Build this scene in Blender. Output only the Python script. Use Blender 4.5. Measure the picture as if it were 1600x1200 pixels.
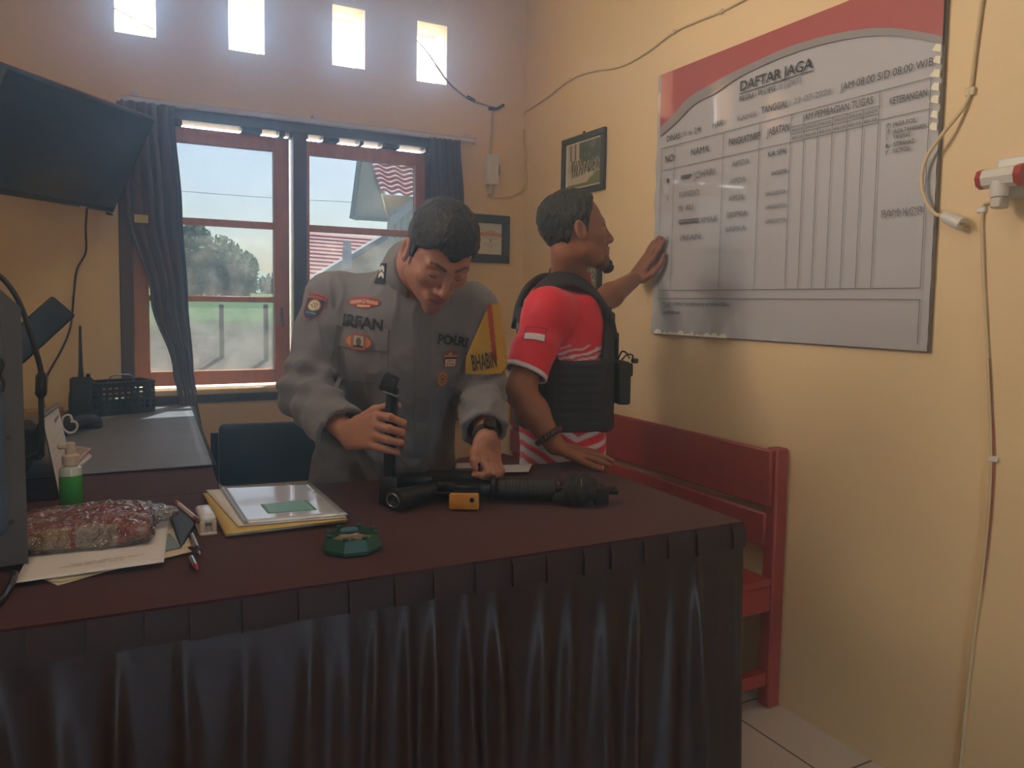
import bpy, bmesh, math, random
import numpy as np
from mathutils import Vector, Matrix
from mathutils.bvhtree import BVHTree

random.seed(7)
scene = bpy.context.scene
for o in list(bpy.data.objects):
    bpy.data.objects.remove(o)
COL = scene.collection

# ------------------------------------------------------------------ camera
CAM_H = 1.28
CAM_R = Vector((0.88353, -0.46812, 0.01512))
CAM_F = None


def _cam_axes(yaw, pitch, roll):
    cy, sy, cp, sp = math.cos(yaw), math.sin(yaw), math.cos(pitch), math.sin(pitch)
    f = Vector((sy * cp, cy * cp, -sp))
    r = Vector((cy, -sy, 0))
    u = r.cross(f)
    return math.cos(roll) * r + math.sin(roll) * u, -math.sin(roll) * r + math.cos(roll) * u, f


CAM_R, CAM_U, CAM_F = _cam_axes(math.radians(27.924), math.radians(3.951), math.radians(0.868))
cam_data = bpy.data.cameras.new('camera')
cam = bpy.data.objects.new('camera', cam_data)
COL.objects.link(cam)
cam.matrix_world = Matrix(((CAM_R.x, CAM_U.x, -CAM_F.x, 0), (CAM_R.y, CAM_U.y, -CAM_F.y, 0),
                           (CAM_R.z, CAM_U.z, -CAM_F.z, CAM_H), (0, 0, 0, 1)))
cam_data.sensor_width = 36
cam_data.lens = 1202.2 / 1600 * 36
cam_data.shift_y = -(600 - 555.1) / 1600
cam_data.clip_start = 0.02
cam_data.clip_end = 500
scene.camera = cam

# ------------------------------------------------------------------ sky, sun, lamps, exposure
world = bpy.data.worlds.new('world')
scene.world = world
world.use_nodes = True
wn = world.node_tree
wn.nodes.clear()
sky = wn.nodes.new('ShaderNodeTexSky')
sky.sky_type = 'NISHITA'
sky.sun_disc = False
sky.sun_elevation = math.radians(52)
sky.sun_rotation = math.radians(25)
sky.air_density = 1.0
sky.dust_density = 2.5
sky.ozone_density = 1.5
bg = wn.nodes.new('ShaderNodeBackground')
bg.inputs['Strength'].default_value = 3.0
wo = wn.nodes.new('ShaderNodeOutputWorld')
wn.links.new(sky.outputs['Color'], bg.inputs['Color'])
wn.links.new(bg.outputs['Background'], wo.inputs['Surface'])


def add_sun(direction, strength, color):
    d = bpy.data.lights.new('sun', 'SUN')
    d.energy = strength
    d.angle = math.radians(0.6)
    d.color = color
    o = bpy.data.objects.new('sun', d)
    COL.objects.link(o)
    o.rotation_euler = Vector(direction).to_track_quat('-Z', 'Y').to_euler()
    return o


def add_area(name, loc, direction, sx, sy, power, color):
    d = bpy.data.lights.new(name, 'AREA')
    d.shape = 'RECTANGLE'
    d.size, d.size_y = sx, sy
    d.energy = power
    d.color = color
    o = bpy.data.objects.new(name, d)
    COL.objects.link(o)
    o.location = loc
    o.rotation_euler = Vector(direction).to_track_quat('-Z', 'Z').to_euler()
    return o


SUN_DIR = (-0.30, -0.52, -0.80)
add_sun(SUN_DIR, 130.0, (1.0, 0.93, 0.80))
add_area('side_fill_light', (-0.72, 2.0, 2.3), (1, -0.22, -0.06), 1.0, 0.8, 13, (1.0, 0.94, 0.85)).data.spread = math.radians(95)  # added fill to brighten the right wall; the left wall has no opening
add_area('overhead_fill_light', (0.3, 1.2, 2.9), (0, 0, -1), 1.2, 0.12, 7, (1.0, 0.93, 0.82))  # unseen fill added overhead to lift the room's ambient light

scene.view_settings.view_transform = 'Standard'
scene.view_settings.look = 'None'
scene.view_settings.exposure = 0.12
scene.view_settings.gamma = 1.0
scene.view_settings.use_curve_mapping = False
scene.cycles.use_denoising = True
scene.cycles.max_bounces = 10
scene.cycles.volume_bounces = 1
scene.cycles.diffuse_bounces = 6
scene.cycles.transparent_max_bounces = 16
scene.cycles.sample_clamp_indirect = 6.0

# ------------------------------------------------------------------ helpers
def at(px, py, depth):
    """world point seen at photo pixel px,py, depth metres along the view axis"""
    return Vector((0, 0, CAM_H)) + (CAM_R * (px - 800) / 1202.2 + CAM_U * (555.1 - py) / 1202.2 + CAM_F) * depth


def lin(r, g, b):
    f = lambda c: (c / 255 / 12.92) if c <= 10 else ((c / 255 + 0.055) / 1.055) ** 2.4
    return (f(r), f(g), f(b), 1)


MATS = {}


def mat(name, color, rough=0.6, metal=0.0, bump=0.0, bscale=60.0, vary=0.0, vscale=8.0, coat=0.0, coat_rough=0.05,
        sheen=0.0, spec=0.5, attr=None, stretch=(1, 1, 1), trans=0.0, alpha=1.0):
    """procedural principled material: noise-varied colour + noise bump; attr = name of a colour attribute for the base"""
    if name in MATS:
        return MATS[name]
    m = bpy.data.materials.new(name)
    m.use_nodes = True
    nt = m.node_tree
    p = nt.nodes['Principled BSDF']
    p.inputs['Base Color'].default_value = color
    p.inputs['Roughness'].default_value = rough
    p.inputs['Metallic'].default_value = metal
    p.inputs['Specular IOR Level'].default_value = spec
    p.inputs['Coat Weight'].default_value = coat
    p.inputs['Coat Roughness'].default_value = coat_rough
    p.inputs['Sheen Weight'].default_value = sheen
    p.inputs['Transmission Weight'].default_value = trans
    p.inputs['Alpha'].default_value = alpha
    tc = nt.nodes.new('ShaderNodeTexCoord')
    mp = nt.nodes.new('ShaderNodeMapping')
    mp.inputs['Scale'].default_value = stretch
    nt.links.new(tc.outputs['Object'], mp.inputs['Vector'])
    src = None
    if attr:
        a = nt.nodes.new('ShaderNodeAttribute')
        a.attribute_name = attr
        src = a.outputs['Color']
    if vary > 0:
        n = nt.nodes.new('ShaderNodeTexNoise')
        n.inputs['Scale'].default_value = vscale
        n.inputs['Detail'].default_value = 5
        nt.links.new(mp.outputs['Vector'], n.inputs['Vector'])
        mr = nt.nodes.new('ShaderNodeMapRange')
        mr.inputs['From Min'].default_value = 0.3
        mr.inputs['From Max'].default_value = 0.7
        mr.inputs['To Min'].default_value = 1 - vary
        mr.inputs['To Max'].default_value = 1 + vary
        nt.links.new(n.outputs['Fac'], mr.inputs['Value'])
        mx = nt.nodes.new('ShaderNodeMix')
        mx.data_type = 'RGBA'
        mx.blend_type = 'MULTIPLY'
        mx.inputs[0].default_value = 1.0
        if src:
            nt.links.new(src, mx.inputs[6])
        else:
            mx.inputs[6].default_value = color
        nt.links.new(mr.outputs['Result'], mx.inputs[7])
        src = mx.outputs[2]
    if src:
        nt.links.new(src, p.inputs['Base Color'])
    if bump > 0:
        n = nt.nodes.new('ShaderNodeTexNoise')
        n.inputs['Scale'].default_value = bscale
        n.inputs['Detail'].default_value = 4
        nt.links.new(mp.outputs['Vector'], n.inputs['Vector'])
        b = nt.nodes.new('ShaderNodeBump')
        b.inputs['Strength'].default_value = bump
        b.inputs['Distance'].default_value = 0.01
        nt.links.new(n.outputs['Fac'], b.inputs['Height'])
        nt.links.new(b.outputs['Normal'], p.inputs['Normal'])
    MATS[name] = m
    return m


def rotz(a):
    return Matrix.Rotation(a, 3, 'Z')


class MB:
    """collects shapes for ONE mesh object"""

    def __init__(self):
        self.v, self.f, self.m = [], [], []

    def add(self, verts, faces, mi=0):
        k = len(self.v)
        self.v += [tuple(q) for q in verts]
        self.f += [[i + k for i in f] for f in faces]
        self.m += [mi] * len(faces)
        return self

    def box(self, c, s, rot=None, bev=0.0, mi=0, seg=1):
        """centre, full size, optional 3x3 rotation, bevel width"""
        bm = bmesh.new()
        bmesh.ops.create_cube(bm, size=1)
        for v in bm.verts:
            v.co = Vector((v.co.x * s[0], v.co.y * s[1], v.co.z * s[2]))
        if bev > 0:
            bmesh.ops.bevel(bm, geom=bm.edges[:], offset=min(bev, 0.49 * min(s)), segments=seg, affect='EDGES', profile=0.5)
        self._bm(bm, c, rot, mi)
        return self

    def _bm(self, bm, c=(0, 0, 0), rot=None, mi=0):
        c = Vector(c)
        bm.verts.index_update()
        vs = [(rot @ v.co if rot else v.co) + c for v in bm.verts]
        self.add(vs, [[v.index for v in f.verts] for f in bm.faces], mi)
        bm.free()

    def mm(self, lo, hi, bev=0.0, mi=0):
        lo, hi = Vector(lo), Vector(hi)
        return self.box((lo + hi) / 2, hi - lo, None, bev, mi)

    def tube(self, pts, r, seg=8, mi=0, cap=True, flat=None):
        """round tube along points; r = number or list"""
        pts = [Vector(p) for p in pts]
        n = len(pts)
        rs = r if isinstance(r, (list, tuple)) else [r] * n
        t0 = (pts[1] - pts[0]).normalized()
        a = Vector((0, 0, 1)) if abs(t0.z) < 0.9 else Vector((1, 0, 0))
        x = t0.cross(a).normalized()
        verts, faces = [], []
        for i in range(n):
            t = (pts[min(i + 1, n - 1)] - pts[max(i - 1, 0)]).normalized()
            x = (x - t * x.dot(t)).normalized()
            y = t.cross(x)
            for k in range(seg):
                an = 2 * math.pi * k / seg
                fl = flat if flat else 1.0
                verts.append(pts[i] + rs[i] * (math.cos(an) * x + math.sin(an) * fl * y))
        for i in range(n - 1):
            for k in range(seg):
                k2 = (k + 1) % seg
                faces.append([i * seg + k, i * seg + k2, (i + 1) * seg + k2, (i + 1) * seg + k])
        if cap:
            faces.append(list(range(seg))[::-1])
            faces.append([(n - 1) * seg + k for k in range(seg)])
        return self.add(verts, faces, mi)

    def cyl(self, p0, p1, r0, r1=None, seg=16, mi=0):
        return self.tube([p0, p1], [r0, r1 if r1 is not None else r0], seg, mi)

    def lathe(self, prof, c=(0, 0, 0), seg=24, rot=None, mi=0, cap=True):
        c = Vector(c)
        verts, faces = [], []
        for (r, z) in prof:
            for k in range(seg):
                a = 2 * math.pi * k / seg
                p = Vector((r * math.cos(a), r * math.sin(a), z))
                verts.append((rot @ p if rot else p) + c)
        for i in range(len(prof) - 1):
            for k in range(seg):
                k2 = (k + 1) % seg
                faces.append([i * seg + k, i * seg + k2, (i + 1) * seg + k2, (i + 1) * seg + k])
        if cap:
            faces.append(list(range(seg))[::-1])
            faces.append([(len(prof) - 1) * seg + k for k in range(seg)])
        return self.add(verts, faces, mi)

    def prism(self, poly, o, U, V, W, mi=0):
        """polygon in the plane (U,V) at o, extruded along vector W"""
        o, U, V, W = Vector(o), Vector(U), Vector(V), Vector(W)
        a = [o + U * x + V * y for x, y in poly]
        n = len(a)
        verts = a + [p + W for p in a]
        faces = [list(range(n))[::-1], [n + i for i in range(n)]]
        for i in range(n):
            j = (i + 1) % n
            faces.append([i, j, n + j, n + i])
        return self.add(verts, faces, mi)

    def grid(self, fn, nu, nv, mi=0):
        verts = [fn(i / nu, j / nv) for i in range(nu + 1) for j in range(nv + 1)]
        faces = [[i * (nv + 1) + j, (i + 1) * (nv + 1) + j, (i + 1) * (nv + 1) + j + 1, i * (nv + 1) + j + 1]
                 for i in range(nu) for j in range(nv)]
        return self.add(verts, faces, mi)

    def build(self, name, mats, parent=None, loc=None, sharp=40, fix=True):
        me = bpy.data.meshes.new(name)
        base = Vector(loc) if loc is not None else Vector((0, 0, 0))
        vs = [(Vector(v) - base)[:] for v in self.v] if loc is not None else self.v
        me.from_pydata(vs, [], self.f)
        if not isinstance(mats, (list, tuple)):
            mats = [mats]
        for m in mats:
            me.materials.append(m)
        me.polygons.foreach_set('material_index', self.m)
        if fix:
            bm = bmesh.new()
            bm.from_mesh(me)
            bmesh.ops.recalc_face_normals(bm, faces=bm.faces[:])
            bm.to_mesh(me)
            bm.free()
        me.polygons.foreach_set('use_smooth', [True] * len(me.polygons))
        me.set_sharp_from_angle(angle=math.radians(sharp))
        o = bpy.data.objects.new(name, me)
        COL.objects.link(o)
        if loc is not None:
            o.location = base
        if parent:
            attach(o, parent)
        return o


def attach(o, parent):
    bpy.context.view_layer.update()
    o.parent = parent
    o.matrix_parent_inverse = parent.matrix_world.inverted()


def tag(o, label=None, cat=None, group=None, kind=None):
    if label:
        o['label'] = label
    if cat:
        o['category'] = cat
    if group:
        o['group'] = group
    if kind:
        o['kind'] = kind
    return o


def thing(name, label, cat, loc, group=None):
    o = bpy.data.objects.new(name, None)
    o.empty_display_size = 0.05
    COL.objects.link(o)
    o.location = loc
    bpy.context.view_layer.update()
    return tag(o, label, cat, group)


def smooth_path(pts, n=8):
    """Catmull-Rom through points"""
    pts = [Vector(p) for p in pts]
    out = []
    P = [pts[0] * 2 - pts[1]] + pts + [pts[-1] * 2 - pts[-2]]
    for i in range(1, len(P) - 2):
        for k in range(n):
            t = k / n
            a, b, c, d = P[i - 1], P[i], P[i + 1], P[i + 2]
            out.append(0.5 * ((2 * b) + (c - a) * t + (2 * a - 5 * b + 4 * c - d) * t * t + (3 * b - a - 3 * c + d) * t ** 3))
    out.append(pts[-1])
    return out


_font_cache = {}


def text_geo(s, size=1.0, bold=0.0, align='LEFT', slant=0.0, spacing=1.0):
    """flat triangulated outline of a string: (verts2d, faces)"""
    key = (s, size, bold, align, slant, spacing)
    if key in _font_cache:
        return _font_cache[key]
    cu = bpy.data.curves.new('t', 'FONT')
    cu.body = s
    cu.size = size
    cu.offset = bold * size
    cu.align_x = align
    cu.shear = slant
    cu.space_character = spacing
    cu.resolution_u = 3
    ob = bpy.data.objects.new('t', cu)
    COL.objects.link(ob)
    bpy.context.view_layer.update()
    me = bpy.data.meshes.new_from_object(ob.evaluated_get(bpy.context.evaluated_depsgraph_get()))
    vs = [(v.co.x, v.co.y) for v in me.vertices]
    fs = [list(p.vertices) for p in me.polygons]
    bpy.data.objects.remove(ob)
    bpy.data.curves.remove(cu)
    bpy.data.meshes.remove(me)
    _font_cache[key] = (vs, fs)
    return vs, fs


def put_text(mb, s, o, U, V, size, width=None, bold=0.0, align='LEFT', mi=0, slant=0.0):
    """text in plane U,V at o; cap height = size; width = total width to fit"""
    if 'M' in s or 'W' in s:
        bold = 0.0                      # thickening would close the narrow strokes of these letters
    vs, fs = text_geo(s, 1.0, bold, 'LEFT', slant)
    if not vs:
        return
    x0, x1 = min(v[0] for v in vs), max(v[0] for v in vs)
    k = size / 0.69
    kx = (width / (x1 - x0)) if width else k
    w = (x1 - x0) * kx
    sh = {'LEFT': 0, 'CENTER': -w / 2, 'RIGHT': -w}[align]
    o, U, V = Vector(o), Vector(U), Vector(V)
    mb.add([o + U * ((x - x0) * kx + sh) + V * (y * k) for x, y in vs], fs, mi)


# ------------------------------------------------------------------ signed-distance modelling
def A3(p):
    return np.array(p, dtype=np.float32)


def d_rc(P, a, b, ra, rb):
    """round cone between a and b"""
    a, b = A3(a), A3(b)
    ba = b - a
    L = float(np.dot(ba, ba)) + 1e-12
    pa = P - a
    t = np.clip(pa @ ba / L, 0, 1)
    q = pa - t[:, None] * ba
    return np.sqrt((q * q).sum(1)) - (ra + (rb - ra) * t)


def d_ell(P, c, r, R=None):
    """ellipsoid; R = 3x3 with rows = local axes"""
    q = P - A3(c)
    if R is not None:
        q = q @ np.asarray(R, dtype=np.float32).T
    r = A3(r)
    k0 = np.sqrt(((q / r) ** 2).sum(1))
    k1 = np.sqrt(((q / (r * r)) ** 2).sum(1)) + 1e-9
    return k0 * (k0 - 1) / k1


def d_sph(P, c, r):
    q = P - A3(c)
    return np.sqrt((q * q).sum(1)) - r


def d_box(P, c, h, R=None, rad=0.0):
    """box half size h, rounding rad, R rows = local axes"""
    q = P - A3(c)
    if R is not None:
        q = q @ np.asarray(R, dtype=np.float32).T
    q = np.abs(q) - (A3(h) - rad)
    return np.sqrt((np.maximum(q, 0) ** 2).sum(1)) + np.minimum(q.max(1), 0) - rad


def d_plane(P, p, n):
    """negative on the side opposite n"""
    n = A3(n) / np.linalg.norm(A3(n))
    return (P - A3(p)) @ n


def smin(a, b, k):
    h = np.maximum(k - np.abs(a - b), 0) / k
    return np.minimum(a, b) - h * h * k * 0.25


def smax(a, b, k):
    return -smin(-a, -b, k)


_rng = np.random.RandomState(3)
_lat = _rng.rand(32, 32, 32).astype(np.float32)


def vnoise(P, s):
    q = P * s
    i = np.floor(q).astype(np.int64)
    f = q - i
    f = f * f * (3 - 2 * f)
    out = 0
    for dx in (0, 1):
        for dy in (0, 1):
            for dz in (0, 1):
                w = (f[:, 0] if dx else 1 - f[:, 0]) * (f[:, 1] if dy else 1 - f[:, 1]) * (f[:, 2] if dz else 1 - f[:, 2])
                out = out + w * _lat[(i[:, 0] + dx) % 32, (i[:, 1] + dy) % 32, (i[:, 2] + dz) % 32]
    return out * 2 - 1


def sdf_arrays(fn, lo, hi, h):
    """block-sparse surface nets -> verts (N,3), quads (M,4)"""
    B = 6
    lo = A3(lo)
    nb = np.maximum(np.ceil((A3(hi) - lo) / (h * B)).astype(int), 1)
    n = nb * B
    gx, gy, gz = np.meshgrid(*[np.arange(k) for k in nb], indexing='ij')
    bi = np.stack([gx.ravel(), gy.ravel(), gz.ravel()], 1)
    cen = lo + (bi * B + (B - 1) / 2).astype(np.float32) * h
    dc = np.concatenate([fn(c) for c in np.array_split(cen, max(1, len(cen) // 200000))])
    act = np.abs(dc) < h * B * 0.87 * 1.5 + 0.004
    D = np.empty(tuple(n), np.float32)
    D6 = D.reshape(nb[0], B, nb[1], B, nb[2], B)
    D6[:] = dc.reshape(nb[0], 1, nb[1], 1, nb[2], 1)
    off = np.stack(np.meshgrid(*[np.arange(B)] * 3, indexing='ij'), -1).reshape(-1, 3)
    ab = bi[act]
    for ch in np.array_split(ab, max(1, len(ab) * B ** 3 // 250000)):
        ids = (ch[:, None, :] * B + off[None]).reshape(-1, 3)
        D[ids[:, 0], ids[:, 1], ids[:, 2]] = fn(lo + ids.astype(np.float32) * h)
    D[0], D[-1], D[:, 0], D[:, -1], D[:, :, 0], D[:, :, -1] = 1, 1, 1, 1, 1, 1
    S = D < 0
    cnt = np.zeros((n[0] - 1, n[1] - 1, n[2] - 1), np.int8)
    for dx in (0, 1):
        for dy in (0, 1):
            for dz in (0, 1):
                cnt += S[dx:n[0] - 1 + dx, dy:n[1] - 1 + dy, dz:n[2] - 1 + dz]
    cells = np.argwhere((cnt > 0) & (cnt < 8))
    idx = np.full(cnt.shape, -1, np.int32)
    idx[cells[:, 0], cells[:, 1], cells[:, 2]] = np.arange(len(cells))
    cor = [(dx, dy, dz) for dx in (0, 1) for dy in (0, 1) for dz in (0, 1)]
    val = np.stack([D[cells[:, 0] + c[0], cells[:, 1] + c[1], cells[:, 2] + c[2]] for c in cor], 1)
    acc = np.zeros((len(cells), 3), np.float32)
    num = np.zeros(len(cells), np.float32)
    for i in range(8):
        for j in range(i + 1, 8):
            if sum(abs(cor[i][k] - cor[j][k]) for k in range(3)) == 1:
                a, b = val[:, i], val[:, j]
                m = (a < 0) != (b < 0)
                t = np.where(m, a / np.where(m, a - b, 1), 0)
                p = A3(cor[i]) + t[:, None] * (A3(cor[j]) - A3(cor[i]))
                acc += np.where(m[:, None], p, 0)
                num += m
    V = lo + (cells + acc / num[:, None]) * h
    quads = []
    for ax in range(3):
        a1, a2 = (ax + 1) % 3, (ax + 2) % 3
        s0 = [slice(1, -1)] * 3
        s1 = [slice(1, -1)] * 3
        s0[ax], s1[ax] = slice(0, -1), slice(1, None)
        A, Bm = S[tuple(s0)], S[tuple(s1)]
        e = np.argwhere(A != Bm)
        inside = A[e[:, 0], e[:, 1], e[:, 2]]
        g = e.copy()
        for k in range(3):
            if k != ax:
                g[:, k] += 1
        q = []
        for (u, w) in ((-1, -1), (0, -1), (0, 0), (-1, 0)):
            c = g.copy()
            c[:, a1] += u
            c[:, a2] += w
            q.append(idx[c[:, 0], c[:, 1], c[:, 2]])
        q = np.stack(q, 1)
        q[~inside] = q[~inside][:, ::-1]
        quads.append(q)
    Q = np.concatenate(quads)
    Q = Q[(Q >= 0).all(1)]
    V = V.astype(np.float32)
    e = 0.3 * h
    for _ in range(2):
        d = fn(V)
        g = np.stack([fn(V + A3(np.eye(3)[k] * e)) - d for k in range(3)], 1) / e
        gl = (g * g).sum(1)
        stp = np.clip(d / np.maximum(gl, 0.3), -0.5 * h, 0.5 * h)
        V = V - stp[:, None] * g
    return V, Q


def arrays_mesh(name, V, Q, material, parent=None, color=None, smooth=True):
    me = bpy.data.meshes.new(name)
    me.vertices.add(len(V))
    me.vertices.foreach_set('co', np.ascontiguousarray(V, np.float32).ravel())
    me.loops.add(Q.size)
    me.loops.foreach_set('vertex_index', np.ascontiguousarray(Q, np.int32).ravel())
    me.polygons.add(len(Q))
    me.polygons.foreach_set('loop_start', np.arange(0, Q.size, Q.shape[1], dtype=np.int32))
    me.polygons.foreach_set('loop_total', np.full(len(Q), Q.shape[1], np.int32))
    if smooth:
        me.polygons.foreach_set('use_smooth', np.ones(len(Q), bool))
    me.update(calc_edges=True)
    me.validate()
    for m in (material if isinstance(material, (list, tuple)) else [material]):
        me.materials.append(m)
    if color is not None:
        c = np.ones((len(V), 4), np.float32)
        c[:, :3] = color
        at_ = me.color_attributes.new('Col', 'FLOAT_COLOR', 'POINT')
        at_.data.foreach_set('color', c.ravel())
    o = bpy.data.objects.new(name, me)
    COL.objects.link(o)
    if parent:
        attach(o, parent)
    return o


def sdf_obj(name, fn, lo, hi, h, material, parent=None, colfn=None):
    V, Q = sdf_arrays(fn, lo, hi, h)
    return arrays_mesh(name, V, Q, material, parent, colfn(V) if colfn else None)


def bvh_of(*objs):
    vs, fs = [], []
    for o in objs:
        k = len(vs)
        mw = o.matrix_world
        vs += [mw @ v.co for v in o.data.vertices]
        fs += [[i + k for i in p.vertices] for p in o.data.polygons]
    return BVHTree.FromPolygons(vs, fs)


def drape_grid(name, tree, o, U, V, N, size, draw, material, parent, cell=0.0012, lift=0.0015, thick=None):
    """patch lying on a surface: a fine grid (size = width,height about o), cast along -N onto tree.
    draw(u, v) in metres -> (rgb (n,3), mask (n,)); cells outside the mask are dropped"""
    o, U, V, N = Vector(o), Vector(U).normalized(), Vector(V).normalized(), Vector(N).normalized()
    nu, nv = max(2, int(size[0] / cell)), max(2, int(size[1] / cell))
    uu = (np.arange(nu + 1) / nu - 0.5) * size[0]
    vv = (np.arange(nv + 1) / nv - 0.5) * size[1]
    gu, gv = np.meshgrid(uu, vv, indexing='ij')
    col, mask = draw(gu.ravel(), gv.ravel())
    pts, last = [], None
    for a, b, k in zip(gu.ravel(), gv.ravel(), mask):
        if not k:
            pts.append((0, 0, 0))
            continue
        p = o + U * float(a) + V * float(b) + N * 0.15
        hit = tree.ray_cast(p, -N, 0.4)
        if hit[0] is None:
            q = last if last is not None else o + U * float(a) + V * float(b)
        else:
            q = hit[0] + (hit[1] if hit[1].dot(N) > 0 else N) * lift
        last = q
        pts.append(q[:])
    ix = np.arange((nu + 1) * (nv + 1)).reshape(nu + 1, nv + 1)
    Q = np.stack([ix[:-1, :-1], ix[1:, :-1], ix[1:, 1:], ix[:-1, 1:]], -1).reshape(-1, 4)
    mk = np.array(mask)
    Q = Q[mk[Q].all(1)]
    used = np.unique(Q)
    rm = np.full(len(mk), -1)
    rm[used] = np.arange(len(used))
    ob = arrays_mesh(name, np.array(pts, np.float32)[used], rm[Q], material, parent, np.array(col)[used])
    if thick:
        md = ob.modifiers.new('thickness', 'SOLIDIFY')
        md.thickness = thick
        md.offset = 1
    return ob


def drape_text(name, tree, s, o, U, V, N, height, width, material, parent, bold=0.02, lift=0.003):
    o, U, V, N = Vector(o), Vector(U).normalized(), Vector(V).normalized(), Vector(N).normalized()
    mb = MB()
    put_text(mb, s, (0, 0, 0), (1, 0, 0), (0, 1, 0), height, width, bold, 'CENTER')
    bm = bmesh.new()
    vs = [bm.verts.new(v) for v in mb.v]
    for f in mb.f:
        try:
            bm.faces.new([vs[i] for i in f])
        except ValueError:
            pass
    for _ in range(3):
        es = [e for e in bm.edges if e.calc_length() > 0.006]
        if es:
            bmesh.ops.subdivide_edges(bm, edges=es, cuts=1)
    bmesh.ops.triangulate(bm, faces=bm.faces[:])
    last = None
    for v in bm.verts:
        p = o + U * v.co.x + V * v.co.y + N * 0.15
        hit = tree.ray_cast(p, -N, 0.4)
        q = hit[0] + (hit[1] if hit[1].dot(N) > 0 else N) * lift if hit[0] is not None else (last or o)
        last = q
        v.co = q
    me = bpy.data.meshes.new(name)
    bm.to_mesh(me)
    bm.free()
    me.materials.append(material)
    ob = bpy.data.objects.new(name, me)
    COL.objects.link(ob)
    if parent:
        attach(ob, parent)
    return ob

# ------------------------------------------------------------------ room shell
XR, YB, XL, YF, ZC = 1.896, 3.476, -0.75, -2.6, 3.0
PAINT = mat('cream_paint', lin(230, 203, 158), 0.55, bump=0.06, bscale=220, vary=0.05, vscale=1.3, spec=0.35)
WOOD_DARK = mat('dark_brown_wood', lin(82, 48, 38), 0.45, bump=0.05, bscale=40, vary=0.2, vscale=6, stretch=(6, 6, 1))
WOOD_SASH = mat('orange_brown_wood', lin(200, 126, 68), 0.42, bump=0.05, bscale=40, vary=0.15, vscale=6, stretch=(6, 6, 1))


def wall_with_holes(name, axis, pos, thick, a0, a1, z0, z1, holes, material):
    """axis 'x': wall plane y=pos..pos+thick spanning x; axis 'y': plane x=pos.. spanning y"""
    A = sorted({a0, a1} | {h[0] for h in holes} | {h[1] for h in holes})
    Z = sorted({z0, z1} | {h[2] for h in holes} | {h[3] for h in holes})

    def solid(i, j):
        if not (0 <= i < len(A) - 1 and 0 <= j < len(Z) - 1):
            return False
        a, z = (A[i] + A[i + 1]) / 2, (Z[j] + Z[j + 1]) / 2
        return not any(h[0] < a < h[1] and h[2] < z < h[3] for h in holes)

    def P(a, t, z):
        return (a, pos + t, z) if axis == 'x' else (pos + t, a, z)
    mb = MB()
    for i in range(len(A) - 1):
        for j in range(len(Z) - 1):
            if not solid(i, j):
                continue
            a, b, c, d = A[i], A[i + 1], Z[j], Z[j + 1]
            for t in (0, thick):
                mb.add([P(a, t, c), P(b, t, c), P(b, t, d), P(a, t, d)], [[0, 1, 2, 3]])
            for (di, dj, q) in ((-1, 0, [(a, c), (a, d)]), (1, 0, [(b, c), (b, d)]), (0, -1, [(a, c), (b, c)]), (0, 1, [(a, d), (b, d)])):
                if not solid(i + di, j + dj):
                    mb.add([P(q[0][0], 0, q[0][1]), P(q[1][0], 0, q[1][1]), P(q[1][0], thick, q[1][1]), P(q[0][0], thick, q[0][1])], [[0, 1, 2, 3]])
    o = mb.build(name, material)
    # weld
    bm = bmesh.new()
    bm.from_mesh(o.data)
    bmesh.ops.remove_doubles(bm, verts=bm.verts[:], dist=1e-5)
    bmesh.ops.recalc_face_normals(bm, faces=bm.faces[:])
    bm.to_mesh(o.data)
    bm.free()
    for p in o.data.polygons:
        p.use_smooth = False
    return tag(o, kind='structure')


WIN = (0.056, 1.425, 0.833, 2.05)
CLERE = [(0.057, 0.204, 2.317, 2.585), (0.481, 0.625, 2.317, 2.585), (0.917, 1.065, 2.322, 2.583), (1.316, 1.466, 2.31, 2.583)]
wall_with_holes('wall_back', 'x', YB, 0.15, XL - 0.15, XR + 0.15, 0, ZC, [WIN] + CLERE, PAINT)
wall_with_holes('wall_right', 'y', XR, 0.15, YF, YB, 0, ZC, [], PAINT)
wall_with_holes('wall_left', 'y', XL - 0.15, 0.15, YF, YB, 0, ZC, [], PAINT)
wall_with_holes('wall_front', 'x', YF - 0.15, 0.15, XL - 0.15, XR + 0.15, 0, ZC, [(0.2, 0.75, 0.0, 2.1)], PAINT)
tag(MB().mm((XL - 0.15, YF - 0.15, ZC), (XR + 0.15, YB + 0.15, ZC + 0.1)).build('ceiling', mat('white_ceiling', lin(225, 222, 212), 0.8, vary=0.03)), kind='structure')

# tiled floor
fm = bpy.data.materials.new('white_floor_tile')
fm.use_nodes = True
nt = fm.node_tree
p = nt.nodes['Principled BSDF']
tc = nt.nodes.new('ShaderNodeTexCoord')
mp = nt.nodes.new('ShaderNodeMapping')
mp.inputs['Location'].default_value = (-1.72, -1.367, 0)
br = nt.nodes.new('ShaderNodeTexBrick')
br.offset = 0
br.inputs['Scale'].default_value = 1
br.inputs['Brick Width'].default_value = 0.4
br.inputs['Row Height'].default_value = 0.4
br.inputs['Mortar Size'].default_value = 0.0035
br.inputs['Color1'].default_value = lin(214, 204, 190)
br.inputs['Color2'].default_value = lin(208, 199, 186)
br.inputs['Mortar'].default_value = lin(92, 80, 66)
nt.links.new(tc.outputs['Object'], mp.inputs['Vector'])
nt.links.new(mp.outputs['Vector'], br.inputs['Vector'])
nt.links.new(br.outputs['Color'], p.inputs['Base Color'])
p.inputs['Roughness'].default_value = 0.18
tag(MB().mm((XL - 0.15, YF - 0.15, -0.08), (XR + 0.15, YB + 0.15, 0)).build('floor', fm), kind='structure')

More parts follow.
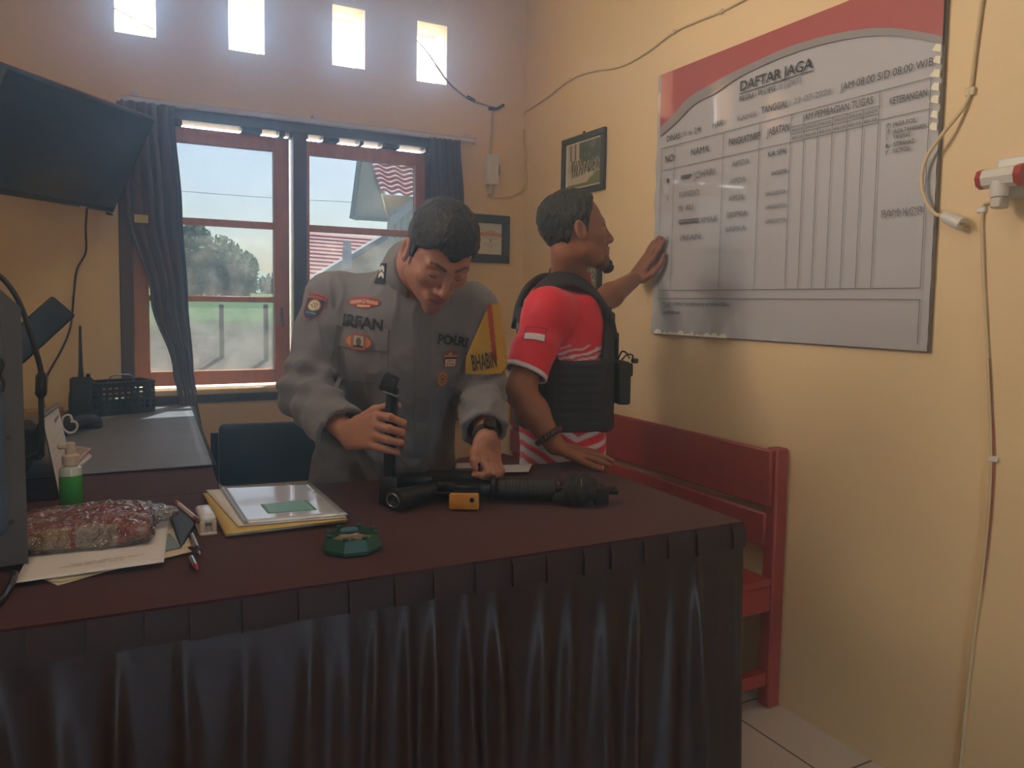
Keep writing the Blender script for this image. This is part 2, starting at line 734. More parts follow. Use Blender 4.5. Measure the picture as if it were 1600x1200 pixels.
# ------------------------------------------------------------------ window
gm = bpy.data.materials.new('dusty_dimming_glass')
gm.use_nodes = True
nt = gm.node_tree
nt.nodes.clear()
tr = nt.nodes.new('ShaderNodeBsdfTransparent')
tr.inputs['Color'].default_value = (0.030, 0.037, 0.043, 1)  # near-black tint put in to dim the bright outdoors
gl = nt.nodes.new('ShaderNodeBsdfGlossy')
gl.inputs['Roughness'].default_value = 0.02
df = nt.nodes.new('ShaderNodeBsdfTranslucent')
df.inputs['Color'].default_value = (0.7, 0.75, 0.75, 1)
nz = nt.nodes.new('ShaderNodeTexNoise')
nz.inputs['Scale'].default_value = 9
nz.inputs['Detail'].default_value = 6
tc = nt.nodes.new('ShaderNodeTexCoord')
nt.links.new(tc.outputs['Object'], nz.inputs['Vector'])
mr = nt.nodes.new('ShaderNodeMapRange')
mr.inputs['From Min'].default_value = 0.35
mr.inputs['From Max'].default_value = 0.75
mr.inputs['To Min'].default_value = 0.003
mr.inputs['To Max'].default_value = 0.012
nt.links.new(nz.outputs['Fac'], mr.inputs['Value'])
m1 = nt.nodes.new('ShaderNodeMixShader')
m1.inputs[0].default_value = 0.02
nt.links.new(tr.outputs[0], m1.inputs[1])
nt.links.new(gl.outputs[0], m1.inputs[2])
m2 = nt.nodes.new('ShaderNodeMixShader')
nt.links.new(mr.outputs['Result'], m2.inputs[0])
nt.links.new(m1.outputs[0], m2.inputs[1])
nt.links.new(df.outputs[0], m2.inputs[2])
mo = nt.nodes.new('ShaderNodeOutputMaterial')
nt.links.new(m2.outputs[0], mo.inputs['Surface'])
GLASS = gm

win = tag(thing('window_1', None, None, ((WIN[0] + WIN[1]) / 2, YB, WIN[2])), kind='structure')
fy0, fy1 = YB - 0.012, YB + 0.10
fr = MB()
fr.mm((0.057, fy0, 0.835), (0.105, fy1, 2.049), 0.003)
fr.mm((1.378, fy0, 0.835), (1.424, fy1, 2.049), 0.003)
fr.mm((0.742, fy0, 0.885), (0.800, fy1, 2.003), 0.003)
fr.mm((0.105, fy0, 2.003), (1.378, fy1, 2.049), 0.003)
fr.mm((0.105, fy0, 0.835), (1.378, YB + 0.149, 0.875), 0.003)
# blocks that close parts of the ventilation slit
for a, b in ((0.105, 0.297), (0.53, 0.614), (0.686, 0.713), (0.73, 0.81), (0.878, 0.95), (1.044, 1.062), (1.153, 1.234), (1.365, 1.378)):
    fr.mm((a, fy0 + 0.02, 1.986), (b, fy1 - 0.02, 2.005))
fr.build('window_frame', WOOD_DARK, win)
MB().mm((0.03, YB - 0.05, 0.873), (1.45, YB + 0.05, 0.897), 0.005).build('window_sill', mat('sill_paint', lin(206, 172, 118), 0.5, vary=0.12, vscale=14), win)


def sash(x0, x1, gx0, gx1, swing=0.0):
    s = MB()
    y0, y1 = YB + 0.045, YB + 0.085
    s.mm((x0, y0, 0.905), (gx0, y1, 1.986), 0.003)
    s.mm((gx1, y0, 0.905), (x1, y1, 1.986), 0.003)
    s.mm((gx0, y0, 0.905), (gx1, y1, 0.966), 0.003)
    s.mm((gx0, y0, 1.925), (gx1, y1, 1.986), 0.003)
    s.mm((gx0, y0, 1.585), (gx1, y1, 1.614), 0.003)
    s.mm((gx0, y0, 1.262), (gx1, y1, 1.287), 0.003)
    so = s.build('sash', WOOD_SASH, win)
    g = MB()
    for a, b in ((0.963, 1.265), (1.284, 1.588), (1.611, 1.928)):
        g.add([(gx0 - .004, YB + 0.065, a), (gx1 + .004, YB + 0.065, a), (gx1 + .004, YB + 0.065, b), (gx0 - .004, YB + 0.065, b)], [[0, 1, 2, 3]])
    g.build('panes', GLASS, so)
    MB().tube([(gx1 + 0.03, y0 - 0.02, 1.16), (gx1 + 0.03, y0 - 0.004, 1.2), (gx1 + 0.03, y0 - 0.004, 1.24)], 0.006).build('window_latch', mat('grey_metal', lin(120, 118, 112), 0.35, 0.8), so)


sash(0.105, 0.735, 0.165, 0.669)
sash(0.800, 1.378, 0.825, 1.330)

# roof eave outside, above the window wall
TILE_RED = mat('red_roof_tile', lin(196, 110, 104), 0.7, vary=0.15, vscale=4)
ev = MB()
ev.prism([(YB + 0.15, 3.0), (4.38, 2.83), (4.38, 2.89), (YB + 0.15, 3.08)], (-2.2, 0, 0), (0, 1, 0), (0, 0, 1), (5.6, 0, 0))
tag(ev.build('trim_1', TILE_RED), kind='structure')

# ------------------------------------------------------------------ outside the window


def ground_z(x, y):
    pr = [(3.6, -0.15), (9, -0.1), (12, 0.15), (13.5, 0.42), (15, 0.62), (17.5, 0.80), (24, 0.98), (40, 1.30), (70, 1.75), (160, 2.2)]
    for (a, za), (b, zb) in zip(pr, pr[1:]):
        if y <= b:
            t = (y - a) / (b - a)
            z = za + (zb - za) * t
            break
    else:
        z = pr[-1][1]
    return z + 0.06 * math.sin(x * 0.9 + y * 0.4) * min(1, y / 12) + 0.03 * math.sin(x * 2.3 - y * 1.7)


gmat = bpy.data.materials.new('grass_and_dry_soil')
gmat.use_nodes = True
nt = gmat.node_tree
p = nt.nodes['Principled BSDF']
p.inputs['Roughness'].default_value = 0.95
tc = nt.nodes.new('ShaderNodeTexCoord')
sp = nt.nodes.new('ShaderNodeSeparateXYZ')
nz = nt.nodes.new('ShaderNodeTexNoise')
nz.inputs['Scale'].default_value = 1.6
nz.inputs['Detail'].default_value = 8
nt.links.new(tc.outputs['Object'], nz.inputs['Vector'])
nt.links.new(tc.outputs['Object'], sp.inputs[0])
ad = nt.nodes.new('ShaderNodeMath')
ad.operation = 'MULTIPLY_ADD'
nt.links.new(nz.outputs['Fac'], ad.inputs[0])
ad.inputs[1].default_value = 4.0
nt.links.new(sp.outputs['Y'], ad.inputs[2])
rp = nt.nodes.new('ShaderNodeValToRGB')
mr = nt.nodes.new('ShaderNodeMapRange')
mr.inputs['From Min'].default_value = 17.0
mr.inputs['From Max'].default_value = 20.5
nt.links.new(ad.outputs[0], mr.inputs['Value'])
nt.links.new(mr.outputs['Result'], rp.inputs['Fac'])
rp.color_ramp.elements[0].color = lin(86, 79, 68)
rp.color_ramp.elements[1].color = lin(72, 104, 52)
n2 = nt.nodes.new('ShaderNodeTexNoise')
n2.inputs['Scale'].default_value = 6
n2.inputs['Detail'].default_value = 8
nt.links.new(tc.outputs['Object'], n2.inputs['Vector'])
mx = nt.nodes.new('ShaderNodeMix')
mx.data_type = 'RGBA'
mx.blend_type = 'OVERLAY'
mx.inputs[0].default_value = 0.8
nt.links.new(rp.outputs['Color'], mx.inputs[6])
nt.links.new(n2.outputs['Fac'], mx.inputs[7])
nt.links.new(mx.outputs[2], p.inputs['Base Color'])
g = MB()
g.grid(lambda u, v: (-60 + 180 * u, 3.63 + 160 * v ** 1.8, ground_z(-60 + 180 * u, 3.63 + 160 * v ** 1.8)), 90, 90)
tag(g.build('ground', gmat), kind='structure')

# far hills
h = MB()
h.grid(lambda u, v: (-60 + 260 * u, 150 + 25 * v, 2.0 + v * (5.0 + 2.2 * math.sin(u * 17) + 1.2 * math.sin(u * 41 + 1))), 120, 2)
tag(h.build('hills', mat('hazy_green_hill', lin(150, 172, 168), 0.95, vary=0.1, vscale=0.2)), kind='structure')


def leaf_cloud(mb, clumps, n, size, rng):
    for _ in range(n):
        c, r = rng.choice(clumps)
        d = Vector((rng.gauss(0, 1), rng.gauss(0, 1), rng.gauss(0, 1))).normalized() * rng.uniform(0.55, 1.0)
        q = Vector(c) + Vector((d.x * r[0], d.y * r[1], d.z * r[2]))
        a = Vector((rng.gauss(0, 1), rng.gauss(0, 1), rng.gauss(0, 1))).normalized()
        b = a.orthogonal().normalized()
        s = size * rng.uniform(0.6, 1.4)
        mb.add([q - a * s, q + b * s * 0.5, q + a * s, q - b * s * 0.5], [[0, 1, 2, 3]])


LEAF = mat('green_leaves', lin(104, 132, 96), 0.7, vary=0.35, vscale=1.2)
BARK = mat('grey_bark', lin(104, 92, 78), 0.9, vary=0.2, bump=0.3)
rng = random.Random(5)


def tree(name, label, base, clumps, n, size, trunk_h, trunk_r):
    base = Vector(base)
    t = thing(name, label, 'tree', base, None)
    m = MB()
    leaf_cloud(m, [(base + Vector(c), r) for c, r in clumps], n, size, rng)
    m.build('foliage', LEAF, t, fix=False)
    k = MB()
    for a in range(3):
        k.tube([base + Vector((0.3 * (a - 1), 0, -0.2)), base + Vector((0.25 * (a - 1), 0.1, trunk_h * 0.5)), base + Vector((0.7 * (a - 1), 0.2, trunk_h))], [trunk_r, trunk_r * 0.7, trunk_r * 0.3])
    k.build('trunk', BARK, t)
    return t


tb = at(338, 462, 40)
tree('broad_tree', 'big round leafy tree beyond the grass, seen through the left sash', (tb.x, tb.y, tb.z - 0.3),
     [((-1.1, 0, 2.5), (1.1, 1.2, 1.3)), ((0.2, 0, 2.2), (1.2, 1.3, 1.2)), ((1.2, 0, 1.6), (0.95, 1.1, 1.1)), ((-0.5, 0, 1.3), (1.5, 1.2, 1.0)),
      ((0.9, 0, 0.9), (1.2, 1.0, 0.7)), ((-1.5, 0, 1.2), (0.9, 1.0, 1.1)), ((-1.0, 0, 3.4), (0.7, 0.6, 0.55))], 9000, 0.16, 2.6, 0.12)
tb = at(425, 462, 60)
tree('small_tree', 'small distant bush at the right edge of the left sash', (tb.x, tb.y, tb.z - 0.4), [((0, 0, 1.2), (1.1, 1, 0.9)), ((0.8, 0, 0.8), (0.8, 1, 0.7))], 1500, 0.16, 1.0, 0.08)

# fence posts on the bank
for px, lab in ((347, 'weathered fence post on the bank, seen through the middle of the left sash'),
                (416, 'weathered fence post on the bank near the right stile of the left sash')):
    q = at(px, 574, 12.2)
    tag(MB().mm((q.x - 0.032, q.y - 0.05, q.z - 0.25), (q.x + 0.032, q.y + 0.05, q.z + 1.0), 0.01).build('fence_post', mat('grey_post', lin(140, 126, 104), 0.9, vary=0.2), loc=(q.x, q.y, q.z - .25)), lab, 'fence post', 'fence posts on the bank')
qa, qb = at(60, 276, 45), at(770, 322, 45)
ow = thing('overhead_wire', 'thin overhead wire crossing the sky in the left sash', 'wire', (qa.x, qa.y, ground_z(qa.x, qa.y)))
MB().tube([qa + (qb - qa) * (k / 16) + Vector((0, 0, -0.35 * (1 - (k / 8 - 1) ** 2))) for k in range(17)], 0.014, 6).build('wire', mat('black_wire', lin(60, 62, 66), 0.6), ow)
for q in (qa, qb):
    MB().cyl((q.x, q.y, ground_z(q.x, q.y) - 0.3), (q.x, q.y, q.z + 0.15), 0.09).build('pole', BARK, ow)

# neighbouring house with a gabled tile roof
CREAM = mat('pale_cream_render', lin(250, 240, 212), 0.8, vary=0.05, vscale=1)
GREYW = mat('pale_grey_board', lin(176, 176, 172), 0.7, vary=0.05)
D = 20.0
hb = at(600, 480, D)
house = thing('house', 'cream gabled house with red tiled roof, seen through the right sash', 'house', (hb.x, hb.y, ground_z(hb.x, hb.y)))
ext = Vector((1.2, 2.4, 0))


def pxpoly(mb, pts, depth, W):
    q = [at(x, y, depth) for x, y in pts]
    n = len(q)
    W = Vector(W)
    mb.add(q + [v + W for v in q], [list(range(n))[::-1], [n + i for i in range(n)]] + [[i, (i + 1) % n, n + (i + 1) % n, n + i] for i in range(n)])
    return mb


pxpoly(MB(), [(562, 247), (580, 250), (594, 300), (606, 341), (549, 337)], D, (0.2, 0.4, 0)).build('gable_wall', CREAM, house)
m = MB()
pxpoly(m, [(558, 246), (564, 247), (551, 341), (546, 340)], D - 0.15, (0.3, 0.5, 0))
pxpoly(m, [(546, 337), (607, 341), (607, 345), (546, 341)], D - 0.15, (0.2, 0.3, 0))
pxpoly(m, [(576, 249), (581, 250), (597, 300), (591, 300)], D - 0.2, (0.2, 0.3, 0))
m.build('fascia', GREYW, house)
pxpoly(MB(), [(594, 303), (668, 309), (668, 400), (600, 400), (606, 341)], D + 0.4, (1.5, 3, 0)).build('wall', CREAM, house)
# tile roof: stepped courses
rf = MB()
a0, a1 = at(579, 249, D - 0.1), at(672, 262, D + 1.2)
b0, b1 = at(595, 300, D - 1.3), at(672, 310, D + 0.1)
NC = 7
for i in range(NC):
    t0, t1 = i / NC, (i + 1) / NC
    nseg = 36
    for k in range(nseg):
        u0, u1 = k / nseg, (k + 1) / nseg
        w0, w1 = 0.035 * math.sin(u0 * 22), 0.035 * math.sin(u1 * 22)
        up = Vector((0, 0, 1))
        P0 = (a0.lerp(b0, t0)).lerp(a1.lerp(b1, t0), u0) + up * (w0)
        P1 = (a0.lerp(b0, t0)).lerp(a1.lerp(b1, t0), u1) + up * (w1)
        P2 = (a0.lerp(b0, t1)).lerp(a1.lerp(b1, t1), u1) + up * (w1 + 0.07)
        P3 = (a0.lerp(b0, t1)).lerp(a1.lerp(b1, t1), u0) + up * (w0 + 0.07)
        dn = up * -0.07
        rf.add([P0, P1, P2, P3, P3 + dn, P2 + dn, P1 + dn, P0 + dn], [[0, 1, 2, 3], [3, 2, 5, 4], [7, 6, 5, 4]])
rf.build('tile_roof', mat('pale_red_tile', lin(206, 130, 124), 0.75, vary=0.1, vscale=3), house, fix=False)
m = MB()
pxpoly(m, [(606, 344), (640, 312), (648, 314), (648, 322), (616, 350)], D - 1.0, (0.2, 0.3, 0))
for x in (612, 622, 632, 642):
    pxpoly(m, [(x, 325), (x + 3, 325), (x + 3, 372), (x, 372)], D - 0.9, (0.1, 0.1, 0))
pxpoly(m, [(604, 357), (665, 362), (665, 366), (604, 361)], D - 0.95, (0.1, 0.1, 0))
m.build('stair_railing', mat('white_paint', lin(222, 218, 214), 0.6), house)

# low neighbouring roof
h2 = at(540, 440, 16)
low = thing('low_house', 'low building with a broad pinkish tile roof behind the seated-height window bar', 'house', (h2.x, h2.y, ground_z(h2.x, h2.y)))
low['label'] = 'low building with a broad pinkish tile roof beneath the gabled house'
m = MB()
c0, c1, c2, c3 = at(470, 362, 17.5), at(600, 372, 17.5), at(478, 446, 15.5), at(470, 446, 15.5)
NC = 14
for i in range(NC):
    t0, t1 = i / NC, (i + 1) / NC
    L0, R0, L1, R1 = c0.lerp(c3, t0), c1.lerp(c2, t0), c0.lerp(c3, t1), c1.lerp(c2, t1)
    up = Vector((0, 0, 0.03))
    m.add([L0, R0, R1 + up, L1 + up, L1, R1], [[0, 1, 2, 3], [3, 2, 5, 4]])
m.build('tile_roof', mat('pale_red_tile', lin(206, 130, 124), 0.75), low, fix=False)
m = MB()
m.tube([c1 + Vector((0.02, 0, 0.04)), c2 + Vector((0.05, 0, 0.06))], 0.09, 8)
m.build('hip_ridge', GREYW, low)
pxpoly(MB(), [(600, 374), (484, 446), (484, 470), (660, 470), (660, 378)], 17.7, (0.6, 1.2, 0)).build('wall', CREAM, low)
pxpoly(MB(), [(536, 376), (543, 376), (545, 420), (534, 420)], 15.2, (0.1, 0.1, 0)).build('vent_pipe', mat('white_paint', lin(222, 218, 214), 0.6), low)

# ------------------------------------------------------------------ curtains and track
TR_W = mat('white_plastic_track', lin(205, 205, 205), 0.4)
t = thing('curtain_track', 'long white curtain track above the window', 'curtain track', (0.83, YB - 0.02, 2.055))
MB().mm((0.074, YB - 0.05, 2.043), (1.60, YB - 0.022, 2.066), 0.004).build('rail', TR_W, t)
for x in (0.12, 0.83, 1.56):
    MB().mm((x - 0.012, YB - 0.05, 2.066), (x + 0.012, YB, 2.082), 0.002).build('bracket', TR_W, t)
MB().mm((1.596, YB - 0.054, 2.038), (1.606, YB - 0.018, 2.071), 0.002).build('end_cap', TR_W, t)

CURT = mat('dark_brown_curtain', lin(92, 72, 74), 0.75, bump=0.08, bscale=300, sheen=0.3, vary=0.1)


def curtain(name, label, profile, z1, y0, folds, amp, wave=0.0):
    """profile: list of (z, xl, xr)"""
    def fn(u, v):
        z = profile[0][0] + (profile[-1][0] - profile[0][0]) * v
        for (za, la, ra), (zb, lb, rb) in zip(profile, profile[1:]):
            if z <= za + 1e-9 and z >= zb - 1e-9:
                k = (za - z) / (za - zb)
                k = k * k * (3 - 2 * k)
                l, r = la + (lb - la) * k, ra + (rb - ra) * k
                break
        w = 2 * math.pi * folds * u
        return (l + (r - l) * u, y0 - amp * math.cos(w + 0.6 * math.sin(w * 0.37)) - wave * math.sin(v * math.pi), z)
    mb = MB().grid(fn, folds * 10, 40)
    o = mb.build(name, CURT, loc=(fn(0.5, 0)))
    md = o.modifiers.new('thickness', 'SOLIDIFY')
    md.thickness = 0.003
    return tag(o, label, 'curtain', None)


curtain('curtain', 'dark curtain at the left of the window, swept to a point low down',
        [(2.045, 0.07, 0.262), (1.62, 0.085, 0.288), (1.27, 0.165, 0.305), (0.98, 0.242, 0.322), (0.86, 0.262, 0.335), (0.70, 0.27, 0.355)], 0, YB - 0.045, 5, 0.014)
curtain('curtain', 'dark curtain hanging at the right end of the track behind the officer',
        [(2.045, 1.362, 1.515), (1.75, 1.372, 1.538), (1.3, 1.36, 1.55), (0.9, 1.35, 1.55), (0.7, 1.35, 1.55)], 0, YB - 0.05, 6, 0.014)
tag(MB().box((0.135, YB - 0.088, 1.585), (0.05, 0.003, 0.032), rotz(0.1), 0.001).build('sticky_note', mat('yellow_paper', lin(188, 176, 96), 0.7)), 'small yellow paper tag stuck on the left curtain', 'note')

# ------------------------------------------------------------------ television
TVu, TVt = 0.882, 0.503
tu = Vector((math.cos(TVu), math.sin(TVu), 0))
tn0 = Vector((math.sin(TVu), -math.cos(TVu), 0))
tv_ = Vector((0, 0, 1)) * math.cos(TVt) + tn0 * math.sin(TVt)
tnn = tu.cross(tv_).normalized()
if tnn.dot(tn0) < 0:
    tnn = -tnn
TW, TH = 0.665, 0.395
tr_ = Vector((0.186, 3.213, 1.940))
tc_ = tr_ - tu * TW / 2 - tv_ * TH / 2
TVR = Matrix((tu, tnn, tv_)).transposed()
BLK = mat('black_plastic', lin(24, 26, 30), 0.35, vary=0.1)
BLKM = mat('matt_black_plastic', lin(30, 31, 34), 0.55, bump=0.03, bscale=300)
tv = thing('television', 'dark flat television tilted down high on the left', 'television', tc_)
MB().box(tc_ - tnn * 0.018, (TW, 0.035, TH), TVR, 0.006).build('casing', BLK, tv)
MB().box(tc_ - tnn * 0.048, (TW * 0.7, 0.035, TH * 0.6), TVR, 0.015).build('rear_housing', BLKM, tv)
MB().box(tc_ + tnn * 0.0004 + tv_ * 0.006, (TW - 0.022, 0.002, TH - 0.034), TVR).build('screen', mat('dark_screen', lin(26, 34, 46), 0.22), tv)
MB().box(tc_ - tv_ * (TH / 2 - 0.006) + tnn * 0.001 + tu * 0.17, (0.03, 0.002, 0.006), TVR).build('maker_badge', mat('silver_print', lin(190, 190, 190), 0.4), tv)
MB().box(tc_ - tv_ * (TH / 2 + 0.004) + tu * 0.31, (0.03, 0.014, 0.006), TVR, 0.002).build('power_light', BLKM, tv)
k = MB()
bk = tc_ - tnn * 0.065
k.box(bk, (0.2, 0.012, 0.2), TVR, 0.002)
k.tube([bk, bk - tnn * 0.12, Vector((-0.25, YB - 0.01, bk.z))], 0.018, 8)
k.mm((-0.31, YB - 0.014, bk.z - 0.1), (-0.19, YB - 0.001, bk.z + 0.1), 0.002)
k.build('wall_bracket', mat('grey_metal', lin(120, 118, 112), 0.35, 0.8), tv)
cable_pts = [(-0.052, YB - 0.05, 1.62), (-0.058, YB - 0.03, 1.54), (-0.06, YB - 0.02, 1.45), (-0.092, YB - 0.012, 1.38), (-0.105, YB - 0.012, 1.28), (-0.118, YB - 0.012, 1.16), (-0.15, YB - 0.012, 1.07), (-0.2, YB - 0.02, 0.97), (-0.215, YB - 0.04, 0.9), (-0.21, YB - 0.06, 0.84)]
tag(MB().tube(smooth_path(cable_pts), 0.0045, 6).build('power_cable', mat('brown_black_cable', lin(58, 40, 38), 0.5)), 'dark thin cable hanging from the television down the wall', 'cable')

# ------------------------------------------------------------------ front table with cloth and satin skirt
TZ = 0.80
FELT = mat('maroon_felt_cloth', lin(66, 20, 20), 0.85, bump=0.15, bscale=500, vary=0.08, vscale=5, sheen=0.08)
SATIN = mat('dark_brown_satin', lin(34, 14, 18), 0.36, bump=0.03, bscale=200, sheen=0.0, spec=0.5)
FL, FR = Vector((-0.66, 1.318)), Vector((1.25, 1.246))
BL_, BR_ = Vector((-0.66, 2.005)), Vector((1.268, 1.956))


def far_y(x):
    return 2.005 - 0.048 * min(1, max(0, (x - 0.30) / 0.36))


dk = thing('desk', 'wooden desk hidden under the maroon cloth and dark skirt', 'desk', (0.3, 1.65, 0))
WD = mat('brown_desk_wood', lin(120, 80, 52), 0.5, vary=0.2)
m = MB()
m.prism([(FL.x + .012, FL.y + .012), (FR.x - .012, FR.y + .012), (BR_.x - .012, BR_.y - .02), (BL_.x + .012, BR_.y - .02)], (0, 0, TZ - 0.032), (1, 0, 0), (0, 1, 0), (0, 0, 0.028))
m.build('tabletop', WD, dk)
for x, y in ((-0.6, 1.39), (1.18, 1.33), (-0.6, 1.93), (1.18, 1.9)):
    MB().mm((x - .025, y - .025, 0), (x + .025, y + .025, TZ - 0.032)).build('leg', WD, dk)
cl = thing('tablecloth', 'maroon felt table cover with a dark gathered satin skirt on the front desk', 'tablecloth', (0.3, 1.65, TZ))


def cover(u, v):
    b_ = BL_.lerp(BR_, u)
    b_.y = far_y(b_.x)
    a = FL.lerp(FR, u).lerp(b_, v)
    # slight bow of the front edge
    a.y -= 0.012 * math.sin(math.pi * u) * (1 - v)
    return (a.x, a.y, TZ + 0.0012 * math.sin(a.x * 13 + a.y * 7) * (v * (1 - v) * 4))


cv = MB().grid(cover, 60, 24)
edge = [cover(i / 60, 0) for i in range(61)] + [cover(1, j / 24) for j in range(1, 25)] + [cover(1 - i / 60, 1) for i in range(1, 61)] + [cover(0, 1 - j / 24) for j in range(1, 25)]
for i in range(len(edge) - 1):
    a, b = Vector(edge[i]), Vector(edge[i + 1])
    cv.add([a, b, b + Vector((0, 0, -0.012)), a + Vector((0, 0, -0.012))], [[0, 1, 2, 3]])
cv.build('cover', FELT, cl)
skp = [Vector(cover(i / 60, 0)[:2]) for i in range(61)] + [Vector(cover(1, j / 24)[:2]) for j in range(1, 25)]
skl = [0]
for a, b in zip(skp, skp[1:]):
    skl.append(skl[-1] + (b - a).length)
SL = skl[-1]
SF = skl[60]


def sk_at(s):
    for i in range(len(skl) - 1):
        if s <= skl[i + 1] + 1e-9:
            k = (s - skl[i]) / (skl[i + 1] - skl[i])
            p = skp[i].lerp(skp[i + 1], k)
            t = (skp[min(i + 2, len(skp) - 1)] - skp[max(i - 1, 0)]).normalized()
            return p, Vector((t.y, -t.x))
    return skp[-1], Vector((1, 0))


rs = random.Random(11)
cen, s = [], 0.02
while s < SL:
    cen.append((s, rs.uniform(0.5, 1.0), rs.uniform(-0.035, 0.035), rs.uniform(0.014, 0.028), rs.uniform(0.15, 0.9)))
    s += rs.uniform(0.045, 0.105)


def skirt_off(s, t):
    """outward offset of gathered folds; t = 0 at the band, 1 at the hem"""
    d = 0.0
    for (c, a, drift, w, st) in cen:
        x = s - c - drift * t
        if abs(x) < 0.09:
            ww = w * (0.55 + 0.9 * t)
            g = math.exp(-(x / ww) ** 2)
            d += a * g * (0.25 + 0.75 * min(1, t / st)) * 0.030
    flat = 1.0
    if s > SF - 0.12:
        flat = 0.35
    return d * flat * min(1, t * 5 + 0.1)


def skirt(u, v):
    s = u * SL
    p, n = sk_at(s)
    z0 = TZ - 0.055
    z = z0 - v * (z0 - 0.012)
    off = 0.004 + skirt_off(s, v) + 0.012 * v
    q = p + n * off
    return (q.x, q.y, z)


sk = MB().grid(skirt, 820, 36)
so = sk.build('skirt', SATIN, cl, sharp=70)
bd = MB()
s, i = 0.0, 0
NB = 0
pl = []
while s < SL:
    e = min(SL, s + rs.uniform(0.062, 0.088) if s < SF - 0.2 else s + 0.1)
    pl.append((s, e))
    s = e
for (a, b) in pl:
    nn = 6
    hz = rs.uniform(-0.004, 0.004)
    vs = []
    for k in range(nn + 1):
        ss = a + (b - a) * k / nn
        p, n = sk_at(min(ss, SL))
        o_ = 0.010 - 0.007 * k / nn
        bul = 0.002 * math.sin(math.pi * k / nn)
        vs += [(p.x + n.x * 0.002, p.y + n.y * 0.002, TZ - 0.003), (p.x + n.x * (o_ + bul), p.y + n.y * (o_ + bul), TZ - 0.02),
               (p.x + n.x * (o_ + .002), p.y + n.y * (o_ + .002), TZ - 0.056 + hz * (1 - k / nn)), (p.x + n.x * 0.001, p.y + n.y * 0.001, TZ - 0.058 + hz * (1 - k / nn))]
    bd.add(vs, [[4 * k + j, 4 * k + 4 + j, 4 * k + 5 + j, 4 * k + 1 + j] for k in range(nn) for j in range(3)] + [[0, 1, 2, 3], [4 * nn, 4 * nn + 1, 4 * nn + 2, 4 * nn + 3]])
bd.build('pleated_band', mat('brown_satin_band', lin(42, 20, 24), 0.65, bump=0.05, bscale=300), cl, sharp=50)

# ------------------------------------------------------------------ side desk along the left
SZ = 0.8005


def szy(y):
    """the side desk rises a little towards the window wall"""
    return 0.8005 + 0.0305 * min(1, max(0, (y - 2.0) / 1.2))


sd = thing('side_desk', 'side desk along the left wall below the window', 'desk', (-0.2, 2.75, 0))
m = MB()
m.mm((-0.72, 2.03, SZ - 0.034), (0.235, 3.40, SZ - 0.004))
m.build('tabletop', WD, sd)
for x, y in ((-0.68, 2.1), (0.2, 2.1), (-0.68, 3.38), (0.2, 3.38)):
    MB().mm((x - .025, y - .025, 0), (x + .025, y + .025, SZ - 0.034)).build('leg', WD, sd)


def sdx(y):
    return 0.247 + (y - 2.0) * 0.040


m = MB()
ny = 60
m.grid(lambda u, v: (-0.73 + (sdx(2.006 + 1.41 * v) + 0.73) * u, 2.006 + 1.41 * v, szy(2.006 + 1.41 * v)), 20, ny)
m.grid(lambda u, v: (sdx(2.006 + 1.41 * v) + 0.006 * u + 0.008 * u * math.sin(v * 60), 2.006 + 1.41 * v, szy(2.006 + 1.41 * v) - u * 0.62), 8, 160)
m.grid(lambda u, v: (-0.73 + (sdx(2.006) + 0.73) * u, 2.0065 - 0.0005 * v, SZ - v * 0.6), 20, 4)
tag(m.build('tablecloth', FELT, loc=(-0.2, 2.75, SZ)), 'plain maroon cloth hanging over the side desk', 'tablecloth')
MATB = mat('blue_grey_desk_mat', lin(124, 130, 142), 0.5, bump=0.04, bscale=120, vary=0.06, vscale=3)
m = MB()


def matz(x, y):
    r = (y - 2.3) / 1.1
    return szy(y) + 0.003 + 0.004 * max(0, math.sin(y * 31 + x * 2)) * max(0, (x + 0.1) * 2.4)


m.grid(lambda u, v: (-0.6 + (sdx(2.29 + 1.12 * v) + 0.6) * u, 2.29 + 1.12 * v + 0.05 * (0.5 - u) * (1 - v), matz(-0.6 + 0.88 * u, 2.29 + 1.12 * v)), 30, 90)
for i in range(34):
    y = 2.31 + i * 0.033
    x = sdx(y)
    m.add([(x - .002, y, szy(y) + 0.004), (x + 0.012, y + 0.004, szy(y) + 0.002), (x + 0.015, y + 0.02, szy(y) - 0.012), (x, y + 0.026, szy(y) + 0.004)], [[0, 1, 2, 3]])
o = m.build('desk_mat', MATB, loc=(-0.15, 2.85, SZ), fix=False)
md = o.modifiers.new('thickness', 'SOLIDIFY')
md.thickness = 0.0025
md.offset = 1
tag(o, 'blue grey mat with frayed right edge on the side desk', 'desk mat')

# ------------------------------------------------------------------ red bench along the right wall
RED = mat('red_bench_paint', lin(150, 52, 50), 0.42, bump=0.08, bscale=30, vary=0.14, vscale=5, stretch=(1, 0.15, 1))
be = thing('bench', 'long red painted wooden bench against the right wall', 'bench', (1.68, 2.58, 0))
BY0, BY1 = 1.70, 3.455
for y in (BY0, BY1 - 0.05):
    MB().mm((1.84, y, 0), (1.893, y + 0.05, 0.835), 0.006).build('rear_post', RED, be)
    MB().mm((1.46, y, 0), (1.512, y + 0.05, 0.40), 0.005).build('front_leg', RED, be)
    MB().mm((1.512, y + 0.006, 0.318), (1.84, y + 0.044, 0.40), 0.003).build('side_rail', RED, be)
    MB().mm((1.512, y + 0.008, 0.075), (1.84, y + 0.042, 0.118), 0.003).build('stretcher', RED, be)
MB().mm((1.823, BY0 + 0.012, 0.650), (1.842, BY1, 0.832), 0.006).build('back_board', RED, be)
MB().mm((1.826, BY0 + 0.03, 0.520), (1.842, BY1, 0.628), 0.006).build('back_board', RED, be)
MB().mm((1.452, BY0 + 0.002, 0.400), (1.84, BY1, 0.424), 0.006).build('seat', RED, be)

